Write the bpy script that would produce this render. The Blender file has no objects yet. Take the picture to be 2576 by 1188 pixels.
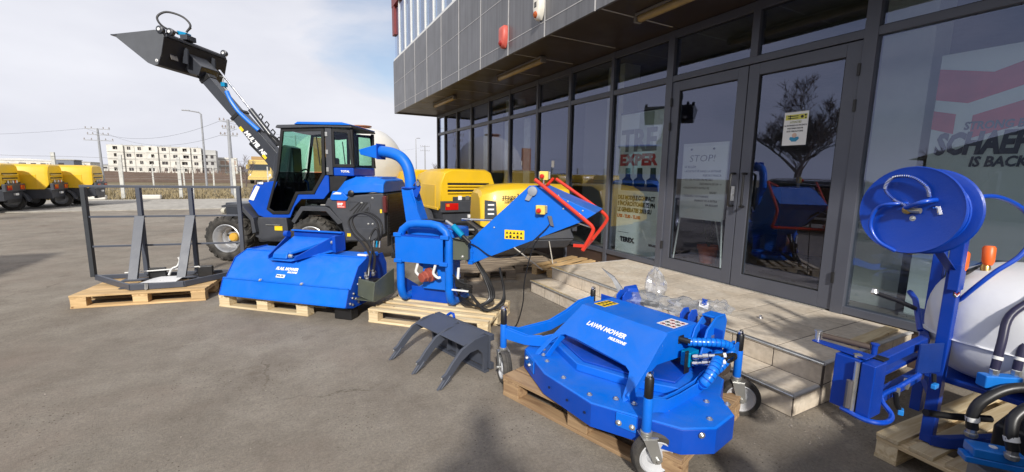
import bpy, math, random
from mathutils import Vector, Matrix, noise
R = math.radians
random.seed(7)
S = bpy.context.scene
COL = S.collection

# ------------------------------------------------------------------ camera
YAW, PITCH, ROLL = R(28.271), R(8.1426), R(0.9936)
fw = Vector((math.sin(YAW)*math.cos(PITCH), math.cos(YAW)*math.cos(PITCH), -math.sin(PITCH)))
rt = Vector((math.cos(YAW), -math.sin(YAW), 0)); up = rt.cross(fw)
r2 = rt*math.cos(ROLL) + up*math.sin(ROLL); u2 = -rt*math.sin(ROLL) + up*math.cos(ROLL)
cam_d = bpy.data.cameras.new('camera'); cam = bpy.data.objects.new('camera', cam_d); COL.objects.link(cam)
cam_d.sensor_width = 36; cam_d.lens = 14.933; cam_d.clip_start = .05; cam_d.clip_end = 3000
cam.matrix_world = Matrix(((r2.x, u2.x, -fw.x, 0), (r2.y, u2.y, -fw.y, 0), (r2.z, u2.z, -fw.z, 1.5), (0, 0, 0, 1)))
S.camera = cam

# ------------------------------------------------------------------ sky and sun
SUN_AZ, SUN_EL = R(204.8), R(31)          # azimuth clockwise from +Y towards +X
w = bpy.data.worlds.new('World'); S.world = w; w.use_nodes = True
nt = w.node_tree; nt.nodes.clear(); N = nt.nodes.new; L = nt.links.new
sky = N('ShaderNodeTexSky'); sky.sky_type = 'NISHITA'; sky.sun_disc = False
sky.sun_elevation = SUN_EL; sky.sun_rotation = SUN_AZ; sky.air_density = 1.0; sky.dust_density = 1.6; sky.ozone_density = 1.5
b1 = N('ShaderNodeBackground'); b1.inputs[1].default_value = .14; L(sky.outputs[0], b1.inputs[0])
tc = N('ShaderNodeTexCoord'); mp = N('ShaderNodeMapping'); mp.inputs['Scale'].default_value = (1, 1, 2.6); mp.inputs['Location'].default_value = (.3, .15, 0)
L(tc.outputs['Generated'], mp.inputs[0])
n1 = N('ShaderNodeTexNoise'); n1.inputs['Scale'].default_value = 2.1; n1.inputs['Detail'].default_value = 7; n1.inputs['Roughness'].default_value = .55; n1.inputs['Distortion'].default_value = .35
L(mp.outputs[0], n1.inputs[0])
cr = N('ShaderNodeValToRGB'); cr.color_ramp.elements[0].position = .40; cr.color_ramp.elements[1].position = .66
cr.color_ramp.elements[0].color = (.25, .25, .25, 1)
L(n1.outputs[0], cr.inputs[0])
# haze towards the horizon hides the blue
sp = N('ShaderNodeSeparateXYZ'); L(tc.outputs['Generated'], sp.inputs[0])
hz = N('ShaderNodeMapRange'); hz.inputs['From Min'].default_value = .08; hz.inputs['From Max'].default_value = .26; hz.inputs['To Min'].default_value = 1; hz.inputs['To Max'].default_value = 0
L(sp.outputs[2], hz.inputs[0])
# two breaks in the cloud where the blue shows
def patch(d, lo, hi):
    v = N('ShaderNodeVectorMath'); v.operation = 'DOT_PRODUCT'; nv = N('ShaderNodeVectorMath'); nv.operation = 'NORMALIZE'; L(tc.outputs['Generated'], nv.inputs[0])
    L(nv.outputs[0], v.inputs[0]); v.inputs[1].default_value = Vector(d).normalized()
    r = N('ShaderNodeMapRange'); r.interpolation_type = 'SMOOTHSTEP'; r.inputs['From Min'].default_value = lo; r.inputs['From Max'].default_value = hi; r.inputs['To Min'].default_value = .30; r.inputs['To Max'].default_value = .02
    L(v.outputs['Value'], r.inputs[0]); return r
pa = patch((.20, .93, .29), .972, 1.0); pb = patch((-.90, .30, .20), .90, .995)
mn = N('ShaderNodeMath'); mn.operation = 'MINIMUM'; L(pa.outputs[0], mn.inputs[0]); L(pb.outputs[0], mn.inputs[1])
adn = N('ShaderNodeMath'); adn.operation = 'ADD'; L(n1.outputs[0], adn.inputs[0]); L(mn.outputs[0], adn.inputs[1])
L(adn.outputs[0], cr.inputs[0])
hz.inputs['From Min'].default_value = .03; hz.inputs['From Max'].default_value = .2
mx = N('ShaderNodeMath'); mx.operation = 'MAXIMUM'; L(cr.outputs[0], mx.inputs[0]); L(hz.outputs[0], mx.inputs[1])
n2 = N('ShaderNodeTexNoise'); n2.inputs['Scale'].default_value = 3.2; n2.inputs['Detail'].default_value = 8; L(mp.outputs[0], n2.inputs[0])
c2 = N('ShaderNodeValToRGB'); c2.color_ramp.elements[0].position = .3; c2.color_ramp.elements[1].position = .68
c2.color_ramp.elements[0].color = (.74, .755, .84, 1); c2.color_ramp.elements[1].color = (.88, .89, .96, 1)
L(n2.outputs[0], c2.inputs[0])
b2 = N('ShaderNodeBackground'); b2.inputs[1].default_value = 1.0; L(c2.outputs[0], b2.inputs[0])
ms = N('ShaderNodeMixShader'); L(mx.outputs[0], ms.inputs[0]); L(b1.outputs[0], ms.inputs[1]); L(b2.outputs[0], ms.inputs[2])
wo = N('ShaderNodeOutputWorld'); L(ms.outputs[0], wo.inputs[0])

sd = bpy.data.lights.new('sun', 'SUN'); sun = bpy.data.objects.new('sun', sd); COL.objects.link(sun)
sd.energy = 4.6; sd.angle = R(3); sd.color = (1, .955, .88)
sdir = Vector((math.sin(SUN_AZ)*math.cos(SUN_EL), math.cos(SUN_AZ)*math.cos(SUN_EL), math.sin(SUN_EL)))
sun.rotation_euler = sdir.to_track_quat('Z', 'Y').to_euler(); sun.location = (-10, -20, 20)
S.view_settings.view_transform = 'Standard'; S.view_settings.look = 'None'; S.view_settings.exposure = 0; S.view_settings.gamma = 1
S.view_settings.use_curve_mapping = False
S.render.engine = 'CYCLES'
try:
    S.cycles.max_bounces = 8; S.cycles.transparent_max_bounces = 16; S.cycles.glossy_bounces = 4; S.cycles.caustics_reflective = False; S.cycles.caustics_refractive = False
except Exception: pass

# ------------------------------------------------------------------ materials
MATS = {}
def newmat(name):
    m = bpy.data.materials.new(name); m.use_nodes = True
    return m, m.node_tree.nodes, m.node_tree.links, m.node_tree.nodes['Principled BSDF']
def ramp(nodes, stops):
    c = nodes.new('ShaderNodeValToRGB'); e = c.color_ramp.elements
    e[0].position, e[0].color = stops[0][0], (*stops[0][1], 1)
    e[1].position, e[1].color = stops[-1][0], (*stops[-1][1], 1)
    for p, col in stops[1:-1]:
        k = e.new(p); k.color = (*col, 1)
    return c
def mul(c, k): return tuple(min(1, x*k) for x in c)
def surf(name, col, rough=.5, metal=0, var=.12, scale=8, bump=.0, bscale=60, coat=0, detail=5, rvar=.1, spec=.5, dust=0, streak=0):
    """general painted / plastic / metal surface: slight mottling, uneven gloss, fine relief"""
    if name in MATS: return MATS[name]
    m, n, l, p = newmat(name)
    t = n.new('ShaderNodeTexCoord'); ns = n.new('ShaderNodeTexNoise'); ns.inputs['Scale'].default_value = scale; ns.inputs['Detail'].default_value = detail
    l.new(t.outputs['Object'], ns.inputs[0])
    r = ramp(n, [(.3, mul(col, 1-var)), (.7, mul(col, 1+var))]); l.new(ns.outputs[0], r.inputs[0])
    last = r.outputs[0]
    if streak:      # rain marks running down the sheet
        mp = n.new('ShaderNodeMapping'); mp.inputs['Scale'].default_value = (14, 14, .55); l.new(t.outputs['Object'], mp.inputs[0])
        sn = n.new('ShaderNodeTexNoise'); sn.inputs['Scale'].default_value = 1; sn.inputs['Detail'].default_value = 5; l.new(mp.outputs[0], sn.inputs[0])
        sr = ramp(n, [(.42, (1, 1, 1)), (.68, (1-streak, 1-streak, 1-streak))]); l.new(sn.outputs[0], sr.inputs[0])
        k = n.new('ShaderNodeMixRGB'); k.blend_type = 'MULTIPLY'; k.inputs[0].default_value = 1; l.new(last, k.inputs[1]); l.new(sr.outputs[0], k.inputs[2]); last = k.outputs[0]
    if dust:        # settled yard dust: more on faces that look up, patchy, with wiped marks
        ge = n.new('ShaderNodeNewGeometry'); se = n.new('ShaderNodeSeparateXYZ'); l.new(ge.outputs['Normal'], se.inputs[0])
        um = n.new('ShaderNodeMapRange'); um.inputs['From Min'].default_value = -.3; um.inputs['From Max'].default_value = 1; um.inputs['To Min'].default_value = .25; um.inputs['To Max'].default_value = 1; l.new(se.outputs[2], um.inputs[0])
        dn = n.new('ShaderNodeTexNoise'); dn.inputs['Scale'].default_value = 5; dn.inputs['Detail'].default_value = 8; dn.inputs['Roughness'].default_value = .7; dn.inputs['Distortion'].default_value = .6; l.new(ge.outputs['Position'], dn.inputs[0])
        dr = n.new('ShaderNodeMapRange'); dr.inputs['From Min'].default_value = .40; dr.inputs['From Max'].default_value = .72; dr.inputs['To Max'].default_value = dust; l.new(dn.outputs[0], dr.inputs[0])
        dm = n.new('ShaderNodeMath'); dm.operation = 'MULTIPLY'; l.new(um.outputs[0], dm.inputs[0]); l.new(dr.outputs[0], dm.inputs[1])
        k = n.new('ShaderNodeMixRGB'); l.new(dm.outputs[0], k.inputs[0]); l.new(last, k.inputs[1]); k.inputs[2].default_value = (.34, .30, .25, 1); last = k.outputs[0]
    l.new(last, p.inputs['Base Color'])
    p.inputs['Metallic'].default_value = metal
    mr = n.new('ShaderNodeMapRange'); mr.inputs['To Min'].default_value = max(.02, rough-rvar); mr.inputs['To Max'].default_value = min(1, rough+rvar)
    n3 = n.new('ShaderNodeTexNoise'); n3.inputs['Scale'].default_value = scale*2.3; n3.inputs['Detail'].default_value = 6; l.new(t.outputs['Object'], n3.inputs[0])
    l.new(n3.outputs[0], mr.inputs[0]); l.new(mr.outputs[0], p.inputs['Roughness'])
    p.inputs['Specular IOR Level'].default_value = spec
    if coat: p.inputs['Coat Weight'].default_value = coat; p.inputs['Coat Roughness'].default_value = .12
    if bump:
        n4 = n.new('ShaderNodeTexNoise'); n4.inputs['Scale'].default_value = bscale; n4.inputs['Detail'].default_value = 4; l.new(t.outputs['Object'], n4.inputs[0])
        bp = n.new('ShaderNodeBump'); bp.inputs['Strength'].default_value = bump; bp.inputs['Distance'].default_value = .01
        l.new(n4.outputs[0], bp.inputs['Height']); l.new(bp.outputs[0], p.inputs['Normal'])
    MATS[name] = m
    return m
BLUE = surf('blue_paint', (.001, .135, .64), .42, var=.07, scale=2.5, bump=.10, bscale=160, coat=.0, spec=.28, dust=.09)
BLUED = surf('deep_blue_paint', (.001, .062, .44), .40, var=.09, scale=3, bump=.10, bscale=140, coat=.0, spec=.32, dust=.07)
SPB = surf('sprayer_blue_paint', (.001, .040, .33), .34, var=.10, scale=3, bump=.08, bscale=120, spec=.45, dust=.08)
BLUEH = surf('blue_plastic', (.004, .16, .66), .3, var=.05, coat=.2)
YEL = surf('yellow_plastic', (.74, .46, .012), .38, var=.06, scale=2, bump=.05, bscale=60, coat=.1, dust=.10)
BLK = surf('black_plastic', (.012, .012, .013), .42, var=.3)
TINE = surf('grey_painted_steel', (.060, .068, .090), .42, var=.1, scale=4, bump=.06)
DGR = surf('dark_grey_plastic', (.040, .044, .055), .5, var=.12, scale=5, bump=.15, bscale=260, dust=.10)
ARM = surf('dark_grey_enamel', (.036, .040, .05), .36, var=.1, scale=4, coat=.2)
RUB = surf('tyre_rubber', (.022, .021, .02), .72, var=.25, scale=9, bump=.2, bscale=120, dust=.45)
HOSE = surf('hose_rubber', (.013, .013, .014), .38, var=.2)
RIM = surf('silver_rim', (.50, .51, .53), .4, metal=.5, var=.06)
ZINC = surf('zinc_steel', (.62, .62, .60), .3, metal=.85, var=.1, scale=20)
CHR = surf('chrome', (.8, .8, .82), .12, metal=1, var=.03)
BRASS = surf('brass', (.5, .34, .12), .3, metal=.9)
FRAME = surf('facade_aluminium', (.088, .094, .118), .42, var=.05, scale=3, bump=.03, metal=.1)
GASK = surf('gasket_rubber', (.012, .012, .014), .7)
RED = surf('red_paint', (.62, .035, .015), .35, var=.08, coat=.2)
ORG = surf('orange_plastic', (.8, .13, .02), .4)
WHT = surf('white_plastic', (.72, .72, .70), .4, var=.05)
TANKM = surf('translucent_white_plastic', (.70, .71, .74), .38, var=.05, scale=3, bump=.1, bscale=30)
WPAPER = surf('white_paper', (.75, .75, .73), .7, var=.03)
DIRTW = surf('weathered_white', (.62, .60, .55), .8, var=.15, scale=.6)
LENS = surf('red_lens', (.5, .01, .008), .15, coat=.5)
YST = surf('yellow_sticker', (.85, .58, .02), .4, var=.04)
BLKP = surf('black_print', (.015, .015, .015), .5)
WHP = surf('white_print', (.8, .8, .8), .45, var=.02)
GRP = surf('grey_print', (.10, .11, .16), .6)
REDP = surf('red_print', (.52, .045, .04), .55)
OLIVE = surf('olive_guard', (.075, .085, .062), .4, var=.1, coat=.1)
CYAN = surf('cyan_anodised', (.0, .26, .50), .3, metal=.3)
POST = surf('concrete_post', (.5, .5, .47), .85, var=.2, scale=6)
STEELP = surf('galvanised_pole', (.33, .34, .36), .5, metal=.3)

def wood(name, a, b, stretch):
    m, n, l, p = newmat(name)
    t = n.new('ShaderNodeTexCoord'); oi = n.new('ShaderNodeObjectInfo')
    ad = n.new('ShaderNodeVectorMath'); ad.operation = 'ADD'
    cx_ = n.new('ShaderNodeCombineXYZ'); mu = n.new('ShaderNodeMath'); mu.operation = 'MULTIPLY'; mu.inputs[1].default_value = 37
    l.new(oi.outputs['Random'], mu.inputs[0]); l.new(mu.outputs[0], cx_.inputs[0]); l.new(mu.outputs[0], cx_.inputs[1])
    l.new(t.outputs['Object'], ad.inputs[0]); l.new(cx_.outputs[0], ad.inputs[1])
    mp = n.new('ShaderNodeMapping'); mp.inputs['Scale'].default_value = stretch; l.new(ad.outputs[0], mp.inputs[0])
    ns = n.new('ShaderNodeTexNoise'); ns.inputs['Scale'].default_value = 1; ns.inputs['Detail'].default_value = 6; ns.inputs['Distortion'].default_value = .6; l.new(mp.outputs[0], ns.inputs[0])
    c = ramp(n, [(.28, a), (.5, mul(tuple((x+y)/2 for x, y in zip(a, b)), 1)), (.72, b)]); l.new(ns.outputs[0], c.inputs[0])
    # knots and soiling
    v = n.new('ShaderNodeTexVoronoi'); v.inputs['Scale'].default_value = 4.2; l.new(ad.outputs[0], v.inputs[0])
    vr = ramp(n, [(.02, (.25, .13, .06)), (.075, (1, 1, 1))]); l.new(v.outputs['Distance'], vr.inputs[0])
    mm = n.new('ShaderNodeMixRGB'); mm.blend_type = 'MULTIPLY'; mm.inputs[0].default_value = .8; l.new(c.outputs[0], mm.inputs[1]); l.new(vr.outputs[0], mm.inputs[2])
    hs = n.new('ShaderNodeHueSaturation'); mr = n.new('ShaderNodeMapRange'); mr.inputs['To Min'].default_value = .78; mr.inputs['To Max'].default_value = 1.15
    l.new(oi.outputs['Random'], mr.inputs[0]); l.new(mr.outputs[0], hs.inputs['Value']); l.new(mm.outputs[0], hs.inputs['Color'])
    l.new(hs.outputs[0], p.inputs['Base Color']); p.inputs['Roughness'].default_value = .75
    bp = n.new('ShaderNodeBump'); bp.inputs['Strength'].default_value = .35; bp.inputs['Distance'].default_value = .004; l.new(ns.outputs[0], bp.inputs['Height']); l.new(bp.outputs[0], p.inputs['Normal'])
    return m
WNEW = wood('fresh_pine', (.50, .36, .19), (.78, .66, .44), (3, 34, 34))
WOLD = wood('worn_pine', (.22, .13, .07), (.46, .31, .17), (3, 30, 30))
WGREY = wood('weathered_pine', (.16, .12, .09), (.36, .29, .21), (3, 30, 30))
WTAN = wood('tan_pine', (.40, .25, .11), (.68, .48, .25), (3, 32, 32))

def asphalt():
    m, n, l, p = newmat('worn_asphalt')
    t = n.new('ShaderNodeTexCoord')
    def no(s, d=5, r=.6, dist=0):
        x = n.new('ShaderNodeTexNoise'); x.inputs['Scale'].default_value = s; x.inputs['Detail'].default_value = d; x.inputs['Roughness'].default_value = r; x.inputs['Distortion'].default_value = dist
        l.new(t.outputs['Object'], x.inputs[0]); return x
    a = no(.35, 6, .6, .4); b = no(2.3, 8, .65); c = no(60, 4, .7); d = no(190, 3, .7)
    ra = ramp(n, [(.32, (.188, .168, .143)), (.5, (.238, .213, .182)), (.68, (.285, .259, .224))]); l.new(a.outputs[0], ra.inputs[0])
    rb = ramp(n, [(.3, (.78, .75, .72)), (.7, (1.14, 1.14, 1.12))]); l.new(b.outputs[0], rb.inputs[0])
    rc = ramp(n, [(.32, (.78, .78, .78)), (.5, (.99, .99, .99)), (.66, (1.2, 1.18, 1.15))]); l.new(c.outputs[0], rc.inputs[0])
    rd = ramp(n, [(.3, (.82, .82, .82)), (.72, (1.18, 1.18, 1.18))]); l.new(d.outputs[0], rd.inputs[0])
    def mix(x, y, f=1.0, mode='MULTIPLY'):
        k = n.new('ShaderNodeMixRGB'); k.blend_type = mode; k.inputs[0].default_value = f
        l.new(x, k.inputs[1]); l.new(y, k.inputs[2]); return k.outputs[0]
    col = mix(mix(mix(ra.outputs[0], rb.outputs[0]), rc.outputs[0], .85), rd.outputs[0], .7)
    e_ = no(13, 6, .7); re_ = ramp(n, [(.30, (.74, .73, .72)), (.5, (1, 1, 1)), (.72, (1.2, 1.19, 1.17))]); l.new(e_.outputs[0], re_.inputs[0]); col = mix(col, re_.outputs[0], .45)
    # dark crumbs and pale stones
    v = n.new('ShaderNodeTexVoronoi'); v.inputs['Scale'].default_value = 34; l.new(t.outputs['Object'], v.inputs[0])
    v.inputs['Randomness'].default_value = 1
    vr = ramp(n, [(.10, (.30, .26, .24)), (.20, (1, 1, 1))]); l.new(v.outputs['Distance'], vr.inputs[0])
    nn = no(1.1, 3); nr = ramp(n, [(.46, (0, 0, 0)), (.6, (1, 1, 1))]); l.new(nn.outputs[0], nr.inputs[0])
    k = n.new('ShaderNodeMixRGB'); k.blend_type = 'MULTIPLY'; l.new(nr.outputs[0], k.inputs[0]); l.new(col, k.inputs[1]); l.new(vr.outputs[0], k.inputs[2])
    # reddish dust
    du = no(.8, 5, .6); dr = ramp(n, [(.5, (0, 0, 0)), (.72, (.5, .5, .5))]); l.new(du.outputs[0], dr.inputs[0])
    k2 = n.new('ShaderNodeMixRGB'); l.new(dr.outputs[0], k2.inputs[0]); l.new(k.outputs[0], k2.inputs[1]); k2.inputs[2].default_value = (.24, .19, .155, 1)
    # hairline cracks and dark oil stains
    wv = n.new('ShaderNodeTexVoronoi'); wv.feature = 'DISTANCE_TO_EDGE'; wv.inputs['Scale'].default_value = .55
    wn = no(1.6, 6, .7); wa = n.new('ShaderNodeMixRGB'); wa.blend_type = 'ADD'; wa.inputs[0].default_value = .55; l.new(t.outputs['Object'], wa.inputs[1]); l.new(wn.outputs['Color'], wa.inputs[2]); l.new(wa.outputs[0], wv.inputs[0])
    wr = ramp(n, [(.0015, (.45, .43, .4)), (.006, (1, 1, 1))]); l.new(wv.outputs['Distance'], wr.inputs[0])
    wm = no(.5, 3); wq = ramp(n, [(.52, (0, 0, 0)), (.60, (.8, .8, .8))]); l.new(wm.outputs[0], wq.inputs[0])
    k3 = n.new('ShaderNodeMixRGB'); k3.blend_type = 'MULTIPLY'; l.new(wq.outputs[0], k3.inputs[0]); l.new(k2.outputs[0], k3.inputs[1]); l.new(wr.outputs[0], k3.inputs[2])
    so = no(1.9, 4, .55, .3); sr = ramp(n, [(.64, (1, 1, 1)), (.75, (.62, .58, .55))]); l.new(so.outputs[0], sr.inputs[0])
    k4 = n.new('ShaderNodeMixRGB'); k4.blend_type = 'MULTIPLY'; k4.inputs[0].default_value = .8; l.new(k3.outputs[0], k4.inputs[1]); l.new(sr.outputs[0], k4.inputs[2])
    l.new(k4.outputs[0], p.inputs['Base Color']); p.inputs['Roughness'].default_value = .88; p.inputs['Specular IOR Level'].default_value = .25
    bp = n.new('ShaderNodeBump'); bp.inputs['Strength'].default_value = .6; bp.inputs['Distance'].default_value = .007
    s = n.new('ShaderNodeMath'); s.operation = 'ADD'; l.new(c.outputs[0], s.inputs[0]); l.new(d.outputs[0], s.inputs[1]); l.new(s.outputs[0], bp.inputs['Height']); l.new(bp.outputs[0], p.inputs['Normal'])
    return m
ASPH = asphalt()
def ground_mat(name, stops, scale, bump=.5, s2=9):
    m, n, l, p = newmat(name); t = n.new('ShaderNodeTexCoord')
    a = n.new('ShaderNodeTexNoise'); a.inputs['Scale'].default_value = scale; a.inputs['Detail'].default_value = 9; a.inputs['Roughness'].default_value = .7; l.new(t.outputs['Object'], a.inputs[0])
    c = ramp(n, stops); l.new(a.outputs[0], c.inputs[0])
    b = n.new('ShaderNodeTexNoise'); b.inputs['Scale'].default_value = scale*s2; b.inputs['Detail'].default_value = 6; l.new(t.outputs['Object'], b.inputs[0])
    r = ramp(n, [(.3, (.75,)*3), (.7, (1.2,)*3)]); l.new(b.outputs[0], r.inputs[0])
    k = n.new('ShaderNodeMixRGB'); k.blend_type = 'MULTIPLY'; k.inputs[0].default_value = 1; l.new(c.outputs[0], k.inputs[1]); l.new(r.outputs[0], k.inputs[2])
    l.new(k.outputs[0], p.inputs['Base Color']); p.inputs['Roughness'].default_value = .95; p.inputs['Specular IOR Level'].default_value = .15
    bp = n.new('ShaderNodeBump'); bp.inputs['Strength'].default_value = bump; bp.inputs['Distance'].default_value = .03; l.new(b.outputs[0], bp.inputs['Height']); l.new(bp.outputs[0], p.inputs['Normal'])
    return m
FIELD = ground_mat('dry_field', [(.3, (.10, .08, .05)), (.5, (.19, .155, .095)), (.7, (.27, .23, .15))], .25)
SOIL = ground_mat('turned_soil', [(.3, (.10, .065, .045)), (.7, (.18, .125, .09))], .2)
ROADM = ground_mat('pale_concrete_road', [(.3, (.30, .28, .25)), (.7, (.42, .40, .36))], .5, .2)
def tile_mat():
    m, n, l, p = newmat('beige_tile'); t = n.new('ShaderNodeTexCoord'); oi = n.new('ShaderNodeObjectInfo')
    g = n.new('ShaderNodeNewGeometry')
    a = n.new('ShaderNodeTexNoise'); a.inputs['Scale'].default_value = 3.2; a.inputs['Detail'].default_value = 8; a.inputs['Roughness'].default_value = .65; a.inputs['Distortion'].default_value = .5; l.new(g.outputs['Position'], a.inputs[0])
    c = ramp(n, [(.3, (.56, .475, .37)), (.5, (.67, .585, .475)), (.68, (.74, .665, .56))]); l.new(a.outputs[0], c.inputs[0])
    hs = n.new('ShaderNodeHueSaturation'); mr = n.new('ShaderNodeMapRange'); mr.inputs['To Min'].default_value = .84; mr.inputs['To Max'].default_value = 1.05
    l.new(oi.outputs['Random'], mr.inputs[0]); l.new(mr.outputs[0], hs.inputs['Value']); l.new(c.outputs[0], hs.inputs['Color'])
    # scuffs
    b = n.new('ShaderNodeTexNoise'); b.inputs['Scale'].default_value = 26; b.inputs['Detail'].default_value = 5; l.new(g.outputs['Position'], b.inputs[0])
    r = ramp(n, [(.35, (.8, .79, .78)), (.6, (1.05, 1.05, 1.05))]); l.new(b.outputs[0], r.inputs[0])
    k = n.new('ShaderNodeMixRGB'); k.blend_type = 'MULTIPLY'; k.inputs[0].default_value = .7; l.new(hs.outputs[0], k.inputs[1]); l.new(r.outputs[0], k.inputs[2])
    l.new(k.outputs[0], p.inputs['Base Color']); p.inputs['Roughness'].default_value = .45
    return m
TILE = tile_mat()
GROUT = surf('grout', (.12, .10, .085), .9)
PANEL = surf('grey_composite_panel', (.145, .145, .152), .42, var=.10, scale=1.5, metal=.25, coat=.1, streak=.28)
SOFF = surf('brown_soffit', (.036, .024, .018), .4, var=.15, scale=1.2)
TRIM = surf('pale_trim', (.45, .44, .43), .45)
BROWNP = surf('brown_plinth', (.055, .035, .03), .5)

def glass(name, ior=2.25, tint=(.82, .86, .87), rough=0.0):
    m = bpy.data.materials.new(name); m.use_nodes = True; nt = m.node_tree; nt.nodes.clear(); n = nt.nodes.new; l = nt.links.new
    f = n('ShaderNodeFresnel'); f.inputs[0].default_value = ior
    ge = n('ShaderNodeNewGeometry'); inv = n('ShaderNodeMath'); inv.operation = 'SUBTRACT'; inv.inputs[0].default_value = 1; l(ge.outputs['Backfacing'], inv.inputs[1])
    fm_ = n('ShaderNodeMath'); fm_.operation = 'MULTIPLY'; l(f.outputs[0], fm_.inputs[0]); l(inv.outputs[0], fm_.inputs[1])
    t = n('ShaderNodeBsdfTransparent'); t.inputs[0].default_value = (*tint, 1)
    g = n('ShaderNodeBsdfGlossy'); g.inputs[0].default_value = (.66, .72, 1.0, 1); g.inputs['Roughness'].default_value = rough
    x = n('ShaderNodeMixShader'); o = n('ShaderNodeOutputMaterial')
    l(fm_.outputs[0], x.inputs[0]); l(t.outputs[0], x.inputs[1]); l(g.outputs[0], x.inputs[2]); l(x.outputs[0], o.inputs[0])
    return m
GLASS = glass('facade_glass')
CABG = glass('cab_glass', 1.5, (.72, .88, .82))
def film():
    m = glass('clear_film', 2.6, (.90, .91, .93), .10); nt = m.node_tree; n = nt.nodes.new; l = nt.links.new
    out = [x for x in nt.nodes if x.type == 'OUTPUT_MATERIAL'][0]; prev = out.inputs[0].links[0].from_socket
    d = n('ShaderNodeBsdfDiffuse'); d.inputs[0].default_value = (.75, .77, .8, 1); x = n('ShaderNodeMixShader'); x.inputs[0].default_value = .13; l(prev, x.inputs[1]); l(d.outputs[0], x.inputs[2]); l(x.outputs[0], out.inputs[0])
    for q in nt.nodes:
        if q.type == 'BSDF_GLOSSY': q.inputs[0].default_value = (1, 1, 1, 1)
    return m
FILM = film()
LAMPG = surf('dusty_lamp_cover', (.34, .24, .10), .4)

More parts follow.
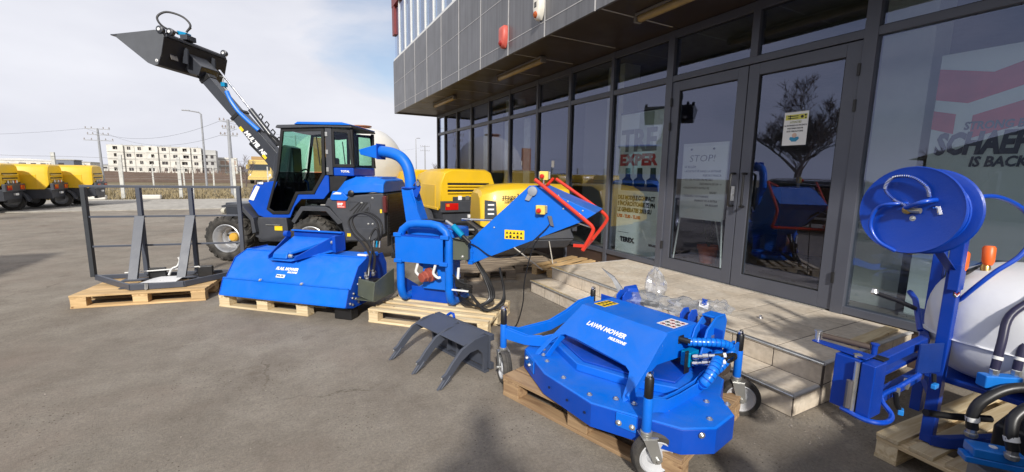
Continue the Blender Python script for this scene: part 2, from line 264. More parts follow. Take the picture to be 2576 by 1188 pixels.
# ------------------------------------------------------------------ mesh helpers
X3, Y3, Z3 = Vector((1, 0, 0)), Vector((0, 1, 0)), Vector((0, 0, 1))
class MB:
    def __init__(s): s.v = []; s.f = []
    def add(s, vs, fs):
        o = len(s.v); s.v += [tuple(v) for v in vs]; s.f += [tuple(i+o for i in f) for f in fs]; return s
    def box(s, c, d, rot=None):
        c = Vector(c); h = Vector(d)/2; vs = []
        for i in range(8):
            p = Vector(((h.x if i & 1 else -h.x), (h.y if i & 2 else -h.y), (h.z if i & 4 else -h.z)))
            vs.append(c + (rot @ p if rot else p))
        return s.add(vs, [(0, 2, 3, 1), (4, 5, 7, 6), (0, 1, 5, 4), (2, 6, 7, 3), (0, 4, 6, 2), (1, 3, 7, 5)])
    def bb(s, x0, x1, y0, y1, z0, z1): return s.box(((x0+x1)/2, (y0+y1)/2, (z0+z1)/2), (abs(x1-x0), abs(y1-y0), abs(z1-z0)))
    def prism(s, poly, o=(0, 0, 0), ax=X3, ay=Z3, az=Y3, d0=0., d1=.01):
        o = Vector(o); ax, ay, az = Vector(ax), Vector(ay), Vector(az); n = len(poly)
        a = [o+ax*p[0]+ay*p[1]+az*d0 for p in poly]; b = [o+ax*p[0]+ay*p[1]+az*d1 for p in poly]
        area = sum(poly[i][0]*poly[(i+1) % n][1]-poly[(i+1) % n][0]*poly[i][1] for i in range(n))
        flip = (area > 0) == (ax.cross(ay).dot(az)*(d1-d0) > 0)
        f = [tuple(range(n))[::-1], tuple(range(n, 2*n))] + [(i, (i+1) % n, n+(i+1) % n, n+i) for i in range(n)]
        if not flip: f = [x[::-1] for x in f]
        return s.add(a+b, f)
    def hexa(s, b, t):
        "bottom 4 corners, top 4 corners"
        return s.add(list(b)+list(t), [(3, 2, 1, 0), (4, 5, 6, 7), (0, 1, 5, 4), (1, 2, 6, 5), (2, 3, 7, 6), (3, 0, 4, 7)])
    def tube(s, pts, r, n=10, closed=False, smooth=0, r2=None):
        P = [Vector(p) for p in pts]
        if smooth:
            Q = []; m = len(P)
            rng = range(m if closed else m-1)
            for i in rng:
                p0 = P[(i-1) % m] if (closed or i) else P[0]*2-P[1]; p1 = P[i]; p2 = P[(i+1) % m]
                p3 = P[(i+2) % m] if (closed or i+2 < m) else P[-1]*2-P[-2]
                for k in range(smooth):
                    t = k/smooth
                    Q.append(.5*((2*p1)+(p2-p0)*t+(2*p0-5*p1+4*p2-p3)*t*t+(3*p1-p0-3*p2+p3)*t**3))
            if not closed: Q.append(P[-1])
            P = Q
        m = len(P); rings = []; up = None
        for i in range(m):
            a = P[(i-1) % m] if (closed or i) else P[i]; b = P[(i+1) % m] if (closed or i < m-1) else P[i]
            d = (b-a).normalized() if (b-a).length > 1e-9 else Z3
            if up is None: up = Z3 if abs(d.z) < .9 else X3
            u = (up - d*up.dot(d))
            u = u.normalized() if u.length > 1e-6 else d.orthogonal().normalized(); up = u; w_ = d.cross(u)
            rr = r(i/(m-1)) if callable(r) else r
            rings.append([P[i]+(u*math.cos(2*math.pi*k/n)+w_*math.sin(2*math.pi*k/n))*rr for k in range(n)])
        vs = [p for g in rings for p in g]; fs = []
        for i in range(m if closed else m-1):
            j = (i+1) % m
            for k in range(n): fs.append((i*n+k, i*n+(k+1) % n, j*n+(k+1) % n, j*n+k))
        if not closed: fs += [tuple(range(n))[::-1], tuple((m-1)*n+k for k in range(n))]
        return s.add(vs, fs)
    def lathe(s, prof, o=(0, 0, 0), ax=Z3, n=24, closed=False):
        "profile of (radius, height along ax)"
        o = Vector(o); ax = Vector(ax).normalized(); u = ax.orthogonal().normalized(); w_ = ax.cross(u); m = len(prof); vs = []
        for r, h in prof:
            for k in range(n):
                a = 2*math.pi*k/n; vs.append(o+ax*h+(u*math.cos(a)+w_*math.sin(a))*max(r, 1e-5))
        fs = []
        for i in range(m if closed else m-1):
            j = (i+1) % m
            for k in range(n): fs.append((i*n+k, i*n+(k+1) % n, j*n+(k+1) % n, j*n+k))
        if not closed:
            fs += [tuple(range(n))[::-1], tuple((m-1)*n+k for k in range(n))]
        return s.add(vs, fs)
    def cyl(s, a, b, r, n=16): return s.tube([a, b], r, n)
    def build(s, name, mat, parent=None, bev=0, ang=35, label=None):
        me = bpy.data.meshes.new(name); me.from_pydata(s.v, [], s.f); me.update()
        me.materials.append(mat)
        import bmesh
        bm = bmesh.new(); bm.from_mesh(me); bmesh.ops.recalc_face_normals(bm, faces=bm.faces); bm.to_mesh(me); bm.free()
        me.shade_smooth(); me.set_sharp_from_angle(angle=R(ang))
        o = bpy.data.objects.new(name, me); COL.objects.link(o)
        if parent: o.parent = parent
        if bev:
            b = o.modifiers.new('bevel', 'BEVEL'); b.width = bev; b.segments = 2; b.limit_method = 'ANGLE'; b.angle_limit = R(40)
            b.harden_normals = True if hasattr(b, 'harden_normals') else False
        if label: o['label'] = label
        return o
def thing(name, label, cat, loc=(0, 0, 0), rz=0, group=None):
    o = bpy.data.objects.new(name, None); o.empty_display_size = .1; COL.objects.link(o)
    o.location = loc; o.rotation_euler = (0, 0, rz); o['label'] = label; o['category'] = cat
    if group: o['group'] = group
    return o
def tag(o, label, cat, group=None):
    o['label'] = label; o['category'] = cat
    if group: o['group'] = group
    return o
def struct(o): o['kind'] = 'structure'; return o
def copy_tree(o, parent=None):
    c = o.copy(); COL.objects.link(c); c.parent = parent
    for ch in [x for x in bpy.data.objects if x.parent == o]: copy_tree(ch, c)
    return c
def inst(o, loc, parent=None, rot=None):
    "a copy of a piece that shares its mesh"
    c = o.copy(); COL.objects.link(c); c.location = loc
    if parent: c.parent = parent
    if rot is not None: c.rotation_euler = rot
    return c
def text(body, size, mat, o, ax, ay, parent=None, shear=0, name='lettering', ext=.0012, bold=0, sx=1., align='LEFT', spacing=1.):
    cu = bpy.data.curves.new(name, 'FONT'); cu.body = body; cu.size = size; cu.extrude = ext; cu.shear = shear; cu.offset = bold; cu.align_x = align; cu.resolution_u = 2; cu.space_character = spacing
    t = bpy.data.objects.new(name, cu); COL.objects.link(t)
    me = bpy.data.meshes.new_from_object(t); bpy.data.objects.remove(t); bpy.data.curves.remove(cu)
    me.materials.clear(); me.materials.append(mat)
    ob = bpy.data.objects.new(name, me); COL.objects.link(ob)
    ax = Vector(ax).normalized(); ay = Vector(ay).normalized(); az = ax.cross(ay); ay = az.cross(ax)
    M = Matrix(((ax.x*sx, ay.x, az.x, o[0]), (ax.y*sx, ay.y, az.y, o[1]), (ax.z*sx, ay.z, az.z, o[2]), (0, 0, 0, 1)))
    ob.matrix_basis = M
    if parent: ob.parent = parent
    return ob
def bolt(parent, p, ax, r=.009, mat=None, name='bolt'):
    m = MB(); ax = Vector(ax).normalized(); p = Vector(p)
    m.lathe([(r*1.5, 0), (r*1.5, r*.35), (r, r*.35), (r*.95, r*1.0), (r*.5, r*1.3)], p, ax, 8)
    return m.build(name, mat or ZINC, parent)

def dust_grey(): pass
# ================================================================== GROUND
def sheet(name, pts, z, mat):
    m = MB(); m.add([(x, y, z) for x, y in pts], [tuple(range(len(pts)))]); return struct(m.build(name, mat))
sheet('ground', [(-700, -300), (700, -300), (700, 900), (-700, 900)], -.02, FIELD)
sheet('asphalt_yard', [(-40, -30), (30, -30), (30, 20.2), (-40, 19.6)], 0, ASPH)
m = MB(); m.bb(-120, 120, 20.2, 27.0, -.02, .012)
struct(m.build('road', ROADM))
# earth mound in front of the building site
m = MB(); nx, ny = 90, 16; vs = []; fs = []
for j in range(ny+1):
    for i in range(nx+1):
        x = -75+i*1.25; y = 62+j*4; h = math.sin(math.pi*j/ny)**.8*1.25*(.55+.6*noise.noise(Vector((x*.06, y*.05, 0)))+.25*noise.noise(Vector((x*.3, y*.3, 3))))
        h *= min(1, i/8, (nx-i)/8); vs.append((x, y, max(-.05, h)))
for j in range(ny):
    for i in range(nx): a = j*(nx+1)+i; fs.append((a, a+1, a+nx+2, a+nx+1))
m.add(vs, fs); struct(m.build('soil_mound', SOIL, ang=80))
m = MB(); nx, ny = 100, 6; vs = []; fs = []
for j in range(ny+1):
    for i in range(nx+1):
        x = -420+i*9; y = 560+j*18; h = math.sin(math.pi*j/ny)*(5.5+3*noise.noise(Vector((x*.008, 0, 7)))+2.2*noise.noise(Vector((x*.05, y*.02, 1))))
        vs.append((x, y, h))
for j in range(ny):
    for i in range(nx): a = j*(nx+1)+i; fs.append((a, a+1, a+nx+2, a+nx+1))
m.add(vs, fs); struct(m.build('distant_hills', surf('far_treeline', (.17, .155, .16), .95, var=.3, scale=.02), ang=80))

# grass tufts beyond the road: one object, uncountable
m = MB(); rg = random.Random(3)
for k in range(5200):
    x = rg.uniform(-13, 4); y = 27.3+rg.random()**1.6*16; h = rg.uniform(.05, .22)*(1.6 if noise.noise(Vector((x*.5, y*.5, 0))) > .15 else .8)
    a = rg.uniform(0, 6.28); dx, dy = math.cos(a)*.035, math.sin(a)*.035; lx, ly = rg.uniform(-.07, .07), rg.uniform(-.07, .07)
    m.add([(x-dx, y-dy, -.02), (x+dx, y+dy, -.02), (x+lx, y+ly, h)], [(0, 1, 2)])
g = m.build('dry_grass', surf('dry_grass', (.26, .21, .12), .9, var=.35, scale=1)); g['kind'] = 'stuff'; g['label'] = 'dry winter grass along the fence beyond the road'

# small debris on the asphalt
m = MB(); rg = random.Random(11)
for k in range(900):
    x = rg.uniform(-4, 4.3); y = rg.uniform(.9, 10)
    if x > 2.5 and y < 1.4 and rg.random() < .2: pass
    s = rg.uniform(.0015, .005)*(1 if rg.random() < .93 else 2.3)
    pts = [(x+rg.uniform(-s, s)*1.6, y+rg.uniform(-s, s)*1.6, rg.uniform(.0, s)) for _ in range(3)]+[(x, y, s*1.4)]
    m.add(pts, [(0, 1, 3), (1, 2, 3), (2, 0, 3), (0, 2, 1)])
for k in range(1500):      # gravel gathered along the foot of the steps
    t = rg.random(); x, y = (2.68+rg.gauss(0, .06), 1.1+t*3.6) if k % 3 else (2.75+t*1.6, 1.24+rg.gauss(0, .06))
    s = rg.uniform(.0015, .006)
    pts = [(x+rg.uniform(-s, s)*1.6, y+rg.uniform(-s, s)*1.6, rg.uniform(.0, s)) for _ in range(3)]+[(x, y, s*1.4)]
    m.add(pts, [(0, 1, 3), (1, 2, 3), (2, 0, 3), (0, 2, 1)])
g = m.build('gravel', surf('gravel_stones', (.26, .23, .20), .9, var=.5, scale=30)); g['kind'] = 'stuff'; g['label'] = 'small stones and crumbs scattered on the asphalt'

# ================================================================== ENTRANCE STEPS
st = thing('entrance_steps', 'beige tiled two-step entrance platform with metal nosings before the glass doors', 'steps', (3.1, 1.37, 0))
ox, oy = 3.1, 1.37
YL, YR = 4.62, 1.37
m = MB(); m.bb(0.0003, 1.33, .0005, YL-YR-.0005, 0, .2968); m.bb(-.3182, .0, .0005, YL-YR-.0005, 0, .1468); m.build('core', GROUT, st)
T = .327; G = .008
tl = None
def tile(c, d):
    o = MB().box((0, 0, 0), d).build('tile', TILE, st, bev=.0015); o.location = c; return o
protos = {}
def put(c, d):
    k = tuple(round(x, 4) for x in d)
    if k not in protos: protos[k] = tile(c, d)
    else: inst(protos[k], c)
nY = 10
for j in range(nY):
    y = (j+.5)*.325
    for i in range(4):
        x = .026+(i+.5)*T; put((x, y, .293+random.uniform(-.0006, .0006)), (T-G, .325-G, .012))
    put((.004, y, .217), (.012, .325-G, .136))                       # upper riser
    put((-.158+.002, y, .143), (.3, .325-G, .012))                     # lower tread
    put((-.318+.004, y, .070), (.012, .325-G, .13))                      # lower riser
for yy in (.004, YL-YR-.004):
    for i in range(4): put((.026+(i+.5)*T, yy, .217), (T-G, .012, .136)); put((.026+(i+.5)*T, yy, .072), (T-G, .012, .136))
    put((-.155, yy, .070), (.3, .012, .13))
for x, z, nm in ((-.002, .300, 0), (-.326, .150, 0)):
    m = MB(); m.tube([(x, -.006, z-.006), (x, YL-YR+.006, z-.006)], .011, 10); m.bb(x, x+.028, 0, YL-YR, z-.004, z+.0025); m.build('nosing_trim', ZINC, st)
for z, x0, x1 in ((.300, 0, 1.34), (.150, -.326, -.03)):
    for yy in (-.004, YL-YR+.004):
        m = MB(); m.tube([(x0, yy, z-.006), (x1, yy, z-.006)], .009, 8); m.bb(x0, x1, min(yy, yy+(.02 if yy < 1 else -.02)), max(yy, yy+(.02 if yy < 1 else -.02)), z-.003, z+.0018); m.build('nosing_trim', TRIM, st)
# white cut plank lying on the platform end
pk = MB().box((0, 0, 0), (.72, .09, .022)).build('loose_plank', WNEW, bev=.002); pk.location = (3.98, 1.45, .313); pk.rotation_euler = (0, 0, R(2)); tag(pk, 'pale loose plank lying along the right edge of the tiled platform', 'plank')
# round metal door stop
m = MB(); m.lathe([(.024, 0), (.024, .006), (.012, .01), (.014, .02), (.008, .026)], (3.62, 2.12, .300)); ds = m.build('door_stop', CHR); tag(ds, 'small round steel door stop fixed on the beige tiles', 'door stop')

# ================================================================== BUILDING
XF = 4.46; ZF = .30; ZT = 2.74; ZS = 3.33; XO = 3.10
bd = thing('showroom_building', 'dark glass and aluminium showroom with grey panelled upper floor jutting out', 'building', (XF, 4, 0))
def BP(mb, name, mat, bev=0, label=None):
    o = mb.build(name, mat, None, bev, label=label); o.data.transform(Matrix.Translation((-XF, -4, 0))); o.parent = bd; return o
YM = [13.36, 12.66, 11.62, 10.58, 9.5, 8.43, 7.27, 6.2, 5.13, 4.04, 1.91, .1, -1.9, -3.9]
mullw = .065
for i, y in enumerate(YM):
    ww = .10 if y in (4.04, 1.91) else mullw
    m = MB(); m.bb(XF-.05, XF+.07, y-ww/2, y+ww/2, 0.0 if y > 4.7 or y < 1.3 else ZF, ZS-.002); BP(m, 'mullion', FRAME, .003)
m = MB(); m.bb(XF-.045, XF+.065, 2.90, 2.98, ZT+.035, ZS-.002); BP(m, 'mullion', FRAME, .003)
for a, b in zip(YM[:-1], YM[1:]):
    for z, h in ((ZT, .07), (ZS-.05, .09)):
        m = MB(); m.bb(XF-.044, XF+.064, b+mullw/2, a-mullw/2, z-h/2, z+h/2); BP(m, 'transom', FRAME, .003)
    if (a, b) != (4.04, 1.91):
        m = MB(); m.bb(XF-.044, XF+.064, b+mullw/2, a-mullw/2, .31, .375); BP(m, 'transom', FRAME, .003)
        m = MB(); m.bb(XF-.02, XF+.04, b+mullw/2, a-mullw/2, 0.0, .31); BP(m, 'plinth_panel', BROWNP)
        m = MB(); m.bb(XF-.006, XF+.006, b+mullw/2, a-mullw/2, .375, ZT-.035); BP(m, 'glass_pane', GLASS)
        for yy in (b+mullw/2+.006, a-mullw/2-.006):
            m = MB(); m.bb(XF-.014, XF+.014, yy-.006, yy+.006, .375, ZT-.035); BP(m, 'gasket', GASK)
for a, b in list(zip(YM[:-1], YM[1:])):
    segs = [(a-mullw/2, b+mullw/2)] if (a, b) != (4.04, 1.91) else [(a-.05, 2.98), (2.90, b+.05)]
    for p, q in segs:
        m = MB(); m.bb(XF-.006, XF+.006, q, p, ZT+.035, ZS-.095); BP(m, 'glass_pane', GLASS)
        for z in (ZT+.041, ZS-.101):
            m = MB(); m.bb(XF-.013, XF+.013, q, p, z-.006, z+.006); BP(m, 'gasket', GASK)
# vent window handle frame: slim inner frame on one upper pane
m = MB()
for (y0, y1, z0, z1) in ((6.24, 7.23, ZT+.04, ZT+.065), (6.24, 7.23, ZS-.12, ZS-.097), (6.24, 6.265, ZT+.04, ZS-.097), (7.205, 7.23, ZT+.04, ZS-.097)): m.bb(XF-.03, XF-.014, y0, y1, z0, z1)
BP(m, 'window_frame', FRAME)
# doors
def door(y0, y1, hinge_y, hx):
    f = MB(); fx0, fx1 = XF-.035, XF+.035; z0, z1 = ZF+.012, ZT-.045; sw = .115
    f.bb(fx0, fx1, y0, y0+sw, z0, z1); f.bb(fx0, fx1, y1-sw, y1, z0, z1)
    f.bb(fx0, fx1, y0+sw, y1-sw, z0, z0+.145); f.bb(fx0, fx1, y0+sw, y1-sw, z1-sw, z1)
    o = BP(f, 'door', FRAME, .003)
    def sub(mb, name, mat, bev=0):
        k = BP(mb, name, mat, bev); k.parent = o; return k
    sub(MB().bb(XF-.006, XF+.006, y0+sw, y1-sw, z0+.145, z1-sw), 'glass_pane', GLASS)
    g = MB()
    for (a, b, c, e) in ((y0+sw, y1-sw, z0+.145, z0+.155), (y0+sw, y1-sw, z1-sw-.01, z1-sw), (y0+sw, y0+sw+.01, z0+.155, z1-sw-.01), (y1-sw-.01, y1-sw, z0+.155, z1-sw-.01)): g.bb(XF-.02, XF-.008, a, b, c, e)
    sub(g, 'gasket', GASK)
    for z in (2.45, 2.15, .62):
        sub(MB().cyl((XF-.048, hinge_y, z-.05), (XF-.048, hinge_y, z+.05), .014, 10), 'hinge', BLK)
    return o, sub
dl, subL = door(2.985, 3.99, 3.985, 0); dr_, subR = door(1.965, 2.975, 1.965, 0)
hd = MB().tube([(XF-.036, 3.03, 1.56), (XF-.10, 3.03, 1.56), (XF-.11, 3.03, 1.545), (XF-.11, 3.03, 1.22), (XF-.10, 3.03, 1.205), (XF-.036, 3.03, 1.205)], .013, 10)
subL(hd, 'door_handle', BLK)
hd = MB().tube([(XF-.036, 2.90, 1.56), (XF-.10, 2.90, 1.56), (XF-.11, 2.88, 1.545), (XF-.11, 2.88, 1.22), (XF-.10, 2.90, 1.205), (XF-.036, 2.90, 1.205)], .013, 10)
subR(hd, 'door_handle', BLK)
lk = MB(); lk.bb(XF-.045, XF-.0355, 3.015, 3.055, 1.26, 1.42); lk.lathe([(.014, 0), (.014, .012)], (XF-.045, 3.035, 1.33), (-1, 0, 0), 12); subL(lk, 'lock_plate', ZINC)
m = MB(); m.bb(XF-.055, XF+.06, 2.0, 4.0, ZF-.0, ZF+.010); BP(m, 'threshold', ZINC)
# soffit panels and battens
YP = [13.42]+[12.15-1.026*k for k in range(16)]
for a, b in zip(YP[:-1], YP[1:]):
    m = MB(); m.bb(XO+.012, XF+.06, b+.006, a-.006, ZS, ZS+.02); BP(m, 'soffit_panel', SOFF)
for y in YP[1:]:
    m = MB(); m.bb(XO+.03, XF-.16, y-.009, y+.009, ZS-.004, ZS+.01); BP(m, 'soffit_strip', TRIM)
m = MB(); m.bb(XO+.04, 13.2, YP[-1], 13.38, ZS+.03, ZS+.12); BP(m, 'slab', GROUT)
# fascia panels
ZH = [ZS-.04, 3.48, 4.16, 4.80]
for a, b in zip(YP[:-1], YP[1:]):
    for z0, z1 in zip(ZH[:-1], ZH[1:]):
        m = MB(); m.bb(XO, XO+.035, b+.006, a-.006, z0+.004, z1-.004); BP(m, 'fascia_panel', PANEL, .002)
    m = MB(); m.bb(XO-.006, XO+.01, b-.010, b+.010, ZH[0], 4.8); BP(m, 'joint_strip', TRIM)
    for z in ZH[1:3]:
        m = MB(); m.bb(XO-.004, XO+.01, b+.008, a-.008, z-.005, z+.005); BP(m, 'joint_strip', TRIM)
m = MB(); m.bb(XO, 13, 13.421, 13.45, ZS-.04, 4.8); BP(m, 'end_panel', PANEL)
# upper floor window band: white frames and pale blinds
YW = [13.40-.62*k for k in range(27)]
for k, (a, b) in enumerate(zip(YW[:-1], YW[1:])):
    fr = BP(MB().bb(XO+.02, XO+.08, b-.028, b+.028, 4.80, 6.3), 'window_frame', WHT, .003)
    p = BP(MB().bb(XO+.045, XO+.053, b+.03, a-.03, 4.86, 6.25), 'glass_pane', GLASS)
    bl = BP(MB().bb(XO+.10, XO+.11, b+.05, a-.05, 4.86, 6.25), 'blind', surf('pale_blind', (.42, .44, .47), .8) if k % 3 else surf('white_blind', (.6, .6, .58), .8))
BP(MB().bb(XO+.015, XO+.085, YW[-1], 13.42, 4.802, 4.858), 'window_sill', WHT)
BP(MB().bb(XO-.02, XO+.30, YW[-1], 13.46, 6.3, 7.4), 'parapet', surf('dark_red_panel', (.20, .03, .03), .5))
BP(MB().bb(XO-.01, XO+.10, 13.2, 13.46, 5.52, 6.3), 'corner_panel', surf('dark_red_panel', (.20, .03, .03), .5))
BP(MB().bb(XO+.3, 13.0, -3.9, 13.42, 6.9, 7.0), 'roof', GROUT)
# interior
INT = surf('interior_wall', (.34, .34, .35), .8, var=.04, scale=.8)
BP(MB().bb(XF+.08, 11.5, -3.9, 13.3, ZF-.02, ZF+.0), 'interior_floor', surf('interior_floor', (.20, .17, .14), .3, var=.1, scale=2))
BP(MB().bb(11.5, 11.6, -3.9, 13.3, 0, ZS+.03), 'interior_wall', INT)
BP(MB().bb(XF+.1, 11.5, -4.0, -3.9, 0, 7), 'interior_wall', INT)
BP(MB().bb(XF+.3, 11.5, 13.25, 13.32, 0, ZS), 'interior_wall', INT)
BP(MB().bb(6.6, 6.75, 5.9, 8.6, ZF, ZS), 'interior_wall', INT)
BP(MB().bb(XF+.1, 11.5, -3.9, 13.3, ZS+.021, ZS+.03), 'ceiling', surf('ceiling_board', (.16, .155, .15), .9))
COLM = surf('painted_column', (.55, .56, .53), .7, var=.04)
for x, y in ((5.2, 5.75), (5.2, 9.6), (5.2, 1.9), (5.9, 12.2)): BP(MB().bb(x-.17, x+.17, y-.2, y+.2, ZF, ZS+.02), 'column', COLM, .004)
cu = MB(); cu.bb(7.4, 8.0, 2.2, 4.2, ZF, 1.35); cu.bb(7.35, 8.05, 2.15, 4.25, 1.35, 1.39); BP(cu, 'counter', surf('counter_board', (.16, .09, .05), .4), .004)
# narrow vertical blinds inside the far windows
for y in (8.0, 8.9, 10.1, 11.1):
    BP(MB().bb(4.62, 4.64, y-.13, y+.13, .4, 2.7), 'blind', surf('vertical_blind', (.45, .46, .46), .8))
# stickers on panes
for y, z, a, b in ((7.9, 1.75, .03, .1), (6.72, 1.72, .09, .12), (6.55, 1.12, .12, .08)):
    BP(MB().bb(XF-.0085, XF-.0065, y-a/2, y+a/2, z-b/2, z+b/2), 'sticker', WPAPER)

# lamps and sirens
for k, (y0, y1, lab) in enumerate(((11.2, 9.7, 'dusty tube light under the soffit, farthest from the doors'), (7.4, 5.85, 'dusty tube light under the soffit between the sirens and the windows'), (3.85, 2.3, 'dusty tube light under the soffit above the entrance doors'))):
    t = thing('tube_light', lab, 'light', (3.64, (y0+y1)/2, ZS-.03), 0, 'tube lights under the soffit')
    h = (y0-y1)/2
    MB().bb(-.05, .05, -h, h, .0, .026).build('housing', surf('grey_plastic', (.22, .2, .17), .5), t, .004)
    m = MB(); m.lathe([(.03, -h+.02), (.044, -h+.05), (.044, h-.05), (.03, h-.02)], (0, 0, -.03), Y3, 16); m.build('diffuser', LAMPG, t)
    for s in (-1, 1): MB().bb(-.045, .045, s*h-.02, s*h+.02, -.07, .0).build('end_cap', surf('grey_plastic', (.22, .2, .17), .5), t, .006)
def siren(y, z, body, lens, lab, slits):
    t = thing('alarm_siren', lab, 'siren', (XO-.008, y, z), 0, 'alarm sirens on the fascia')
    pf = [(-.085, .15), (-.06, .17), (.06, .17), (.085, .15), (.088, 0), (.07, -.10), (.035, -.15), (-.035, -.15), (-.07, -.10), (-.088, 0)]
    m = MB(); n = len(pf); rings = []
    for d, s in ((0, 1), (.05, .98), (.075, .86), (.085, .6)): rings.append([(-d, p[0]*s, p[1]*s) for p in pf])
    vs = [p for r_ in rings for p in r_]; fs = [tuple(range(n)), tuple(3*n+k for k in range(n))[::-1]]
    for i in range(3):
        for k in range(n): fs.append((i*n+k, i*n+(k+1) % n, (i+1)*n+(k+1) % n, (i+1)*n+k))
    m.add(vs, fs); m.build('housing', body, t, ang=50)
    m = MB(); m.lathe([(.045, 0), (.04, .02), (.02, .034)], (-.072, 0, -.085), (-1, 0, -.35), 16); m.build('flash_lens', lens, t)
    for k in range(slits): MB().bb(-.089, -.083, -.028, .028, .005+k*.014, .010+k*.014).build('slot', BLKP, t)
siren(6.08, 3.56, surf('faded_red_plastic', (.55, .10, .075), .45), surf('dark_red_lens', (.3, .02, .015), .2), 'faded red alarm siren on the grey fascia', 0)
siren(5.06, 3.66, surf('cream_plastic', (.72, .69, .60), .45), surf('amber_lens', (.42, .09, .02), .2), 'cream alarm siren with orange lens on the grey fascia', 5)

# ------------------------------------------------------------------ things in the windows
A = (0, -1, 0)     # to the right as seen from outside
t = thing('rollup_banner', 'white loader banner with grey and red lettering standing behind the window left of the doors', 'banner', (4.70, 4.73, ZF))
MB().bb(0, .012, -.45, .47, .04, 2.15).build('poster', surf('banner_print', (.80, .84, .81), .5, var=.02), t)
MB().bb(-.05, .08, -.47, .49, 0, .04).build('base', ZINC, t, .004); MB().bb(-.01, .022, -.46, .48, 2.15, 2.175).build('top_rail', BLK, t)
fx = -.003
text('TRE', .44, surf('grey_print2', (.22, .22, .22), .5), (fx, .44, 1.60), A, Z3, t, 0, bold=.016, sx=.95)
text('EXPER', .225, REDP, (fx, .455, 1.385), A, Z3, t, 0, bold=.012, sx=1.18)
MB().bb(-.0035, -.002, -.20, .08, 1.62, 2.14).build('printed_shade', surf('pale_green_print', (.40, .46, .40), .5), t)
for y in (.27, .02, -.24):
    m = MB(); m.prism([(y-.10, 1.06), (y+.10, 1.06), (y+.12, 1.16), (y+.05, 1.20), (y+.05, 1.34), (y-.05, 1.34), (y-.06, 1.20), (y-.12, 1.14)], (fx, 0, 0), Y3, Z3, X3, -.001, .001)
    m.build('printed_picture', surf('green_print', (.03, .055, .04), .5), t)
MB().bb(-.004, -.002, -.36, .40, 1.0, 1.10).build('printed_picture', surf('ochre_print', (.13, .10, .07), .5), t)
for i, s in enumerate(('DILE MODELE COMPACT', 'E \u00ceNC\u0102RC\u0102TOARE PE PN', 'LE GENERATIEI 2015 SU')): text(s, .088, BLKP, (fx, .455, .86-i*.095), A, Z3, t, 0, bold=.004, sx=.78)
text('L70S - TL80 - TL100', .07, REDP, (fx, .455, .575), A, Z3, t, 0, bold=.003, sx=.85)
text('TEREX.', .10, BLKP, (fx, .36, .20), A, Z3, t, 0, bold=.006); text('BEKAERT', .045, BLKP, (fx, -.24, .20), A, Z3, t, 0, bold=.002)
MB().bb(-.003, -.001, .18, .43, .34, .345).build('printed_line', BLKP, t)

t = thing('loader_banner', 'large white and red display banner standing inside the window at the right', 'banner', (4.92, 1.0, ZF))
MB().bb(0, .012, -.62, .60, .03, 2.25).build('poster', surf('pale_banner_print', (.74, .80, .79), .5, var=.03, scale=1.5), t)
MB().bb(-.05, .08, -.62, .62, 0, .03).build('base', ZINC, t, .004)
RS = surf('faded_red_print', (.62, .07, .08), .5)
for pl in ([(.60, 1.89), (.40, 1.84), (-.62, 2.18), (-.62, 2.25), (-.25, 2.25), (.28, 2.06), (.60, 2.14)], [(.60, 1.80), (.46, 1.76), (.46, 1.60), (.60, 1.65)], [(.36, 1.74), (-.62, 2.06), (-.62, 1.86), (.36, 1.56)]):
    MB().prism(pl, (fx, 0, 0), Y3, Z3, X3, -.001, .001).build('red_stripe', RS, t)
text('STRONG BRAND', .085, GRP, (fx-.002, .40, 1.63), A, (0, 0, 1), t, .1, bold=.003, sx=.80)
text('SCHAEFF', .235, GRP, (fx-.002, .56, 1.44), A, Z3, t, .15, bold=.012, sx=.62)
text('IS BACK', .11, GRP, (fx-.002, .34, 1.335), A, Z3, t, .15, bold=.004, sx=.8)
m = MB(); m.prism([(.40, .30), (-.55, .30), (-.55, .74), (-.30, .80), (-.10, .62), (.15, .60), (.25, .50), (.40, .46)], (fx, 0, 0), Y3, Z3, X3, -.001, .001); m.build('printed_picture', surf('grey_photo_print', (.13, .15, .15), .5, var=.5, scale=5), t)

t = thing('flip_chart', 'white flip chart with handwritten STOP notice on thin legs behind the left glass door', 'flip chart', (4.86, 3.78, ZF))
MB().bb(0, .015, -.34, .34, .68, 1.66).build('board', WHT, t, .003)
MB().bb(-.004, -.001, -.33, .33, .66, 1.62).build('paper', surf('flip_paper', (.82, .82, .78), .7, var=.03), t)
for a_, b_ in (((.01, .32, .7), (-.02, .38, 0)), ((.01, -.32, .7), (-.02, -.38, 0)), ((.02, .0, 1.5), (.55, 0, 0))): MB().cyl(a_, b_, .011, 8).build('leg', WHT, t)
for y in (.2, -.14): MB().lathe([(.013, 0), (.013, .012)], (-.004, y, 1.58), (-1, 0, 0), 10).build('clip', BLK, t)
HW = surf('marker_ink', (.05, .05, .06), .6)
text('STOP!', .125, HW, (-.006, .23, 1.42), A, Z3, t, .1, bold=-.001, sx=1.2)
for i, (s, y) in enumerate((('V\u0102 RUG\u0102M', .30), ('\u2022 AȘTEPTAȚI PE RÂND LA INTRARE'.replace('Ș', 'S').replace('Ț', 'T').replace('Â', 'A'), .30), ('  PURTATI MASCA', .02), ('\u2022 CU CEL PUTIN UN METRU', .30), ('  DISTANTA DE EA \u2192', .06), ('\u2022 CA SA PUTETI INTRA PE', .30), ('  RAND', -.10), ('\u2022 DEZINFECTATI MAINILE', .30), ('  INAINTE DE A INTRA', .12), ('  VA RUGAM', -.05))):
    text(s, .042, HW, (-.006, y, 1.335-i*.055), A, (0, random.uniform(-.03, .03), 1), t, .12, sx=.86)
t = thing('potted_plant', 'leafy plant in terracotta pot on the floor behind the left glass door', 'plant', (5.35, 3.98, ZF))
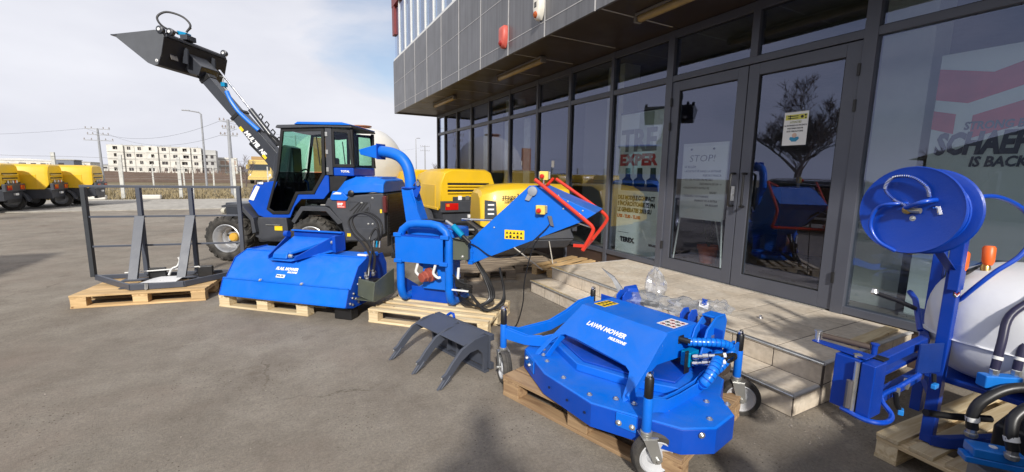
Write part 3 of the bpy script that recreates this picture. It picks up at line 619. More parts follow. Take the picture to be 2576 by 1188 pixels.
MB().lathe([(.10, 0), (.135, .2), (.15, .2), (.152, .25), (.135, .25), (.13, .21)], (0, 0, 0), Z3, 24).build('pot', surf('terracotta', (.62, .15, .06), .7), t)
m = MB(); rg = random.Random(5); lf = MB()
for k in range(9):
    a = rg.uniform(0, 6.28); h = rg.uniform(.35, .75); p1 = Vector((math.cos(a)*.18*rg.random(), math.sin(a)*.18, .22+h)); m.tube([(0, 0, .2), tuple(p1*.6+Vector((0, 0, .1))), tuple(p1)], .005, 5)
    for q in range(9):
        c = Vector((0, 0, .2)).lerp(p1, rg.uniform(.35, 1)); b = rg.uniform(0, 6.28); d = Vector((math.cos(b), math.sin(b), rg.uniform(-.4, .5)))*rg.uniform(.06, .12); s = d.cross(Z3).normalized()*.018
        lf.add([c, c+d*.5+s, c+d, c+d*.5-s], [(0, 1, 2, 3)])
m.build('stem', surf('stem', (.06, .07, .03), .7), t); lf.build('leaf', surf('leaf', (.035, .06, .02), .5), t)

t = thing('paper_notice', 'printed paper notice with yellow header taped on the right glass door', 'notice', (XF-.009, 2.46, 2.0))
MB().bb(-.001, .001, -.112, .112, -.16, .16).build('sheet', WPAPER, t)
MB().bb(-.0018, -.001, -.10, .10, .085, .135).build('header', surf('lime_print', (.6, .56, .10), .6), t)
for yy, zz, a_, b_ in ((.03, .12, .05, .004), (.03, .10, .05, .004), (.055, .11, .004, .02)): MB().bb(-.0025, -.0018, yy-a_, yy+a_, zz-b_, zz+b_).build('header_mark', BLKP, t)
for yy, zz, r_ in ((-.055, .11, .014), (-.085, .122, .009), (-.088, .096, .007)): MB().lathe([(r_, 0), (r_, .0012)], (-.0018, yy, zz), (-1, 0, 0), 10).build('header_mark', BLKP, t)
for i, s in enumerate(('ATENTIE!', 'LA INTRAREA IN INCINTA', 'PURTAREA MASTII', 'ESTE OBLIGATORIE')): text(s, .021 if i else .03, BLKP if i else surf('lime_dark', (.3, .3, .05), .6), (-.0018, 0, .052-i*.028), A, Z3, t, 0, align='CENTER', sx=.85)
m = MB(); m.prism([(-.045, -.10), (-.02, -.125), (.02, -.125), (.045, -.10), (.04, -.08), (-.04, -.08)], (-.002, 0, 0), Y3, Z3, X3, -.0005, .0005); m.build('mask_icon', surf('teal_print', (.03, .25, .42), .6), t)
m = MB(); m.lathe([(.022, 0), (.022, .0012)], (-.0015, 0, -.065), (-1, 0, 0), 16); m.build('face_icon', surf('skin_print', (.6, .42, .33), .6), t)
# ================================================================== BACKGROUND
# apartment block under construction
bl = thing('unfinished_apartment_block', 'long white four-storey apartment block under construction far beyond the fence', 'building', (-63, 235, 0), R(2))
CON = surf('grey_concrete', (.42, .42, .41), .85, var=.15, scale=.3); DRK = surf('dark_opening', (.05, .045, .05), .8)
BW, BH, BD = 31.5, 11.2, 12.0
m = MB(); m.bb(0, BW, .35, BD, -.5, BH-.2); m.build('wall', CON, bl)
cols = [0, 5.2, 8.6, 12.2, 16.4, 20.2, 23.8, 27.6, BW]; rgb = random.Random(4)
for fl in range(4):
    z0 = -.4+fl*2.9 if fl else -.4; z1 = z0+2.75
    MB().bb(-.2, BW+.2, .0, .5, z1, z1+.16).build('slab_edge', CON, bl)
    for i, (a, b) in enumerate(zip(cols[:-1], cols[1:])):
        wx = a+(b-a)*rgb.uniform(.38, .6); ww = rgb.choice((1.1, 1.5, 2.0)); hh = 1.35
        if (i+fl) % 4 == 2: ww = .9
        zb = z0+.95
        for (x0, x1, q0, q1) in ((a+.06, wx-ww/2, z0, z1), (wx+ww/2, b-.06, z0, z1), (wx-ww/2, wx+ww/2, z0, zb), (wx-ww/2, wx+ww/2, zb+hh, z1)):
            MB().bb(x0, x1, .1 if i % 3 else -.7, .36, q0, q1).build('wall_panel', DIRTW, bl) if x1 > x0 else None
        f = MB().bb(wx-ww/2, wx+ww/2, .30, .345, zb, zb+hh).build('window', DRK, bl)
        MB().bb(wx-.04, wx+.04, .22, .29, zb, zb+hh).build('mullion', DIRTW, f)
for k in range(10): MB().bb(1+k*3.2, 1.3+k*3.2, 2, 2.3, BH, BH+rgb.uniform(.3, .8)).build('parapet_post', CON, bl)
sb = thing('unfinished_grey_wing', 'bare grey concrete stair wing at the right end of the white unfinished block', 'building', (-31.3, 237, 0), R(2))
m = MB(); m.bb(0, 5.0, .3, 10, -.5, 10.4); m.build('wall', CON, sb)
for fl in range(3):
    MB().bb(-.1, 5.1, .0, .31, 2.4+fl*2.9, 2.6+fl*2.9).build('slab_edge', CON, sb)
    for x in (.7, 2.9): MB().bb(x, x+1.1, .22, .29, .9+fl*2.9, 2.2+fl*2.9).build('window', DRK, sb)
sc = thing('low_white_block', 'low white concrete frame building behind the fence right of the unfinished block', 'building', (-27.0, 250, 0), R(2))
m = MB(); m.bb(0, 7.5, .3, 10, -.5, 7.6); m.build('wall', DIRTW, sc)
for fl in range(2):
    MB().bb(-.2, 7.7, .0, .28, 3.3+fl*3.4, 3.6+fl*3.4).build('slab_edge', CON, sc)
    for x in (.8, 3.0, 5.2): MB().bb(x, x+1.8, .2, .28, 1.0+fl*3.2, 2.9+fl*3.2).build('window', surf('tan_board', (.45, .33, .26), .8), sc)
# sheds at the left
def shed(x, y, w_, d, h, roofh, mat, roofm, lab, rz=0):
    t = thing('warehouse', lab, 'building', (x, y, 0), rz)
    MB().bb(0, w_, 0, d, -.3, h).build('wall', mat, t)
    MB().prism([(-.3, h), (w_+.3, h), (w_+.3, h+.25), (w_*.5, h+roofh), (-.3, h+.25)], (0, -.2, 0), X3, Z3, Y3, 0, d+.4).build('roof', roofm, t)
    for k in range(int(w_/3)): MB().bb(1+k*3, 2.6+k*3, -.06, -.01, h*.45, h*.75).build('window', DRK, t)
    return t
shed(-112, 262, 26, 20, 4.2, .9, DIRTW, surf('white_roof', (.6, .6, .6), .6), 'long low white warehouse at the far left edge', R(4))
shed(-86.5, 262, 10, 14, 3.9, .6, DIRTW, CON, 'small white warehouse with grey roof left of the blue-grey shed')
shed(-79, 235, 5.5, 8, 4.4, .5, surf('bluegrey_cladding', (.16, .18, .22), .7), CON, 'dark blue-grey shed behind the yellow compressors')
shed(-84, 290, 20, 14, 3.0, 1.0, surf('offwhite_cladding', (.5, .5, .48), .8), surf('grey_sheet_roof', (.3, .31, .34), .6), 'long grey-roofed shed left of the unfinished block')
t = thing('site_container', 'white site container just behind the leftmost yellow compressor', 'container', (-43.5, 100, 0), R(3))
MB().bb(0, 5.5, 0, 2.4, .1, 2.1).build('body', DIRTW, t, .02); MB().bb(-.05, 5.55, -.05, 2.45, 2.1, 2.2).build('roof', WHT, t)
# fences
def fence(name, y, xs, h, th, lab, mesh_z):
    t = thing(name, lab, 'fence', (0, y, 0))
    p0 = None
    for x in xs:
        if p0 is None: p0 = MB().bb(-th/2, th/2, -th/2, th/2, -.1, h).build('post', POST, t); p0.location = (x, 0, 0)
        else: inst(p0, (x, random.uniform(-.04, .04), random.uniform(-.06, .04)), None, (random.uniform(-.02, .02), random.uniform(-.015, .015), 0))
    WIRE = surf('fence_wire', (.22, .22, .22), .6)
    for z in mesh_z:
        m = MB(); m.tube([(x, -.06, z+.01*math.sin(i)) for i, x in enumerate([xs[0]+(xs[-1]-xs[0])*k/60 for k in range(61)])], .006, 4); m.build('wire', WIRE, t)
    return t
f1 = fence('post_fence', 27.5, [-21.6, -19.3, -16.9, -14.4, -11.7, -9.3, -6.95, -4.68, -2.3, .1, 2.5, 4.9, 7.3], 2.15, .13, 'concrete post fence with wires along the near edge of the field', (.5, 1.0, 1.5, 2.0))
f2 = fence('post_fence', 45, [-34+2.05*k for k in range(22)], 1.85, .10, 'second row of thin concrete posts farther out in the field', (.9, 1.6))
for k, x in enumerate((-9.3, -4.68)):
    o = MB().prism([(-.12, 0), (-.05, 0), (.0, 1.5), (-.04, 1.5)], (x+.6, -.0, 0), X3, Z3, Y3, -.04, .04).build('brace', POST, f1)
for x, y, s, lab in ((-8.0, 27.2, .5, 'white concrete lump at the roadside left of the fence post'), (-5.9, 27.3, .45, 'white concrete lump at the roadside near the middle fence post')):
    m = MB(); m.bb(-s, s, -.15, .15, 0, .22); o = m.build('concrete_lump', DIRTW, None, .05); o.location = (x, y, .0); tag(o, lab, 'concrete lump')
# poles and lamps
def upole(x, y, h, lab, arms=((.2, .9), (.9, .7)), r=.09, lattice=False):
    t = thing('utility_pole', lab, 'pole', (x, y, 0))
    MB().tube([(0, 0, 0), (0, 0, h)], lambda k: r*(1.25-.5*k), 8).build('pole', STEELP if not lattice else POST, t)
    for dz, L_ in arms:
        MB().bb(-L_, L_, -.04, .04, h-dz-.03, h-dz+.03).build('cross_arm', STEELP, t)
        for s in (-1, -.5, .5, 1): MB().lathe([(.03, 0), (.045, .05), (.02, .08), (.035, .12)], (s*L_*.95, 0, h-dz+.05), Z3, 8).build('insulator', surf('porcelain', (.3, .26, .24), .4), t)
    return t
upole(-12.9, 46.5, 4.65, 'concrete utility pole with crossarms left of the unfinished block', ((.05, .75), (.5, .65), (.95, .9)))
upole(-2.62, 30, 4.4, 'concrete utility pole with crossarms beside the loader boom', ((.1, .42), (.5, .3), (.9, .42)), .10)
upole(2.6, 95, 8.5, 'thin distant utility pole behind the loader boom', ((.3, 1.0),), .12)
upole(24, 80, 6.8, 'distant utility pole with crossarms right of the chute', ((.2, .9), (1.0, .9)), .12)
def lamp(x, y, h, arm, lab, rz=0, name='street_lamp'):
    t = thing(name, lab, 'street lamp', (x, y, 0), rz)
    MB().tube([(0, 0, 0), (0, 0, h*.5), (0, 0, h-.15), (arm*.15, 0, h), (arm, 0, h+abs(arm)*.1)], lambda k: .09-.045*k, 8).build('pole', STEELP, t)
    MB().box((arm*1.12, 0, h+abs(arm)*.1), (.55, .2, .09)).build('lamp_head', STEELP, t, .02); return t
lamp(-6.0, 46.5, 6.45, -.95, 'tall street lamp with arm standing between the pole and the unfinished block')
lamp(-1.9, 165, 9.0, -1.2, 'small far street lamp above the unfinished block roof')
lamp(19.5, 70, 7.2, .4, 'distant street lamp right of the white tank')
lamp(-40, 10.5, 12.2, .9, 'street lamp on the far side of the yard, seen only as a reflection')
# overhead wires
m = MB()
for (a, b, sag) in (((-13.6, 46.5, 4.6), (-3.0, 30, 4.3), .9), ((-12.2, 46.5, 4.2), (-2.2, 30, 3.9), .9), ((-40, 60, 5.2), (-13.6, 46.5, 4.6), 1.0), ((-3.0, 30, 4.3), (24, 80, 6.6), 1.2)):
    a, b = Vector(a), Vector(b); m.tube([a.lerp(b, k/16)-Vector((0, 0, sag*4*(k/16)*(1-k/16))) for k in range(17)], .007, 4)
tag(m.build('overhead_wires', surf('wire', (.08, .08, .09), .6)), 'sagging overhead wires between the utility poles', 'wires')
# bare shrubs and trees
BARK = surf('bare_twigs', (.13, .10, .09), .9, var=.3, scale=3)
def bare_tree(x, y, h, spread, lab, seed, depth=5, r0=.12, name='bare_tree', trunk_h=.25, cat='tree', rmin=.006):
    t = thing(name, lab, cat, (x, y, 0)); rg = random.Random(seed); tr = MB(); tw = MB()
    def grow(p, d, L_, r, n):
        q = [p]; 
        for k in range(3):
            d = (d+Vector((rg.uniform(-1, 1), rg.uniform(-1, 1), rg.uniform(-.3, .6)))*.13).normalized(); q.append(q[-1]+d*L_/3)
        (tr if n >= depth-1 else tw).tube(q, (lambda k: r*(1-.4*k)), 6 if n >= depth-1 else 3)
        if n == 0: return
        for k in range((4 if n > 1 else 6)):
            a = rg.uniform(0, 6.28); e = (d*rg.uniform(.5, 1.1)+Vector((math.cos(a), math.sin(a), rg.uniform(.0, .75)))*spread).normalized()
            grow(q[rg.choice((1, 2, 3, 3))], e, L_*rg.uniform(.55, .85), max(r*.55, rmin), n-1)
    grow(Vector((0, 0, -.05)), Vector((0, 0, 1)), h*trunk_h, r0, depth)
    tr.build('trunk', BARK, t, ang=60); tw.build('crown', BARK, t, ang=60); return t
bare_tree(-11.0, 10.8, 7.6, .72, 'large bare tree beyond the parked car, seen reflected in the right door', 21, 6, .13, trunk_h=.25, rmin=.009)
bare_tree(-10.5, 5.6, 4.2, .7, 'smaller bare tree beside the dark house, seen only as a reflection', 22, 5, .12)
bare_tree(-3.0, 46, 4.6, .45, 'thin bare sapling behind the fence beside the utility pole', 23, 4, .07)
for k, (x, y, h) in enumerate(((15.5, 46, 3.2), (17.2, 47, 3.0), (18.6, 45, 3.4), (20.5, 48, 3.3), (13.9, 48, 2.6))):
    bare_tree(x, y, h, .5, ['bare leafless shrub just left of the showroom corner', 'bare shrub behind the chute, second from the showroom', 'tall bare shrub touching the showroom corner', 'bare shrub partly hidden by the showroom', 'low bare shrub nearest the white tank'][k], 30+k, 4, .06, 'bare_shrub', .3, 'shrub')['group'] = 'bare shrubs behind the yellow compressors'
m = MB(); rg = random.Random(9)
for k in range(1400):
    x = rg.uniform(-90, 60); y = rg.uniform(120, 138); h = rg.uniform(.6, 2.4)*(1 if noise.noise(Vector((x*.08, 0, 0))) > -.1 else .3); a = rg.uniform(-.5, .5)
    m.add([(x-.12, y, -.2), (x+.12, y, -.2), (x+a, y, h)], [(0, 1, 2)])
g = m.build('scrub', surf('brown_scrub', (.15, .105, .085), .95, var=.3, scale=.3)); g['kind'] = 'stuff'; g['label'] = 'brown scrub along the foot of the far buildings'

# yellow lorry
t = thing('yellow_lorry', 'faded yellow lorry with flat cab standing in the field behind the loader boom', 'lorry', (-2.3, 58, 0), R(-8))
LY = surf('faded_yellow', (.58, .43, .13), .5, var=.15)
MB().prism([(-1.2, .7), (-1.2, 2.5), (-1.05, 2.75), (1.05, 2.75), (1.2, 2.5), (1.2, .7)], (0, 0, 0), X3, Z3, Y3, 0, 1.9).build('cab', LY, t, .05)
MB().bb(-1.05, 1.05, -.02, 0, 1.55, 2.25).build('windscreen', surf('dark_windscreen', (.05, .06, .07), .1), t); MB().bb(-1.25, 1.25, -.15, .02, .45, .85).build('bumper', LY, t, .03)
MB().bb(-1.2, 1.2, 2.0, 6.5, 1.1, 3.2).build('load_box', surf('tan_tarpaulin', (.34, .22, .10), .8), t, .05); MB().bb(-.9, .9, .2, 6.4, .6, 1.05).build('chassis', BLK, t)
for x in (-1.02, 1.02):
    MB().bb(x-.1, x+.1, -.04, 0, .95, 1.15).build('headlight', WHT, t)
    MB().bb(x*1.25-.08, x*1.25+.08, -.1, .0, 1.7, 2.2).build('mirror', LY, t)
    for y in (.9, 4.2, 5.4): MB().lathe([(.25, -.14), (.48, -.14), (.5, -.08), (.5, .08), (.48, .14), (.25, .14)], (x, y, .5), X3, 20).build('wheel', RUB, t)

# white tank on skid behind the loader
t = thing('white_tank', 'big white cylindrical tank with an orange-brown bracket behind the loader cab', 'tank', (1.9, 15.0, -.05), R(-8)); t.scale = (.94, .94, .92)
prof = [(.02, -2.1), (.5, -2.05), (.95, -1.85), (1.22, -1.5), (1.30, -1.1), (1.31, -.4), (1.33, -.38), (1.31, -.36), (1.30, 1.1), (1.22, 1.5), (.95, 1.85), (.5, 2.05), (.02, 2.1)]
MB().lathe(prof, (0, 0, 1.9), Vector((.55, -.83, 0)), 40).build('shell', surf('weathered_white_tank', (.68, .67, .64), .5, var=.08, scale=.9, bump=.05, bscale=6), t)
MB().lathe([(.24, 0), (.24, .08), (.30, .08), (.30, .11)], (.5, -1.0, 3.12), Z3, 20).build('hatch', surf('rust_brown', (.30, .13, .07), .6), t)
MB().bb(-.95, -.55, -1.55, -1.45, 1.2, 2.75).build('bracket', surf('orange_bracket', (.48, .17, .06), .6), t, .01)
for s in (-1, 1):
    for e in (-1, 1): MB().bb(s*.75-.08+e*.5, s*.75+.08+e*.5, e*.8-.08, e*.8+.08, 0, 1.1).build('leg', STEELP, t)

# ------------------------------------------------------------------ wheels
def tyre_wheel(parent, c, ax, ro, wd, rr, lugs=20, dirn=1, dish=.0, hubm=None):
    "ax points out of the vehicle; lugged tyre, rim and hub as parts of one wheel"
    ax = Vector(ax).normalized(); c = Vector(c); h = wd/2
    prof = [(rr, -h*.85), (rr+.03, -h*.98), (ro*.80, -h*1.02), (ro*.93, -h*.9), (ro*.955, -h*.6), (ro*.965, 0), (ro*.955, h*.6), (ro*.93, h*.9), (ro*.80, h*1.02), (rr+.03, h*.98), (rr, h*.85), (rr-.015, h*.5), (rr-.015, -h*.5)]
    m = MB(); m.lathe(prof, c, ax, 48, closed=True)
    u = ax.orthogonal().normalized(); v = ax.cross(u)
    for k in range(lugs):
        for side in (-1, 1):
            a0 = 2*math.pi*(k+(.5 if side > 0 else 0))/lugs; q = []
            for (da, s, r0, r1) in ((0, 1.0, ro*.86, ro*.97), (.0, .62, ro*.945, ro), (dirn*-.20, .02, ro*.95, ro)):
                pass
            st = [(side*h*1.03, 0, ro*.82, ro*.93), (side*h*.84, .01, ro*.93, ro*.995), (side*h*.45, .07, ro*.95, ro*1.004), (side*h*-.04, .19, ro*.955, ro*1.004)]
            wdt = math.radians(360/lugs*.19); vs = []
            for (off, da, ri, r1) in st:
                for sg in (-1, 1):
                    a = a0+da*dirn+sg*wdt
                    d = u*math.cos(a)+v*math.sin(a); vs += [c+ax*off+d*ri, c+ax*off+d*r1]
            fs = []
            for i in range(3):
                o_ = i*4; n_ = o_+4
                fs += [(o_+1, o_+3, n_+3, n_+1), (o_, o_+1, n_+1, n_), (o_+2, n_+2, n_+3, o_+3)]
            fs += [(0, 2, 3, 1), (12, 13, 15, 14)]
            m.add(vs, fs)
    tyre = m.build('wheel', RUB, parent, ang=40)
    m = MB()
    m.lathe([(rr-.012, h*.62), (rr+.004, h*.90), (rr+.012, h*.93), (rr+.002, h*.96), (rr-.02, h*.80), (rr-.03, h*.45), (rr-.045, h*.30), (rr-.05, -h*.0), (rr-.075, -h*.15), (rr-.09, -h*.45), (.06, -h*.42), (.06, -h*.5), (rr-.02, -h*.6)], c, ax, 40, closed=True)
    m.build('rim', RIM, tyre)
    hb = MB(); hb.lathe([(.075, -h*.42), (.075, -h*.1), (.055, h*.05), (.03, h*.06)], c, ax, 14); hb.build('hub', hubm or surf('ochre_hub', (.62, .36, .05), .5), tyre)
    for k in range(6):
        a = 2*math.pi*k/6; d = u*math.cos(a)+v*math.sin(a); MB().lathe([(.016, -h*.42), (.016, -h*.25), (.009, -h*.22)], c+d*.115, ax, 6).build('wheel_nut', BLK, tyre)
    return tyre
def plain_wheel(parent, c, ax, ro, wd, rr, rim=RIM):
    ax = Vector(ax).normalized(); h = wd/2
    t_ = MB().lathe([(rr, -h*.8), (rr+.02, -h), (ro*.95, -h*.95), (ro, -h*.6), (ro, h*.6), (ro*.95, h*.95), (rr+.02, h), (rr, h*.8)], c, ax, 28, closed=True).build('wheel', RUB, parent)
    MB().lathe([(rr-.01, h*.2), (rr, h*.75), (rr+.01, h*.9), (rr-.02, h*.7), (rr-.05, h*.1), (.07, h*.15), (.06, h*.5), (.01, h*.5), (.01, 0)], c, ax, 24, closed=True).build('rim', rim, t_)
    return t_

# ================================================================== YELLOW COMPRESSORS
def compressor(lab, loc, rz, Lc=2.5, W=1.36, zt=1.62, zb=.72, s=1.0, letters=False, open_vents=True, wheels=True, tp=1.0, group='yellow towable compressors'):
    t = thing('towable_compressor', lab, 'compressor', loc, rz, group)
    # canopy: cross-section chamfered, tapering toward front; rear face at y=0
    def sec(y, z1, ins, zlow):
        return [(.0+ins, y, zlow), (0+ins, y, z1-.30), (.09+ins, y, z1-.07), (.24+ins, y, z1), (W-.24-ins, y, z1), (W-.09-ins, y, z1-.07), (W-ins, y, z1-.30), (W-ins, y, zlow)]
    secs = [sec(.0, zt-.03, .03, zb+.16), sec(.10, zt, .0, zb), sec(Lc*.55, zt, 0, zb), sec(Lc*.82, zt-.07*tp, .02*tp, zb), sec(Lc*.97, zt-.24*tp, .08*tp, zb+.05*tp), sec(Lc, zt-.36*tp, .13*tp, zb+.1*tp)]
    m = MB(); vs = [p for q in secs for p in q]; n = 8; fs = [tuple(range(n)), tuple((len(secs)-1)*n+k for k in range(n))[::-1]]
    for i in range(len(secs)-1):
        for k in range(n): fs.append((i*n+k, i*n+(k+1) % n, (i+1)*n+(k+1) % n, (i+1)*n+k))
    m.add(vs, fs); body = m.build('canopy', YEL, t, .02, ang=30)
    # side relief step and lower lip
    for x0, x1 in ((-.012, .004), (W-.004, W+.012)):
        MB().bb(x0, x1, .30, Lc*.52, zb+.02, zt-.36).build('side_panel', YEL, t, .008)
    MB().bb(-.02, .02, .12, Lc*.6, zb-.02, zb+.035).build('side_lip', YEL, t, .008)
    # rear vents
    if open_vents:
        for k in range(2):
            z = zt-.34-k*.15
            MB().bb(.18, W-.18, -.012, .03, z-.02, z+.03).build('vent_slot', BLK, t); MB().prism([(-.045, z-.045), (.0, z-.01), (.02, z-.01), (.02, z-.06), (-.03, z-.06)], (.18, 0, 0), Y3, Z3, X3, 0, W-.36).build('louvre', YEL, t, .004)
        MB().bb(.30, W-.06, -.02, .02, zb+.17, zt-.62).build('control_panel', DGR, t, .006)
        for k, (a, mt) in enumerate(((.42, WPAPER), (.60, ZINC), (.75, WPAPER), (.90, ORG), (1.0, WPAPER))): MB().bb(a, a+.09, -.024, -.02, zb+.21, zb+.30).build('sticker', mt, t)
    # chassis
    MB().hexa([(.10, -.02, .38), (W-.10, -.02, .38), (W-.10, Lc*.9, .38), (.10, Lc*.9, .38)], [(.02, -.05, zb+.02), (W-.02, -.05, zb+.02), (W-.02, Lc*.95, zb+.02), (.02, Lc*.95, zb+.02)]).build('chassis', DGR, t, .02)
    MB().bb(0.0, W, -.11, -.02, zb-.06, zb+.19).build('bumper', DGR, t, .015)
    for x in (.09, W-.40):
        r_ = MB().bb(x, x+.30, -.125, -.108, zb-.005, zb+.145).build('tail_light', LENS, t, .006)
        MB().bb(x+.02, x+.09, -.130, -.125, zb+.07, zb+.13).build('indicator', surf('amber_glass', (.7, .2, .02), .2), r_)
    MB().bb(W/2-.05, W/2+.17, -.10, -.05, zb-.19, zb-.12).build('number_plate', WPAPER, t)
    MB().bb(.2, W-.2, -.04, .06, .30, .42).build('cross_member', BLK, t, .01)
    # fenders and wheels
    if wheels:
        yw = Lc*.36
        for x, sx in ((-.10, -1), (W+.10, 1)):
            m = MB(); pts = []
            arc = [(math.cos(a), math.sin(a)) for a in [math.pi*k/10 for k in range(11)]]
            poly = [(yw+.42*c, .30+.40*s_) for c, s_ in arc]+[(yw+.36*c, .30+.34*s_) for c, s_ in arc[::-1]]
            m.prism(poly, (x, 0, 0), Y3, Z3, X3, -.13, .13); m.build('fender', DGR, t, .01)
            plain_wheel(t, (x, yw, .31), (sx, 0, 0), .31, .19, .19)
    # towbar
    m = MB(); m.tube([(W/2-.25, Lc*.8, .45), (W/2, Lc+.5, .45), (W/2, Lc+.95, .48)], .035, 8); m.tube([(W/2+.25, Lc*.8, .45), (W/2, Lc+.5, .45)], .035, 8); m.build('towbar', BLK, t)
    MB().tube([(W/2, Lc+.8, .48), (W/2, Lc+.8, .05)], .025, 8).build('jockey_stand', ZINC, t)
    # badge
    yb = Lc*.62 if tp == 1 else Lc*.83
    MB().prism([(yb, zt-.52), (yb+.02, zt-.27), (yb+.20, zt-.25), (yb+.20, zt-.55)], (-.014, 0, 0), Y3, Z3, X3, -.004, .0).build('badge', surf('dark_badge', (.05, .06, .07), .4), t)
    for k in range(3): MB().bb(-.021, -.018, yb+.05, yb+.15, zt-.335-k*.07, zt-.31-k*.07).build('badge_bar', WHP, t)
    return t
cA = compressor('big yellow compressor with red tail light right behind the blue chute', (3.02, 9.0, 0), 0)
cC = compressor('yellow compressor farthest back at the showroom, mostly hidden behind the chute pipe', (3.15, 12.1, 0), 0)
cB = compressor('small yellow compressor with stage V lettering strapped on pallets by the window', (4.12, 5.62, .144), R(76), 1.50, 1.15, 1.22, .52, open_vents=True, wheels=False, tp=.45)
MB().hexa([(.05, .05, .18), (1.10, .05, .18), (1.10, 1.3, .18), (.05, 1.3, .18)], [(-.03, -.06, .34), (1.18, -.06, .34), (1.18, 1.5, .34), (-.03, 1.5, .34)]).build('lower_body', DGR, cB, .03)
MB().hexa([(-.03, -.06, .341), (1.18, -.06, .341), (1.18, 1.5, .341), (-.03, 1.5, .341)], [(.0, .02, .53), (1.15, .02, .53), (1.15, 1.56, .53), (.0, 1.56, .53)]).build('lower_body', DGR, cB, .02)
MB().bb(-.05, .0, 1.0, 1.3, .36, .50).build('wheel_arch', BLK, cB, .02)
# lettering on its left side (side faces the camera; local +y runs to image left)
text('stage', .10, BLKP, (-.018, 1.17, .99), (0, -1, 0), Z3, cB, 0, bold=.001, sx=1.1); text('V', .12, BLKP, (-.018, .925, .985), (0, -1, 0), Z3, cB, 0, bold=.005)
text('COMPLIANT', .028, BLKP, (-.018, 1.13, .935), (0, -1, 0), Z3, cB, 0, bold=.001)
cB.location.z = .144
for i, (x, y, lab) in enumerate(((-7.95, 19.7, 'yellow compressor cut off by the left edge of the photo'), (-7.35, 21.2, 'middle yellow compressor of the three at the left'), (-6.62, 22.7, 'rightmost of the three yellow compressors at the left'))):
    compressor(lab, (x, y, 0), R(92), 2.5, 1.35, 1.60, .74)
# ================================================================== WHEEL LOADER
ld = thing('wheel_loader', 'blue and dark grey compact wheel loader with cab and boom raised to the left', 'loader', (-.88, 8.34, 0), math.atan2(-.73, 1.23))
for (x, y, sy) in ((0, .16, -1), (1.43, .16, -1), (0, 1.04, 1), (1.43, 1.04, 1)):
    tyre_wheel(ld, (x, y, .38), (0, sy, 0), .385, .32, .225, 18, dirn=(1 if sy < 0 else -1))
for x in (0, 1.43): MB().cyl((x, .25, .38), (x, .95, .38), .07, 12).build('axle', BLK, ld)
# front frame, mid body
MB().bb(-.25, .7, .38, .82, .36, .95).build('front_frame', ARM, ld, .02)
MB().prism([(.45, .42), (.52, .74), (1.0, .74), (1.02, .55), (.98, .42), (.9, .34), (.6, .34)], (0, .07, 0), X3, Z3, Y3, 0, .2).build('step_box', DGR, ld, .012)
MB().bb(.7, 1.9, .34, .86, .30, .72).build('chassis', BLK, ld, .02)
MB().cyl((.62, .5, .4), (.98, .5, .36), .12, 14).build('fuel_tank', BLK, ld)
st_ = MB().bb(.80, .93, .060, .068, .53, .60).build('sticker', YST, ld)
MB().tube([(.66, .055, .62), (.9, .055, .62)], .008, 6).build('step_bar', ZINC, ld)
# front fender (near side and far side)
for y0 in (-.02, .90):
    m = MB(); pl = [(-.02, .93), (.06, .95), (.30, .96), (.50, .74), (.53, .50), (.47, .48), (.45, .70), (.27, .90), (.05, .905), (-.02, .90)]
    m.prism(pl, (0, y0, 0), X3, Z3, Y3, 0, .32); m.build('front_fender', DGR, ld, .006)
    m = MB(); pl = [(1.13, .70), (1.27, .90), (1.30, .94), (1.72, .94), (1.77, .92), (1.98, .69), (1.90, .66), (1.71, .87), (1.33, .87), (1.18, .66)]
    m.prism(pl, (0, y0+.01, 0), X3, Z3, Y3, 0, .33); m.build('rear_fender', DGR, ld, .006)
# blue lower cab shell: nose + sill band
m = MB(); nose = [(.34, 1.0), (.46, 1.26), (.56, 1.30), (.80, 1.34), (.86, 1.33), (.66, .86), (.76, .79), (1.0, .79), (1.19, 1.13), (1.47, 1.13), (1.62, 1.44), (1.72, 1.45), (1.72, 1.18), (1.62, 1.06), (1.24, 1.05), (1.12, .92), (1.04, .74), (.64, .72), (.5, .77)]
m.prism(nose, (0, .12, 0), X3, Z3, Y3, 0, .03); m.build('side_shell', BLUED, ld, .008)
m = MB(); m.prism([(.34, 1.0), (.46, 1.26), (.56, 1.30), (.78, 1.33), (.62, .9), (.72, .76), (.5, .77)], (0, .151, 0), X3, Z3, Y3, 0, .20); m.prism([(.34, 1.0), (.46, 1.26), (.56, 1.30), (.78, 1.33), (.62, .9), (.72, .76), (.5, .77)], (0, .85, 0), X3, Z3, Y3, 0, .2); m.build('nose', BLUE, ld, .02)
MB().prism([(.36, 1.03), (.50, 1.26), (.56, 1.24), (.44, 1.01)], (0, .112, 0), X3, Z3, Y3, 0, .012).build('reflector_strip', WHP, ld, .003)
MB().prism([(.46, 1.1), (.62, 1.38), (.80, 1.42), (.80, 1.2), (.6, .9)], (0, .28, 0), X3, Z3, Y3, 0, .56).build('front_cowl', DGR, ld, .04)
text('1058', .05, WHP, (.52, .110, 1.285), X3, Z3, ld, .2, bold=.003); text('SERIES', .028, WHP, (.60, .26, 1.40), X3, Z3, ld, .2)
# cab
TB, TT = 1.10, .10
m = MB(); z0, z1 = 1.30, 2.20
def post(a, b, w_=.045, name='pillar'):
    MB().tube([a, b], w_/1.3, 4).build(name, BLK if name == 'pillar' else DGR, ld)
cabN, cabF = .14, 1.06
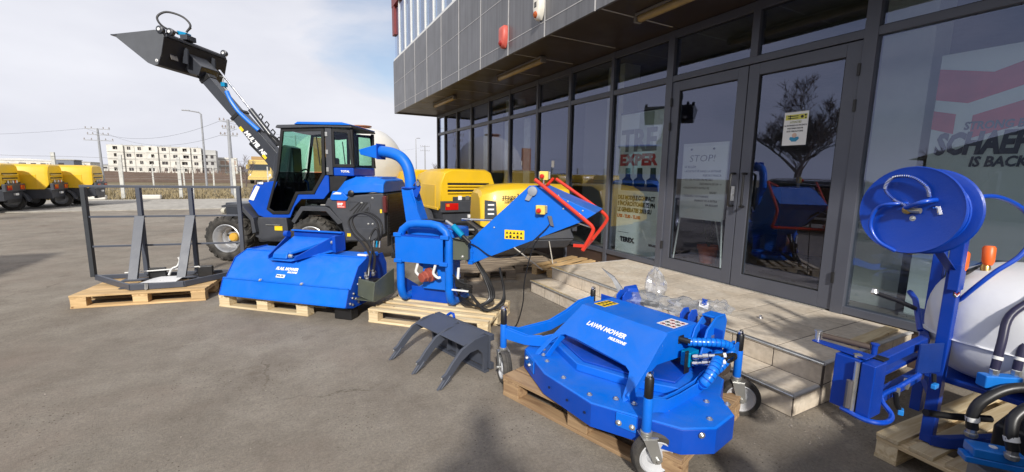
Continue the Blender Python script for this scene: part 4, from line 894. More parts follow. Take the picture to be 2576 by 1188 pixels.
# door frame outline (near side) as a thick loop
dpo = [(.97, 2.18), (1.68, 2.20), (1.67, 1.46), (1.47, 1.14), (1.20, 1.13), (1.03, .80), (.75, .79), (.65, .87), (.86, 1.50)]
dpi = [(1.01, 2.13), (1.63, 2.15), (1.62, 1.48), (1.44, 1.19), (1.16, 1.17), (1.00, .85), (.78, .84), (.70, .89), (.90, 1.50)]
def loop_prism(po, pi, y0, y1):
    m = MB(); n = len(po); vs = [(x, y0, z) for x, z in po]+[(x, y0, z) for x, z in pi]+[(x, y1, z) for x, z in po]+[(x, y1, z) for x, z in pi]; fs = []
    for k in range(n):
        j = (k+1) % n; fs += [(k, j, n+j, n+k), (2*n+k, 3*n+k, 3*n+j, 2*n+j), (k, 2*n+k, 2*n+j, j), (n+k, n+j, 3*n+j, 3*n+k)]
    return m.add(vs, fs)
for y0, y1 in ((.105, .145), (1.055, 1.095)):
    d = loop_prism(dpo, dpi, y0, y1).build('door', BLK, ld, .006)
    mid = (y0+y1)/2
    MB().prism([(1.01, 2.13), (1.63, 2.15), (1.62, 1.50), (.895, 1.50), (.89, 1.52)][:5], (0, mid, 0), X3, Z3, Y3, -.003, .003).build('glass_pane', CABG, d)
    MB().prism([(.895, 1.49), (1.62, 1.49), (1.44, 1.19), (1.16, 1.17), (1.00, .85), (.78, .84), (.70, .89)], (0, mid, 0), X3, Z3, Y3, -.003, .003).build('glass_pane', glass('dark_cab_glass', 1.5, (.34, .38, .38)), d)
    MB().prism([(1.0, 2.17), (1.63, 2.17), (1.63, 2.10), (1.45, 2.08), (1.32, 2.10)], (0, mid, 0), X3, Z3, Y3, -.012, .012).build('sun_shade', DGR, d)
    MB().tube([(1.56, mid-.03, 2.05), (1.60, mid-.03, 1.6)], .010, 6).build('grab_bar', BLK, d)
for y in (.10, 1.06):
    MB().bb(1.695, 1.80, y, y+.06, 1.45, 2.21).build('pillar', DGR, ld, .01)
    for z in (2.10, 1.82, 1.54): MB().bb(1.70, 1.74, y-.012, y+.001, z-.035, z+.035).build('hinge', ZINC, ld, .004)
    m = loop_prism([(1.80, 2.19), (2.10, 2.17), (2.15, 1.58), (1.80, 1.58)], [(1.84, 2.14), (2.06, 2.12), (2.10, 1.63), (1.84, 1.63)], y+.005, y+.04); wf = m.build('side_window', BLK, ld, .005)
    MB().prism([(1.84, 2.14), (2.06, 2.12), (2.10, 1.63), (1.84, 1.63)], (0, y+.022, 0), X3, Z3, Y3, -.003, .003).build('glass_pane', CABG, wf)
for y in (.14, 1.05): MB().bb(2.09, 2.14, y-.02, y+.03, 1.58, 2.19).build('pillar', BLK, ld, .01)
MB().bb(1.80, 2.14, .12, 1.08, 1.44, 1.58).build('rear_cab_panel', BLUED, ld, .02)
text('TOTAL', .045, WHP, (1.93, .112, 1.50), X3, Z3, ld, 0, bold=.002)
MB().prism([(1.72, 1.18), (1.72, 1.44), (1.80, 1.45), (2.02, 1.43), (1.9, 1.2)], (0, .14, 0), X3, Z3, Y3, 0, .9).build('cab_base', BLK, ld, .01)
# windscreen and rear window
ws = MB(); ws.add([(.965, .16, 2.16), (.965, 1.05, 2.16), (.80, 1.05, 1.36), (.80, .16, 1.36)], [(0, 1, 2, 3)]); ws.add([(.972, .16, 2.16), (.972, 1.05, 2.16), (.807, 1.05, 1.36), (.807, .16, 1.36)], [(0, 1, 2, 3)]); ws.build('windscreen', CABG, ld)
MB().bb(2.10, 2.106, .17, 1.03, 1.60, 2.14).build('rear_window', CABG, ld)
MB().prism([(.90, 2.19), (.93, 2.235), (1.25, 2.245), (2.02, 2.25), (2.14, 2.235), (2.15, 2.20), (1.7, 2.205), (.97, 2.18)], (0, .07, 0), X3, Z3, Y3, 0, 1.06).build('roof_frame', DGR, ld, .012)
MB().prism([(1.22, 2.246), (1.28, 2.285), (2.0, 2.285), (2.13, 2.255), (2.13, 2.24)], (0, .05, 0), X3, Z3, Y3, 0, 1.10).build('roof', BLUE, ld, .012)
# cab interior: seat, wheel, console
sk = MB(); sk.bb(1.45, 1.62, .40, .80, 1.02, 1.75); sk.bb(1.18, 1.60, .38, .82, .95, 1.08); sk.bb(1.50, 1.58, .48, .72, 1.76, 1.96); sk.build('seat', BLK, ld, .04)
m = MB(); m.tube([(1.02+.15*math.cos(a)*.45, .6+.16*math.sin(a), 1.42+.15*math.cos(a)*.8) for a in [k*math.pi/10 for k in range(20)]], .014, 6, closed=True); m.tube([(1.0, .6, 1.42), (.85, .6, 1.0)], .03, 8); m.build('steering_wheel', BLK, ld)
MB().prism([(.78, .85), (.78, 1.4), (.9, 1.42), (1.0, 1.2), (.95, .85)], (0, .42, 0), X3, Z3, Y3, 0, .36).build('console', BLK, ld, .02)
MB().bb(.75, 1.75, .2, 1.0, .78, .84).build('cab_floor', BLK, ld)
MB().tube([(1.3, .26, 1.1), (1.3, .26, 1.32), (1.24, .26, 1.36)], .014, 6).build('lever', BLUEH, ld)
# engine hood, blue
def loft(secs, name, mat, bev=.02, ang=30, parent=ld):
    m = MB(); n = len(secs[0]); vs = [p for q in secs for p in q]; fs = [tuple(range(n)), tuple((len(secs)-1)*n+k for k in range(n))[::-1]]
    for i in range(len(secs)-1):
        for k in range(n): fs.append((i*n+k, i*n+(k+1) % n, (i+1)*n+(k+1) % n, (i+1)*n+k))
    m.add(vs, fs); return m.build(name, mat, parent, bev, ang=ang)
def hs(u, zlow, zmid, ztop, y0=.0, y1=1.2): return [(u, y0, zlow), (u, y0+.02, zmid), (u, y0+.14, ztop), (u, y1-.14, ztop), (u, y1-.02, zmid), (u, y1, zlow)]
loft([hs(1.83, 1.09, 1.13, 1.20, .02, 1.18), hs(1.98, 1.12, 1.22, 1.36), hs(2.16, 1.17, 1.30, 1.43), hs(2.50, 1.19, 1.33, 1.43), hs(2.66, 1.18, 1.32, 1.38)], 'engine_hood', BLUE, .018, 28)
for k in range(6): MB().bb(2.12+k*.085, 2.15+k*.085, .2, 1.0, 1.425, 1.437).build('hood_rib', BLUE, ld, .004)
MB().prism([(1.79, 1.08), (1.84, 1.20), (2.0, 1.19), (2.09, 1.10), (2.06, 1.05), (1.82, 1.05)], (0, -.025, 0), X3, Z3, Y3, 0, .06).build('side_pod', BLUE, ld, .012)
MB().prism([(1.84, 1.15), (1.90, 1.185), (1.99, 1.175), (1.98, 1.15)], (0, -.032, 0), X3, Z3, Y3, 0, .01).build('badge', WHP, ld)
MB().lathe([(.045, 0), (.05, .03), (.03, .04)], (2.14, .0, 1.17), (0, -1, 0), 14).build('filler_cap', BLK, ld)
# dark grey rear body
sd_ = [(1.74, 1.08), (1.82, 1.10), (2.1, 1.13), (2.62, 1.18), (2.66, 1.17), (2.67, .53), (2.46, .39), (2.02, .38), (1.95, .70), (1.76, .94), (1.68, .95)]
MB().prism(sd_, (0, 0, 0), X3, Z3, Y3, 0, 1.2).build('rear_body', DGR, ld, .02)
MB().prism([(2.02, .40), (2.03, .60), (2.47, .61), (2.655, .62), (2.655, .55), (2.46, .405)], (0, -.012, 0), X3, Z3, Y3, 0, .02).build('lower_panel', DGR, ld, .008)
for x, z in ((2.40, .68), (2.47, .68), (2.30, 1.02), (2.48, 1.1)): bolt(ld, (x, -.001, z), (0, -1, 0), .012)
MB().bb(1.90, 2.04, -.010, -.001, .93, 1.04).build('nameplate', surf('red_plate', (.55, .06, .04), .5), ld); text('EXP', .05, WHP, (1.91, -.012, .975), X3, Z3, ld, 0, bold=.003); MB().bb(1.91, 2.02, -.012, -.010, .945, .952).build('nameplate_line', WHP, ld)
m = loop_prism([(2.07, 1.05), (2.42, 1.05), (2.45, .98), (2.40, .80), (2.12, .80), (2.07, .88)], [(2.09, 1.03), (2.41, 1.03), (2.43, .98), (2.385, .82), (2.13, .82), (2.09, .88)], -.008, .002); m.build('vent_rim', DGR, ld, .003)
for k in range(7):
    a = 2.10+k*.045; m = MB(); m.prism([(a, .835+max(0, (1-k)*.05)), (a+.022, .835+max(0, (1-k)*.05)), (min(a+.17, 2.425), 1.02 if a+.17 < 2.425 else .95-(k-4)*.03), (min(a+.145, 2.405), 1.02 if a+.17 < 2.425 else .955-(k-4)*.03)], (0, -.006, 0), X3, Z3, Y3, 0, .01); m.build('vent_slot', BLKP, ld)
# grille at the rear
MB().bb(2.665, 2.69, .10, 1.12, .30, 1.16).build('grille_frame', BLK, ld, .01)
for k in range(17): MB().bb(2.688, 2.70, .14, 1.08, .36+k*.046, .382+k*.046).build('grille_bar', BLK, ld)
MB().bb(2.60, 2.70, .0, .10, .86, 1.14).build('rear_light', surf('dark_lens', (.10, .02, .02), .2), ld, .02)
MB().bb(2.60, 2.63, -.008, -.001, .86, .92).build('sticker', YST, ld); MB().bb(2.05, 2.11, -.018, -.011, .47, .52).build('sticker', YST, ld)
MB().bb(2.66, 2.80, .35, .85, .34, .50).build('hitch', BLK, ld, .01); MB().tube([(2.70, 1.16, .36), (2.74, 1.18, .8), (2.70, 1.16, 1.1)], .012, 6).build('rear_hose', HOSE, ld)
# ---- boom: outer and inner telescopic arm in the plane y = .6 (u, z)
def beam(a, b, h0, h1, w_, name, mat, bev=.008, y=.6):
    a, b = Vector((a[0], a[1])), Vector((b[0], b[1])); d = (b-a).normalized(); n_ = Vector((-d.y, d.x))
    pl = [a-n_*h0, b-n_*h1, b+n_*h1, a+n_*h0]; m = MB(); m.prism([tuple(p) for p in pl], (0, y-w_/2, 0), X3, Z3, Y3, 0, w_); return m.build(name, mat, ld, bev)
beam((.86, 1.35), (-.03, 2.44), .15, .10, .20, 'boom_arm', ARM)
beam((.10, 2.28), (-.66, 3.17), .088, .085, .15, 'boom_extension', ARM)
beam((-.045, 2.455), (-.005, 2.41), .118, .115, .225, 'boom_collar', BLK)
beam((-.12, 2.62), (.30, 2.22), .02, .02, .08, 'hose_guide', ARM)
beam((-.52, 3.0), (-.56, 3.06), .10, .10, .17, 'boom_collar', BLK)
bm_ = Vector((.86-(-.03), 1.35-2.44)).normalized()
ay_ = Vector((bm_.x, 0, bm_.y)); nn_ = Vector((-ay_.z, 0, ay_.x))*-1
up_ = Vector((.77, 0, .63)); up_ = (up_-ay_*up_.dot(ay_)).normalized()
text('MULTI', .105, WHP, tuple(Vector((.115, .4965, 2.165))-up_*.03), ay_, up_, ld, .25, bold=.004)
MB().lathe([(.045, 0), (.045, .003)], (.318, .498, 1.925), (0, -1, 0), 18).build('logo_disc', WHP, ld); text('1', .07, BLKP, (.312, .4935, 1.905), ay_, up_, ld, .2, bold=.006)
text('NE', .095, WHP, tuple(Vector((.355, .4965, 1.862))-up_*.02), ay_, up_, ld, .25, bold=.004)
for (u, z) in ((.055, 2.20), (.43, 1.74)):
    MB().box((u, .4965, z), (.085, .006, .05), Matrix.Rotation(math.atan2(bm_.x, bm_.y)-math.pi/2, 3, 'Y')).build('sticker', YST, ld, .002)
MB().box((-.63, .527, 3.135), (.07, .006, .05), Matrix.Rotation(math.atan2(bm_.x, bm_.y)-math.pi/2, 3, 'Y')).build('sticker', YST, ld, .002)
# lift pillar behind the boom and crowd cylinder above it
MB().prism([(.55, 1.2), (.62, 1.75), (.80, 1.95), (.95, 1.9), (.95, 1.2)], (0, .45, 0), X3, Z3, Y3, 0, .30).build('boom_tower', ARM, ld, .02)
MB().cyl((.62, .60, 1.95), (.17, .60, 2.54), .042, 14).build('crowd_cylinder', ARM, ld); MB().cyl((.18, .60, 2.53), (-.33, .60, 3.18), .018, 12).build('cylinder_rod', CHR, ld)
MB().cyl((.50, .60, 1.62), (.15, .60, 1.98), .05, 14).build('lift_cylinder', BLK, ld)
m = MB(); m.tube([(-.17, .52, 2.82), (-.10, .50, 2.68), (.02, .50, 2.50), (.18, .50, 2.34), (.36, .50, 2.18)], .036, 10, smooth=4); m.build('hose_sleeve', BLUEH, ld)
for k in range(3): MB().tube([(.34, .52+.03*k, 2.19), (.50, .53+.03*k, 2.12), (.60, .55+.03*k, 2.0+.03*k), (.70, .55+.03*k, 1.9)], .012, 6, smooth=3).build('hydraulic_hose', HOSE, ld)
for k in range(5): MB().tube([(-.16, .54, 2.82), (-.22-.012*k, .5+.02*k, 2.93+.01*k), (-.20-.03*k, .52+.03*k, 3.05), (-.30, .56+.02*k, 3.08)], .010, 6, smooth=4).build('hydraulic_hose', ZINC if k < 2 else HOSE, ld)
MB().box((-.205, .52, 2.93), (.07, .08, .07)).build('coupling_block', CYAN, ld, .006)
for k in range(4): MB().tube([(.33+.1*k, .57, 2.44-.13*k), (.36+.1*k, .57, 2.47-.13*k), (.40+.1*k, .57, 2.42-.13*k), (.37+.1*k, .57, 2.37-.13*k)], .012, 6).build('pipe_clamp', BLK, ld)
# ---- implement carrier and bucket
MB().prism([(-.86, 3.36), (-.70, 3.42), (-.48, 3.20), (-.55, 3.05), (-.70, 3.08), (-.85, 3.22)], (0, .40, 0), X3, Z3, Y3, 0, .40).build('tool_carrier', ARM, ld, .012)
for y in (.40, .80): MB().lathe([(.035, -.01), (.035, .03), (.02, .035)], (-.74, y-.02, 3.28), (0, -1, 0), 12).build('pin', BLK, ld)
bk = MB(); side = [(-1.46, 3.545), (-.80, 3.61), (-.70, 3.60), (-.655, 3.51), (-.72, 3.26), (-.79, 3.10), (-.85, 3.085), (-.95, 3.125), (-1.42, 3.50)]
side_in = [(-1.44, 3.525), (-.80, 3.59), (-.70, 3.55), (-.675, 3.50), (-.74, 3.26), (-.80, 3.13), (-.86, 3.115), (-.95, 3.145), (-1.41, 3.51)]
# shell: back + floor as a folded plate, open toward the front/top
fold_o = [(-1.46, 3.545), (-1.42, 3.505), (-.95, 3.125), (-.85, 3.085), (-.79, 3.10), (-.72, 3.26), (-.655, 3.51), (-.70, 3.60)]
fold_i = [(-1.45, 3.55), (-1.41, 3.525), (-.945, 3.145), (-.855, 3.105), (-.81, 3.12), (-.74, 3.27), (-.68, 3.51), (-.72, 3.59)]
n_ = len(fold_o); vs = [(x, -.08, z) for x, z in fold_o]+[(x, -.08, z) for x, z in fold_i]+[(x, 1.26, z) for x, z in fold_o]+[(x, 1.26, z) for x, z in fold_i]; fs = []
for k in range(n_-1): fs += [(k, k+1, 2*n_+k+1, 2*n_+k), (n_+k, 3*n_+k, 3*n_+k+1, n_+k+1)]
fs += [(0, n_, 3*n_, 2*n_), (n_-1, 2*n_+n_-1, 3*n_+n_-1, 2*n_-1)]
bk.add(vs, fs); bk.build('bucket_shell', surf('dark_bucket_back', (.028, .026, .028), .4, var=.2), ld, .004)
for y0, y1 in ((-.10, -.08), (1.26, 1.28)):
    MB().prism(side, (0, y0, 0), X3, Z3, Y3, 0, y1-y0).build('bucket_side', surf('bucket_grey', (.085, .09, .10), .4, var=.07, coat=.15), ld, .004)
MB().bb(-1.50, -1.40, -.105, 1.285, 3.525, 3.543).build('cutting_edge', ARM, ld, .004)
for (y, x, z) in ((-.09, -.70, 3.61), (.05, -.66, 3.62), (1.22, -.66, 3.62)):
    MB().lathe([(.05, -.03), (.055, 0), (.055, .03), (.03, .04)], (x, y, z), (0, -1, 0), 18).build('bucket_pin', ARM, ld); MB().lathe([(.022, 0), (.022, .004)], (x, y-.04, z), (0, -1, 0), 12).build('washer', WHP, ld)
MB().lathe([(.022, 0), (.022, .004)], (-.80, -.102, 3.16), (0, -1, 0), 12).build('washer', WHP, ld)
text('6', .04, BLKP, (-.812, -.107, 3.145), X3, Z3, ld, 0)
MB().box((-.715, .12, 3.30), (.008, .13, .17), Matrix.Rotation(R(-15), 3, 'Y')).build('data_plate', surf('grey_plate', (.17, .16, .15), .4), ld)
for k in range(6):
    for j in range(2): MB().box((-.708, .09+j*.05, 3.25+k*.022), (.004, .034, .009), Matrix.Rotation(R(-15), 3, 'Y')).build('plate_text', BLKP, ld)
MB().prism([(-.66, 3.46), (-.60, 3.44), (-.62, 3.2), (-.70, 3.22)], (0, .28, 0), X3, Z3, Y3, 0, .03).build('bucket_rib', ARM, ld); MB().prism([(-.66, 3.46), (-.60, 3.44), (-.62, 3.2), (-.70, 3.22)], (0, .88, 0), X3, Z3, Y3, 0, .03).build('bucket_rib', ARM, ld)
MB().bb(-.69, -.64, -.06, 1.24, 3.52, 3.56).build('bucket_bar', ARM, ld, .008)
m = MB(); m.tube([(-.80, .36, 3.70), (-.98, .28, 3.78), (-1.06, .28, 3.92), (-.95, .34, 4.02), (-.76, .42, 3.98), (-.66, .46, 3.86), (-.72, .44, 3.74)], .016, 8, smooth=6); m.build('hydraulic_hose', HOSE, ld)
MB().tube([(-.74, .44, 3.72), (-.66, .48, 3.82)], .008, 6).build('hose_fitting', ZINC, ld)
MB().box((-.75, .42, 3.70), (.15, .12, .06), Matrix.Rotation(R(12), 3, 'Y')).build('coupling_block', CYAN, ld, .006); MB().box((-.70, .44, 3.64), (.12, .2, .08)).build('hose_bracket', ARM, ld, .006)
# round headlamp on the front frame
m = MB(); m.lathe([(.05, 0), (.055, .05), (.03, .08)], (-.42, .62, .78), (-1, 0, 0), 16); m.build('work_light', surf('lamp_glass', (.5, .48, .4), .2), ld); MB().cyl((-.36, .62, .78), (-.2, .6, .78), .03, 8).build('lamp_bracket', BLK, ld)
# ================================================================== PALLETS
def pallet(lab, loc, rz, mat=WNEW, Lx=1.2, Wy=.8, nb=5, bw=None, group='wooden pallets', lead=.145, name='wooden_pallet'):
    t = thing(name, lab, 'pallet', loc, rz, group)
    th = .022; zt = .144; bs = (.145, .10, .078)
    bw = bw or [(.145 if i % 2 == 0 else .10) for i in range(nb)]
    gap = (Wy-sum(bw))/(nb-1) if nb > 1 else 0; y = -Wy/2; pr = {}
    def pc(nm, c, d, jit=.0):
        k = (nm,)+tuple(round(v, 4) for v in d); r_ = (0, 0, random.uniform(-jit, jit))
        if k in pr: return inst(pr[k], c, None, r_)
        o = MB().box((0, 0, 0), d).build(nm, mat, t, .003); o.location = c; o.rotation_euler = r_; pr[k] = o; return o
    for b in bw:
        pc('deck_board', (random.uniform(-.004, .004), y+b/2, zt-th/2+random.uniform(-.001, .001)), (Lx, b, th), .004); y += b+gap
    for x in (-Lx/2+lead/2, 0, Lx/2-lead/2):
        # boards across, turned so that the grain runs along them
        k = MB().box((0, 0, 0), (Wy, lead, th-.001)) if ('x', x) else None
        if 'cross' not in pr: pr['cross'] = k.build('cross_board', mat, t, .003); o = pr['cross']
        else: o = pr['cross'].copy(); COL.objects.link(o)
        o.location = (x, 0, zt-th*1.5-.001); o.rotation_euler = (0, 0, R(90))
        for yy in (-Wy/2+.05, 0, Wy/2-.05): pc('block', (x, yy, th+.039+.0), (lead-.006, .096 if yy else .14, .0775))
    for yy in (-Wy/2+.05, 0, Wy/2-.05): pc('bottom_board', (0, yy, th/2), (Lx, .10, th), .003)
    return t
vC = Vector((.984, -.177)); nC = Vector((.177, .984))
c = Vector((-2.07, 6.09))+vC*.61+nC*.40
pallet('long tan pallet with close boards under the dark grey guard frame', (c.x, c.y, 0), math.atan2(vC.y, vC.x), WTAN, 1.24, .80, 6, [.125]*6)
vF = Vector((.735, -.678)); nF = Vector((.678, .735))
c = Vector((-.66, 5.53))+vF*.54+nF*.32
pallet('pale pallet with broken front board under the blue flail mower', (c.x, c.y, 0), math.atan2(vF.y, vF.x), WNEW, 1.16, .66, 4, [.10, .09, .09, .09])
vH = Vector((.692, -.722)); nH = Vector((.722, .692))
c = Vector((.70, 4.33))+Vector((.92, -.89)).normalized()*.63+Vector((.707, .707))*.36
pallet('fresh pale pallet with narrow spaced boards under the blue wood chipper', (c.x, c.y, 0), math.atan2(-.89, .92), WNEW, 1.28, .74, 6, [.076]*6, lead=.11)
u_ = Vector((.3, -.954)); s_ = Vector((.954, .3))
c = Vector((1.26, 2.44))+u_*.62+s_*.46
pallet('worn brown pallet with a closed grey top under the lawn mower deck', (c.x, c.y, 0), math.atan2(u_.y, u_.x), WOLD, 1.24, .92, 7, [.125]*7)
pallet('old dark pallet on the asphalt under the small yellow compressor', (3.20, 6.0, 0), R(-7), WGREY, 1.3, .8, 5)
pallet('weathered pallet pushed against the showroom window behind the entrance steps', (3.95, 5.35, 0), R(20), WTAN, 1.1, .72, 4, [.12]*4)
pallet('pale pallet under the blue sprayer at the right edge', (3.42, .50, 0), R(-4), WNEW, 1.3, .80, 6, [.10]*6)
pallet('dark pallet board stack beside the steps', (2.55, 5.68, 0), R(-14), WGREY, .9, .62, 5, [.10]*5)['label'] = 'small grey pallet in shade at the left of the yellow stage compressor'
t = thing('wood_chock', 'pale square wooden chock on the asphalt at the front corner of the sprayer', 'wood block', (2.74, .56, 0), R(20))
MB().bb(-.06, .06, -.06, .06, 0, .065).build('block', WNEW, t, .004); MB().bb(-.07, .07, -.055, .065, .066, .10).build('block', WTAN, t, .004)
for k, (a, b, r_) in enumerate((((3.05, 5.75), (3.35, 5.25), .012), ((3.10, 5.8), (3.2, 5.2), .009))): pass
sp_ = MB().tube([(2.98, 5.85, .52), (3.12, 5.60, .36), (3.32, 5.20, .12)], .010, 5); sp_.tube([(3.75, 5.70, .45), (3.60, 5.35, .16)], .008, 5); tag(sp_.build('lashing_straps', surf('strap_cord', (.48, .45, .40), .7)), 'pale lashing straps tying the small yellow compressor to its pallets', 'straps')

# ================================================================== GUARD FRAME (falling object grid with base tray)
gf = thing('guard_frame', 'dark grey steel grid frame with base tray standing on the tan pallet', 'frame', (-2.09, 6.85, 0), math.atan2(vC.y, vC.x))
for k, x in enumerate((0, .535, 1.07, 1.6)): MB().bb(x-.022, x+.022, -.03, .03, .19, 1.27).build('upright', TINE if k else surf('near_black_steel', (.03, .034, .04), .45), gf, .003)
MB().bb(-.025, 1.625, -.028, .028, 1.27, 1.30).build('top_bar', TINE, gf, .003)
for z in (.92, .56):
    for a, b in ((.022, .513), (.557, 1.048), (1.092, 1.578)): MB().bb(a, b, -.012, .012, z-.011, z+.011).build('cross_bar', TINE, gf, .002)
# base tray: trapezoid of angle steel
tr = [(.0, .02), (.70, -.62), (1.15, -.62), (1.60, -.02)]
base = [(0, 0), (.50, -.70), (1.02, -.62), (1.6, .0)]
def bar(a, b, z0, z1, t_, name, parent, mat=TINE):
    a, b = Vector(a), Vector(b); d = (b-a).normalized(); n = Vector((-d.y, d.x))*t_/2
    return MB().hexa([(*(a-n), z0), (*(b-n), z0), (*(b+n), z0), (*(a+n), z0)], [(*(a-n), z1), (*(b-n), z1), (*(b+n), z1), (*(a+n), z1)]).build(name, mat, parent, .003)
P_ = [(.02, -.0), (.65, -.66), (1.14, -.62), (1.62, .0)]
for a, b in zip(P_[:-1], P_[1:]): bar(a, b, .150, .215, .03, 'base_rail', gf)
bar((.02, .03), (1.62, .03), .150, .20, .03, 'base_rail', gf)
MB().bb(.50, 1.10, -.58, -.34, .150, .158).build('base_plate', TINE, gf)
MB().bb(.35, 1.3, -.20, -.08, .150, .165).build('base_plate', TINE, gf)
# slanted flat struts from mid grid down to the front rail, and their braces
for x0, x1 in ((.535, .555), (1.06, 1.034)):
    MB().hexa([(x1-.045, -.40, .215), (x1+.045, -.40, .215), (x1+.045, -.385, .215), (x1-.045, -.385, .215)], [(x0-.05, -.045, .93), (x0+.05, -.045, .93), (x0+.05, -.031, .93), (x0-.05, -.031, .93)]).build('flat_strut', TINE, gf, .002)
    MB().hexa([(x1+.02, -.385, .215), (x1+.04, -.385, .215), (x1+.04, -.345, .215), (x1+.02, -.345, .215)], [(x0+.02, -.031, .93), (x0+.04, -.031, .93), (x0+.04, .0, .93), (x0+.02, .0, .93)]).build('strut_web', surf('near_black_steel', (.03, .034, .04), .45), gf, .002)
MB().bb(.62, .80, -.18, -.14, .166, .30).build('mount_bracket', BLK, gf, .01); MB().bb(1.14, 1.30, -.2, -.14, .166, .30).build('mount_bracket', BLK, gf, .01)
MB().tube([(.40, -.2, .26), (.95, -.24, .29), (1.15, -.20, .30), (1.30, -.15, .22)], .008, 5).build('cable_tie', WHT, gf)
m = MB(); m.tube([(.80, -.665, .22), (.80, -.68, .16), (.80, -.60, .147)], .016, 4); m.build('strap', surf('grey_strap', (.25, .25, .25), .7), gf)
o = MB().add([(.62, -.40, .168), (.98, -.42, .168), (1.02, -.22, .20), (.66, -.18, .172), (.80, -.3, .215)], [(0, 1, 4), (1, 2, 4), (2, 3, 4), (3, 0, 4)]).build('papers', surf('plastic_bag_white', (.65, .65, .66), .3), None); o.matrix_world = gf.matrix_basis if False else Matrix.Translation(gf.location) @ gf.rotation_euler.to_matrix().to_4x4(); tag(o, 'crumpled white papers in plastic lying inside the base of the guard frame', 'papers')
m = MB(); m.tube([(.86, -.26, .22), (.90, -.26, .30), (.96, -.27, .33), (.99, -.27, .40), (.98, -.27, .44)], .012, 5, smooth=3); o = m.build('white_strap_end', WHT); o.matrix_world = Matrix.Translation(gf.location) @ gf.rotation_euler.to_matrix().to_4x4(); tag(o, 'loose white strap end sticking up inside the guard frame', 'strap')

# ================================================================== FLAIL MOWER
fm = thing('flail_mower', 'wide blue flail mower with white lettering on a pale pallet', 'flail mower', (-.67, 5.43, 0), math.atan2(-.678, .735))
W_ = 1.58
outer = [(0, .175), (.0, .19), (.055, .335), (.085, .33), (.095, .35), (.225, .53), (.38, .60), (.41, .585), (.41, .60), (.66, .60), (.72, .50), (.72, .20)]
shell_o = [(-.005, .175), (.055, .338), (.082, .326), (.225, .532), (.385, .603), (.392, .590), (.67, .600), (.74, .48), (.74, .25)]
shell_i = [(.008, .175), (.062, .326), (.088, .314), (.235, .520), (.387, .590), (.394, .578), (.66, .588), (.725, .475), (.725, .25)]
n_ = len(shell_o); m = MB(); vs = [(0.008, y, z) for y, z in shell_o]+[(0.008, y, z) for y, z in shell_i]+[(W_-.008, y, z) for y, z in shell_o]+[(W_-.008, y, z) for y, z in shell_i]; fs = []
for k in range(n_-1): fs += [(k, k+1, 2*n_+k+1, 2*n_+k), (n_+k, 3*n_+k, 3*n_+k+1, n_+k+1), (k, n_+k, n_+k+1, k+1), (2*n_+k, 2*n_+k+1, 3*n_+k+1, 3*n_+k)]
fs += [(0, 2*n_, 3*n_, n_), (n_-1, 2*n_-1, 4*n_-1, 3*n_-1)]
m.add(vs, fs); m.build('deck_shell', BLUE, fm, .003)
endp = [(-.012, .165), (.05, .34), (.078, .33), (.22, .54), (.39, .61), (.68, .61), (.76, .48), (.76, .20), (.60, .13), (.10, .13)]
for x0, x1 in ((0, .008), (W_-.008, W_)): MB().prism(endp, (0, 0, 0), Y3, Z3, X3, x0, x1).build('end_plate', BLUED, fm, .002)
MB().bb(.01, W_-.01, -.014, .012, .163, .178).build('lip', BLUE, fm, .003)
MB().bb(.01, W_-.01, .372, .396, .600, .612).build('hinge_rib', BLUE, fm, .003)
MB().bb(.01, W_-.01, .045, .060, .338, .350).build('fold_rib', BLUE, fm, .002)
for x in (.50, 1.02): bolt(fm, (x, .052, .352), (0, -.5, .8), .012)
for y, z in ((.10, .17), (.06, .19), (.20, .17), (.30, .18), (.16, .22), (.12, .28), (.20, .36), (.24, .42), (.10, .24), (.42, .46), (.34, .20), (.45, .18), (.52, .42)): bolt(fm, (W_, y, z), X3, .010)
m = MB(); m.lathe([(.055, .05), (.062, .06), (.062, W_-.06), (.055, W_-.05)], (0, .66, .19), X3, 20); m.build('rear_roller', surf('dusty_steel', (.16, .15, .15), .6), fm)
MB().lathe([(.05, .06), (.05, W_-.06)], (0, .34, .30), X3, 16).build('rotor', BLK, fm)
for k in range(11): MB().bb(.12+k*.13, .16+k*.13, .30, .38, .20, .26).build('flail_blade', BLK, fm)
for x in (.24, .52, .80, 1.08): MB().bb(x-.10, x+.10, .40, .48, .145, .20).build('rubber_block', BLK, fm, .008)
MB().bb(1.36, 1.56, .10, .22, .0, .12).build('rubber_block', BLK, fm, .008)
text('FLAIL MOWER', .082, WHP, Vector((.60, .187, .483))+Vector((0, -.576, .817))*0+Vector((0, 0, .0)), X3, (0, .14, .206), fm, .25, bold=.003, sx=.9)
for ob in fm.children: pass
nf = Vector((0, -.206, .14)).normalized()
def onf(x, s): # point on the front slope, s along slope
    d = Vector((0, .143, .206)).normalized(); return Vector((x, .082, .326))+d*s+nf*.004
for ob in [o for o in bpy.data.objects if o.parent == fm and o.name.startswith('lettering')]: bpy.data.objects.remove(ob)
dY = (0, .143, .206)
text('FLAIL MOWER', .046, WHP, onf(.60, .15), X3, dY, fm, .25, bold=.002, sx=.95); text('MULTIONE', .024, WHP, onf(.76, .122), X3, dY, fm, .25, bold=.0015)
d_ = Vector(dY).normalized(); m = MB(); a = onf(.64, .062); m.hexa([a, a+X3*.11, a+X3*.11+d_*.036, a+d_*.036], [p+nf*.002 for p in (a, a+X3*.11, a+X3*.11+d_*.036, a+d_*.036)]); m.build('model_plate', WHP, fm, .001)
text('MUL-130', .022, GRP, onf(.648, .073)+nf*.003, X3, d_, fm, 0, bold=.0015)
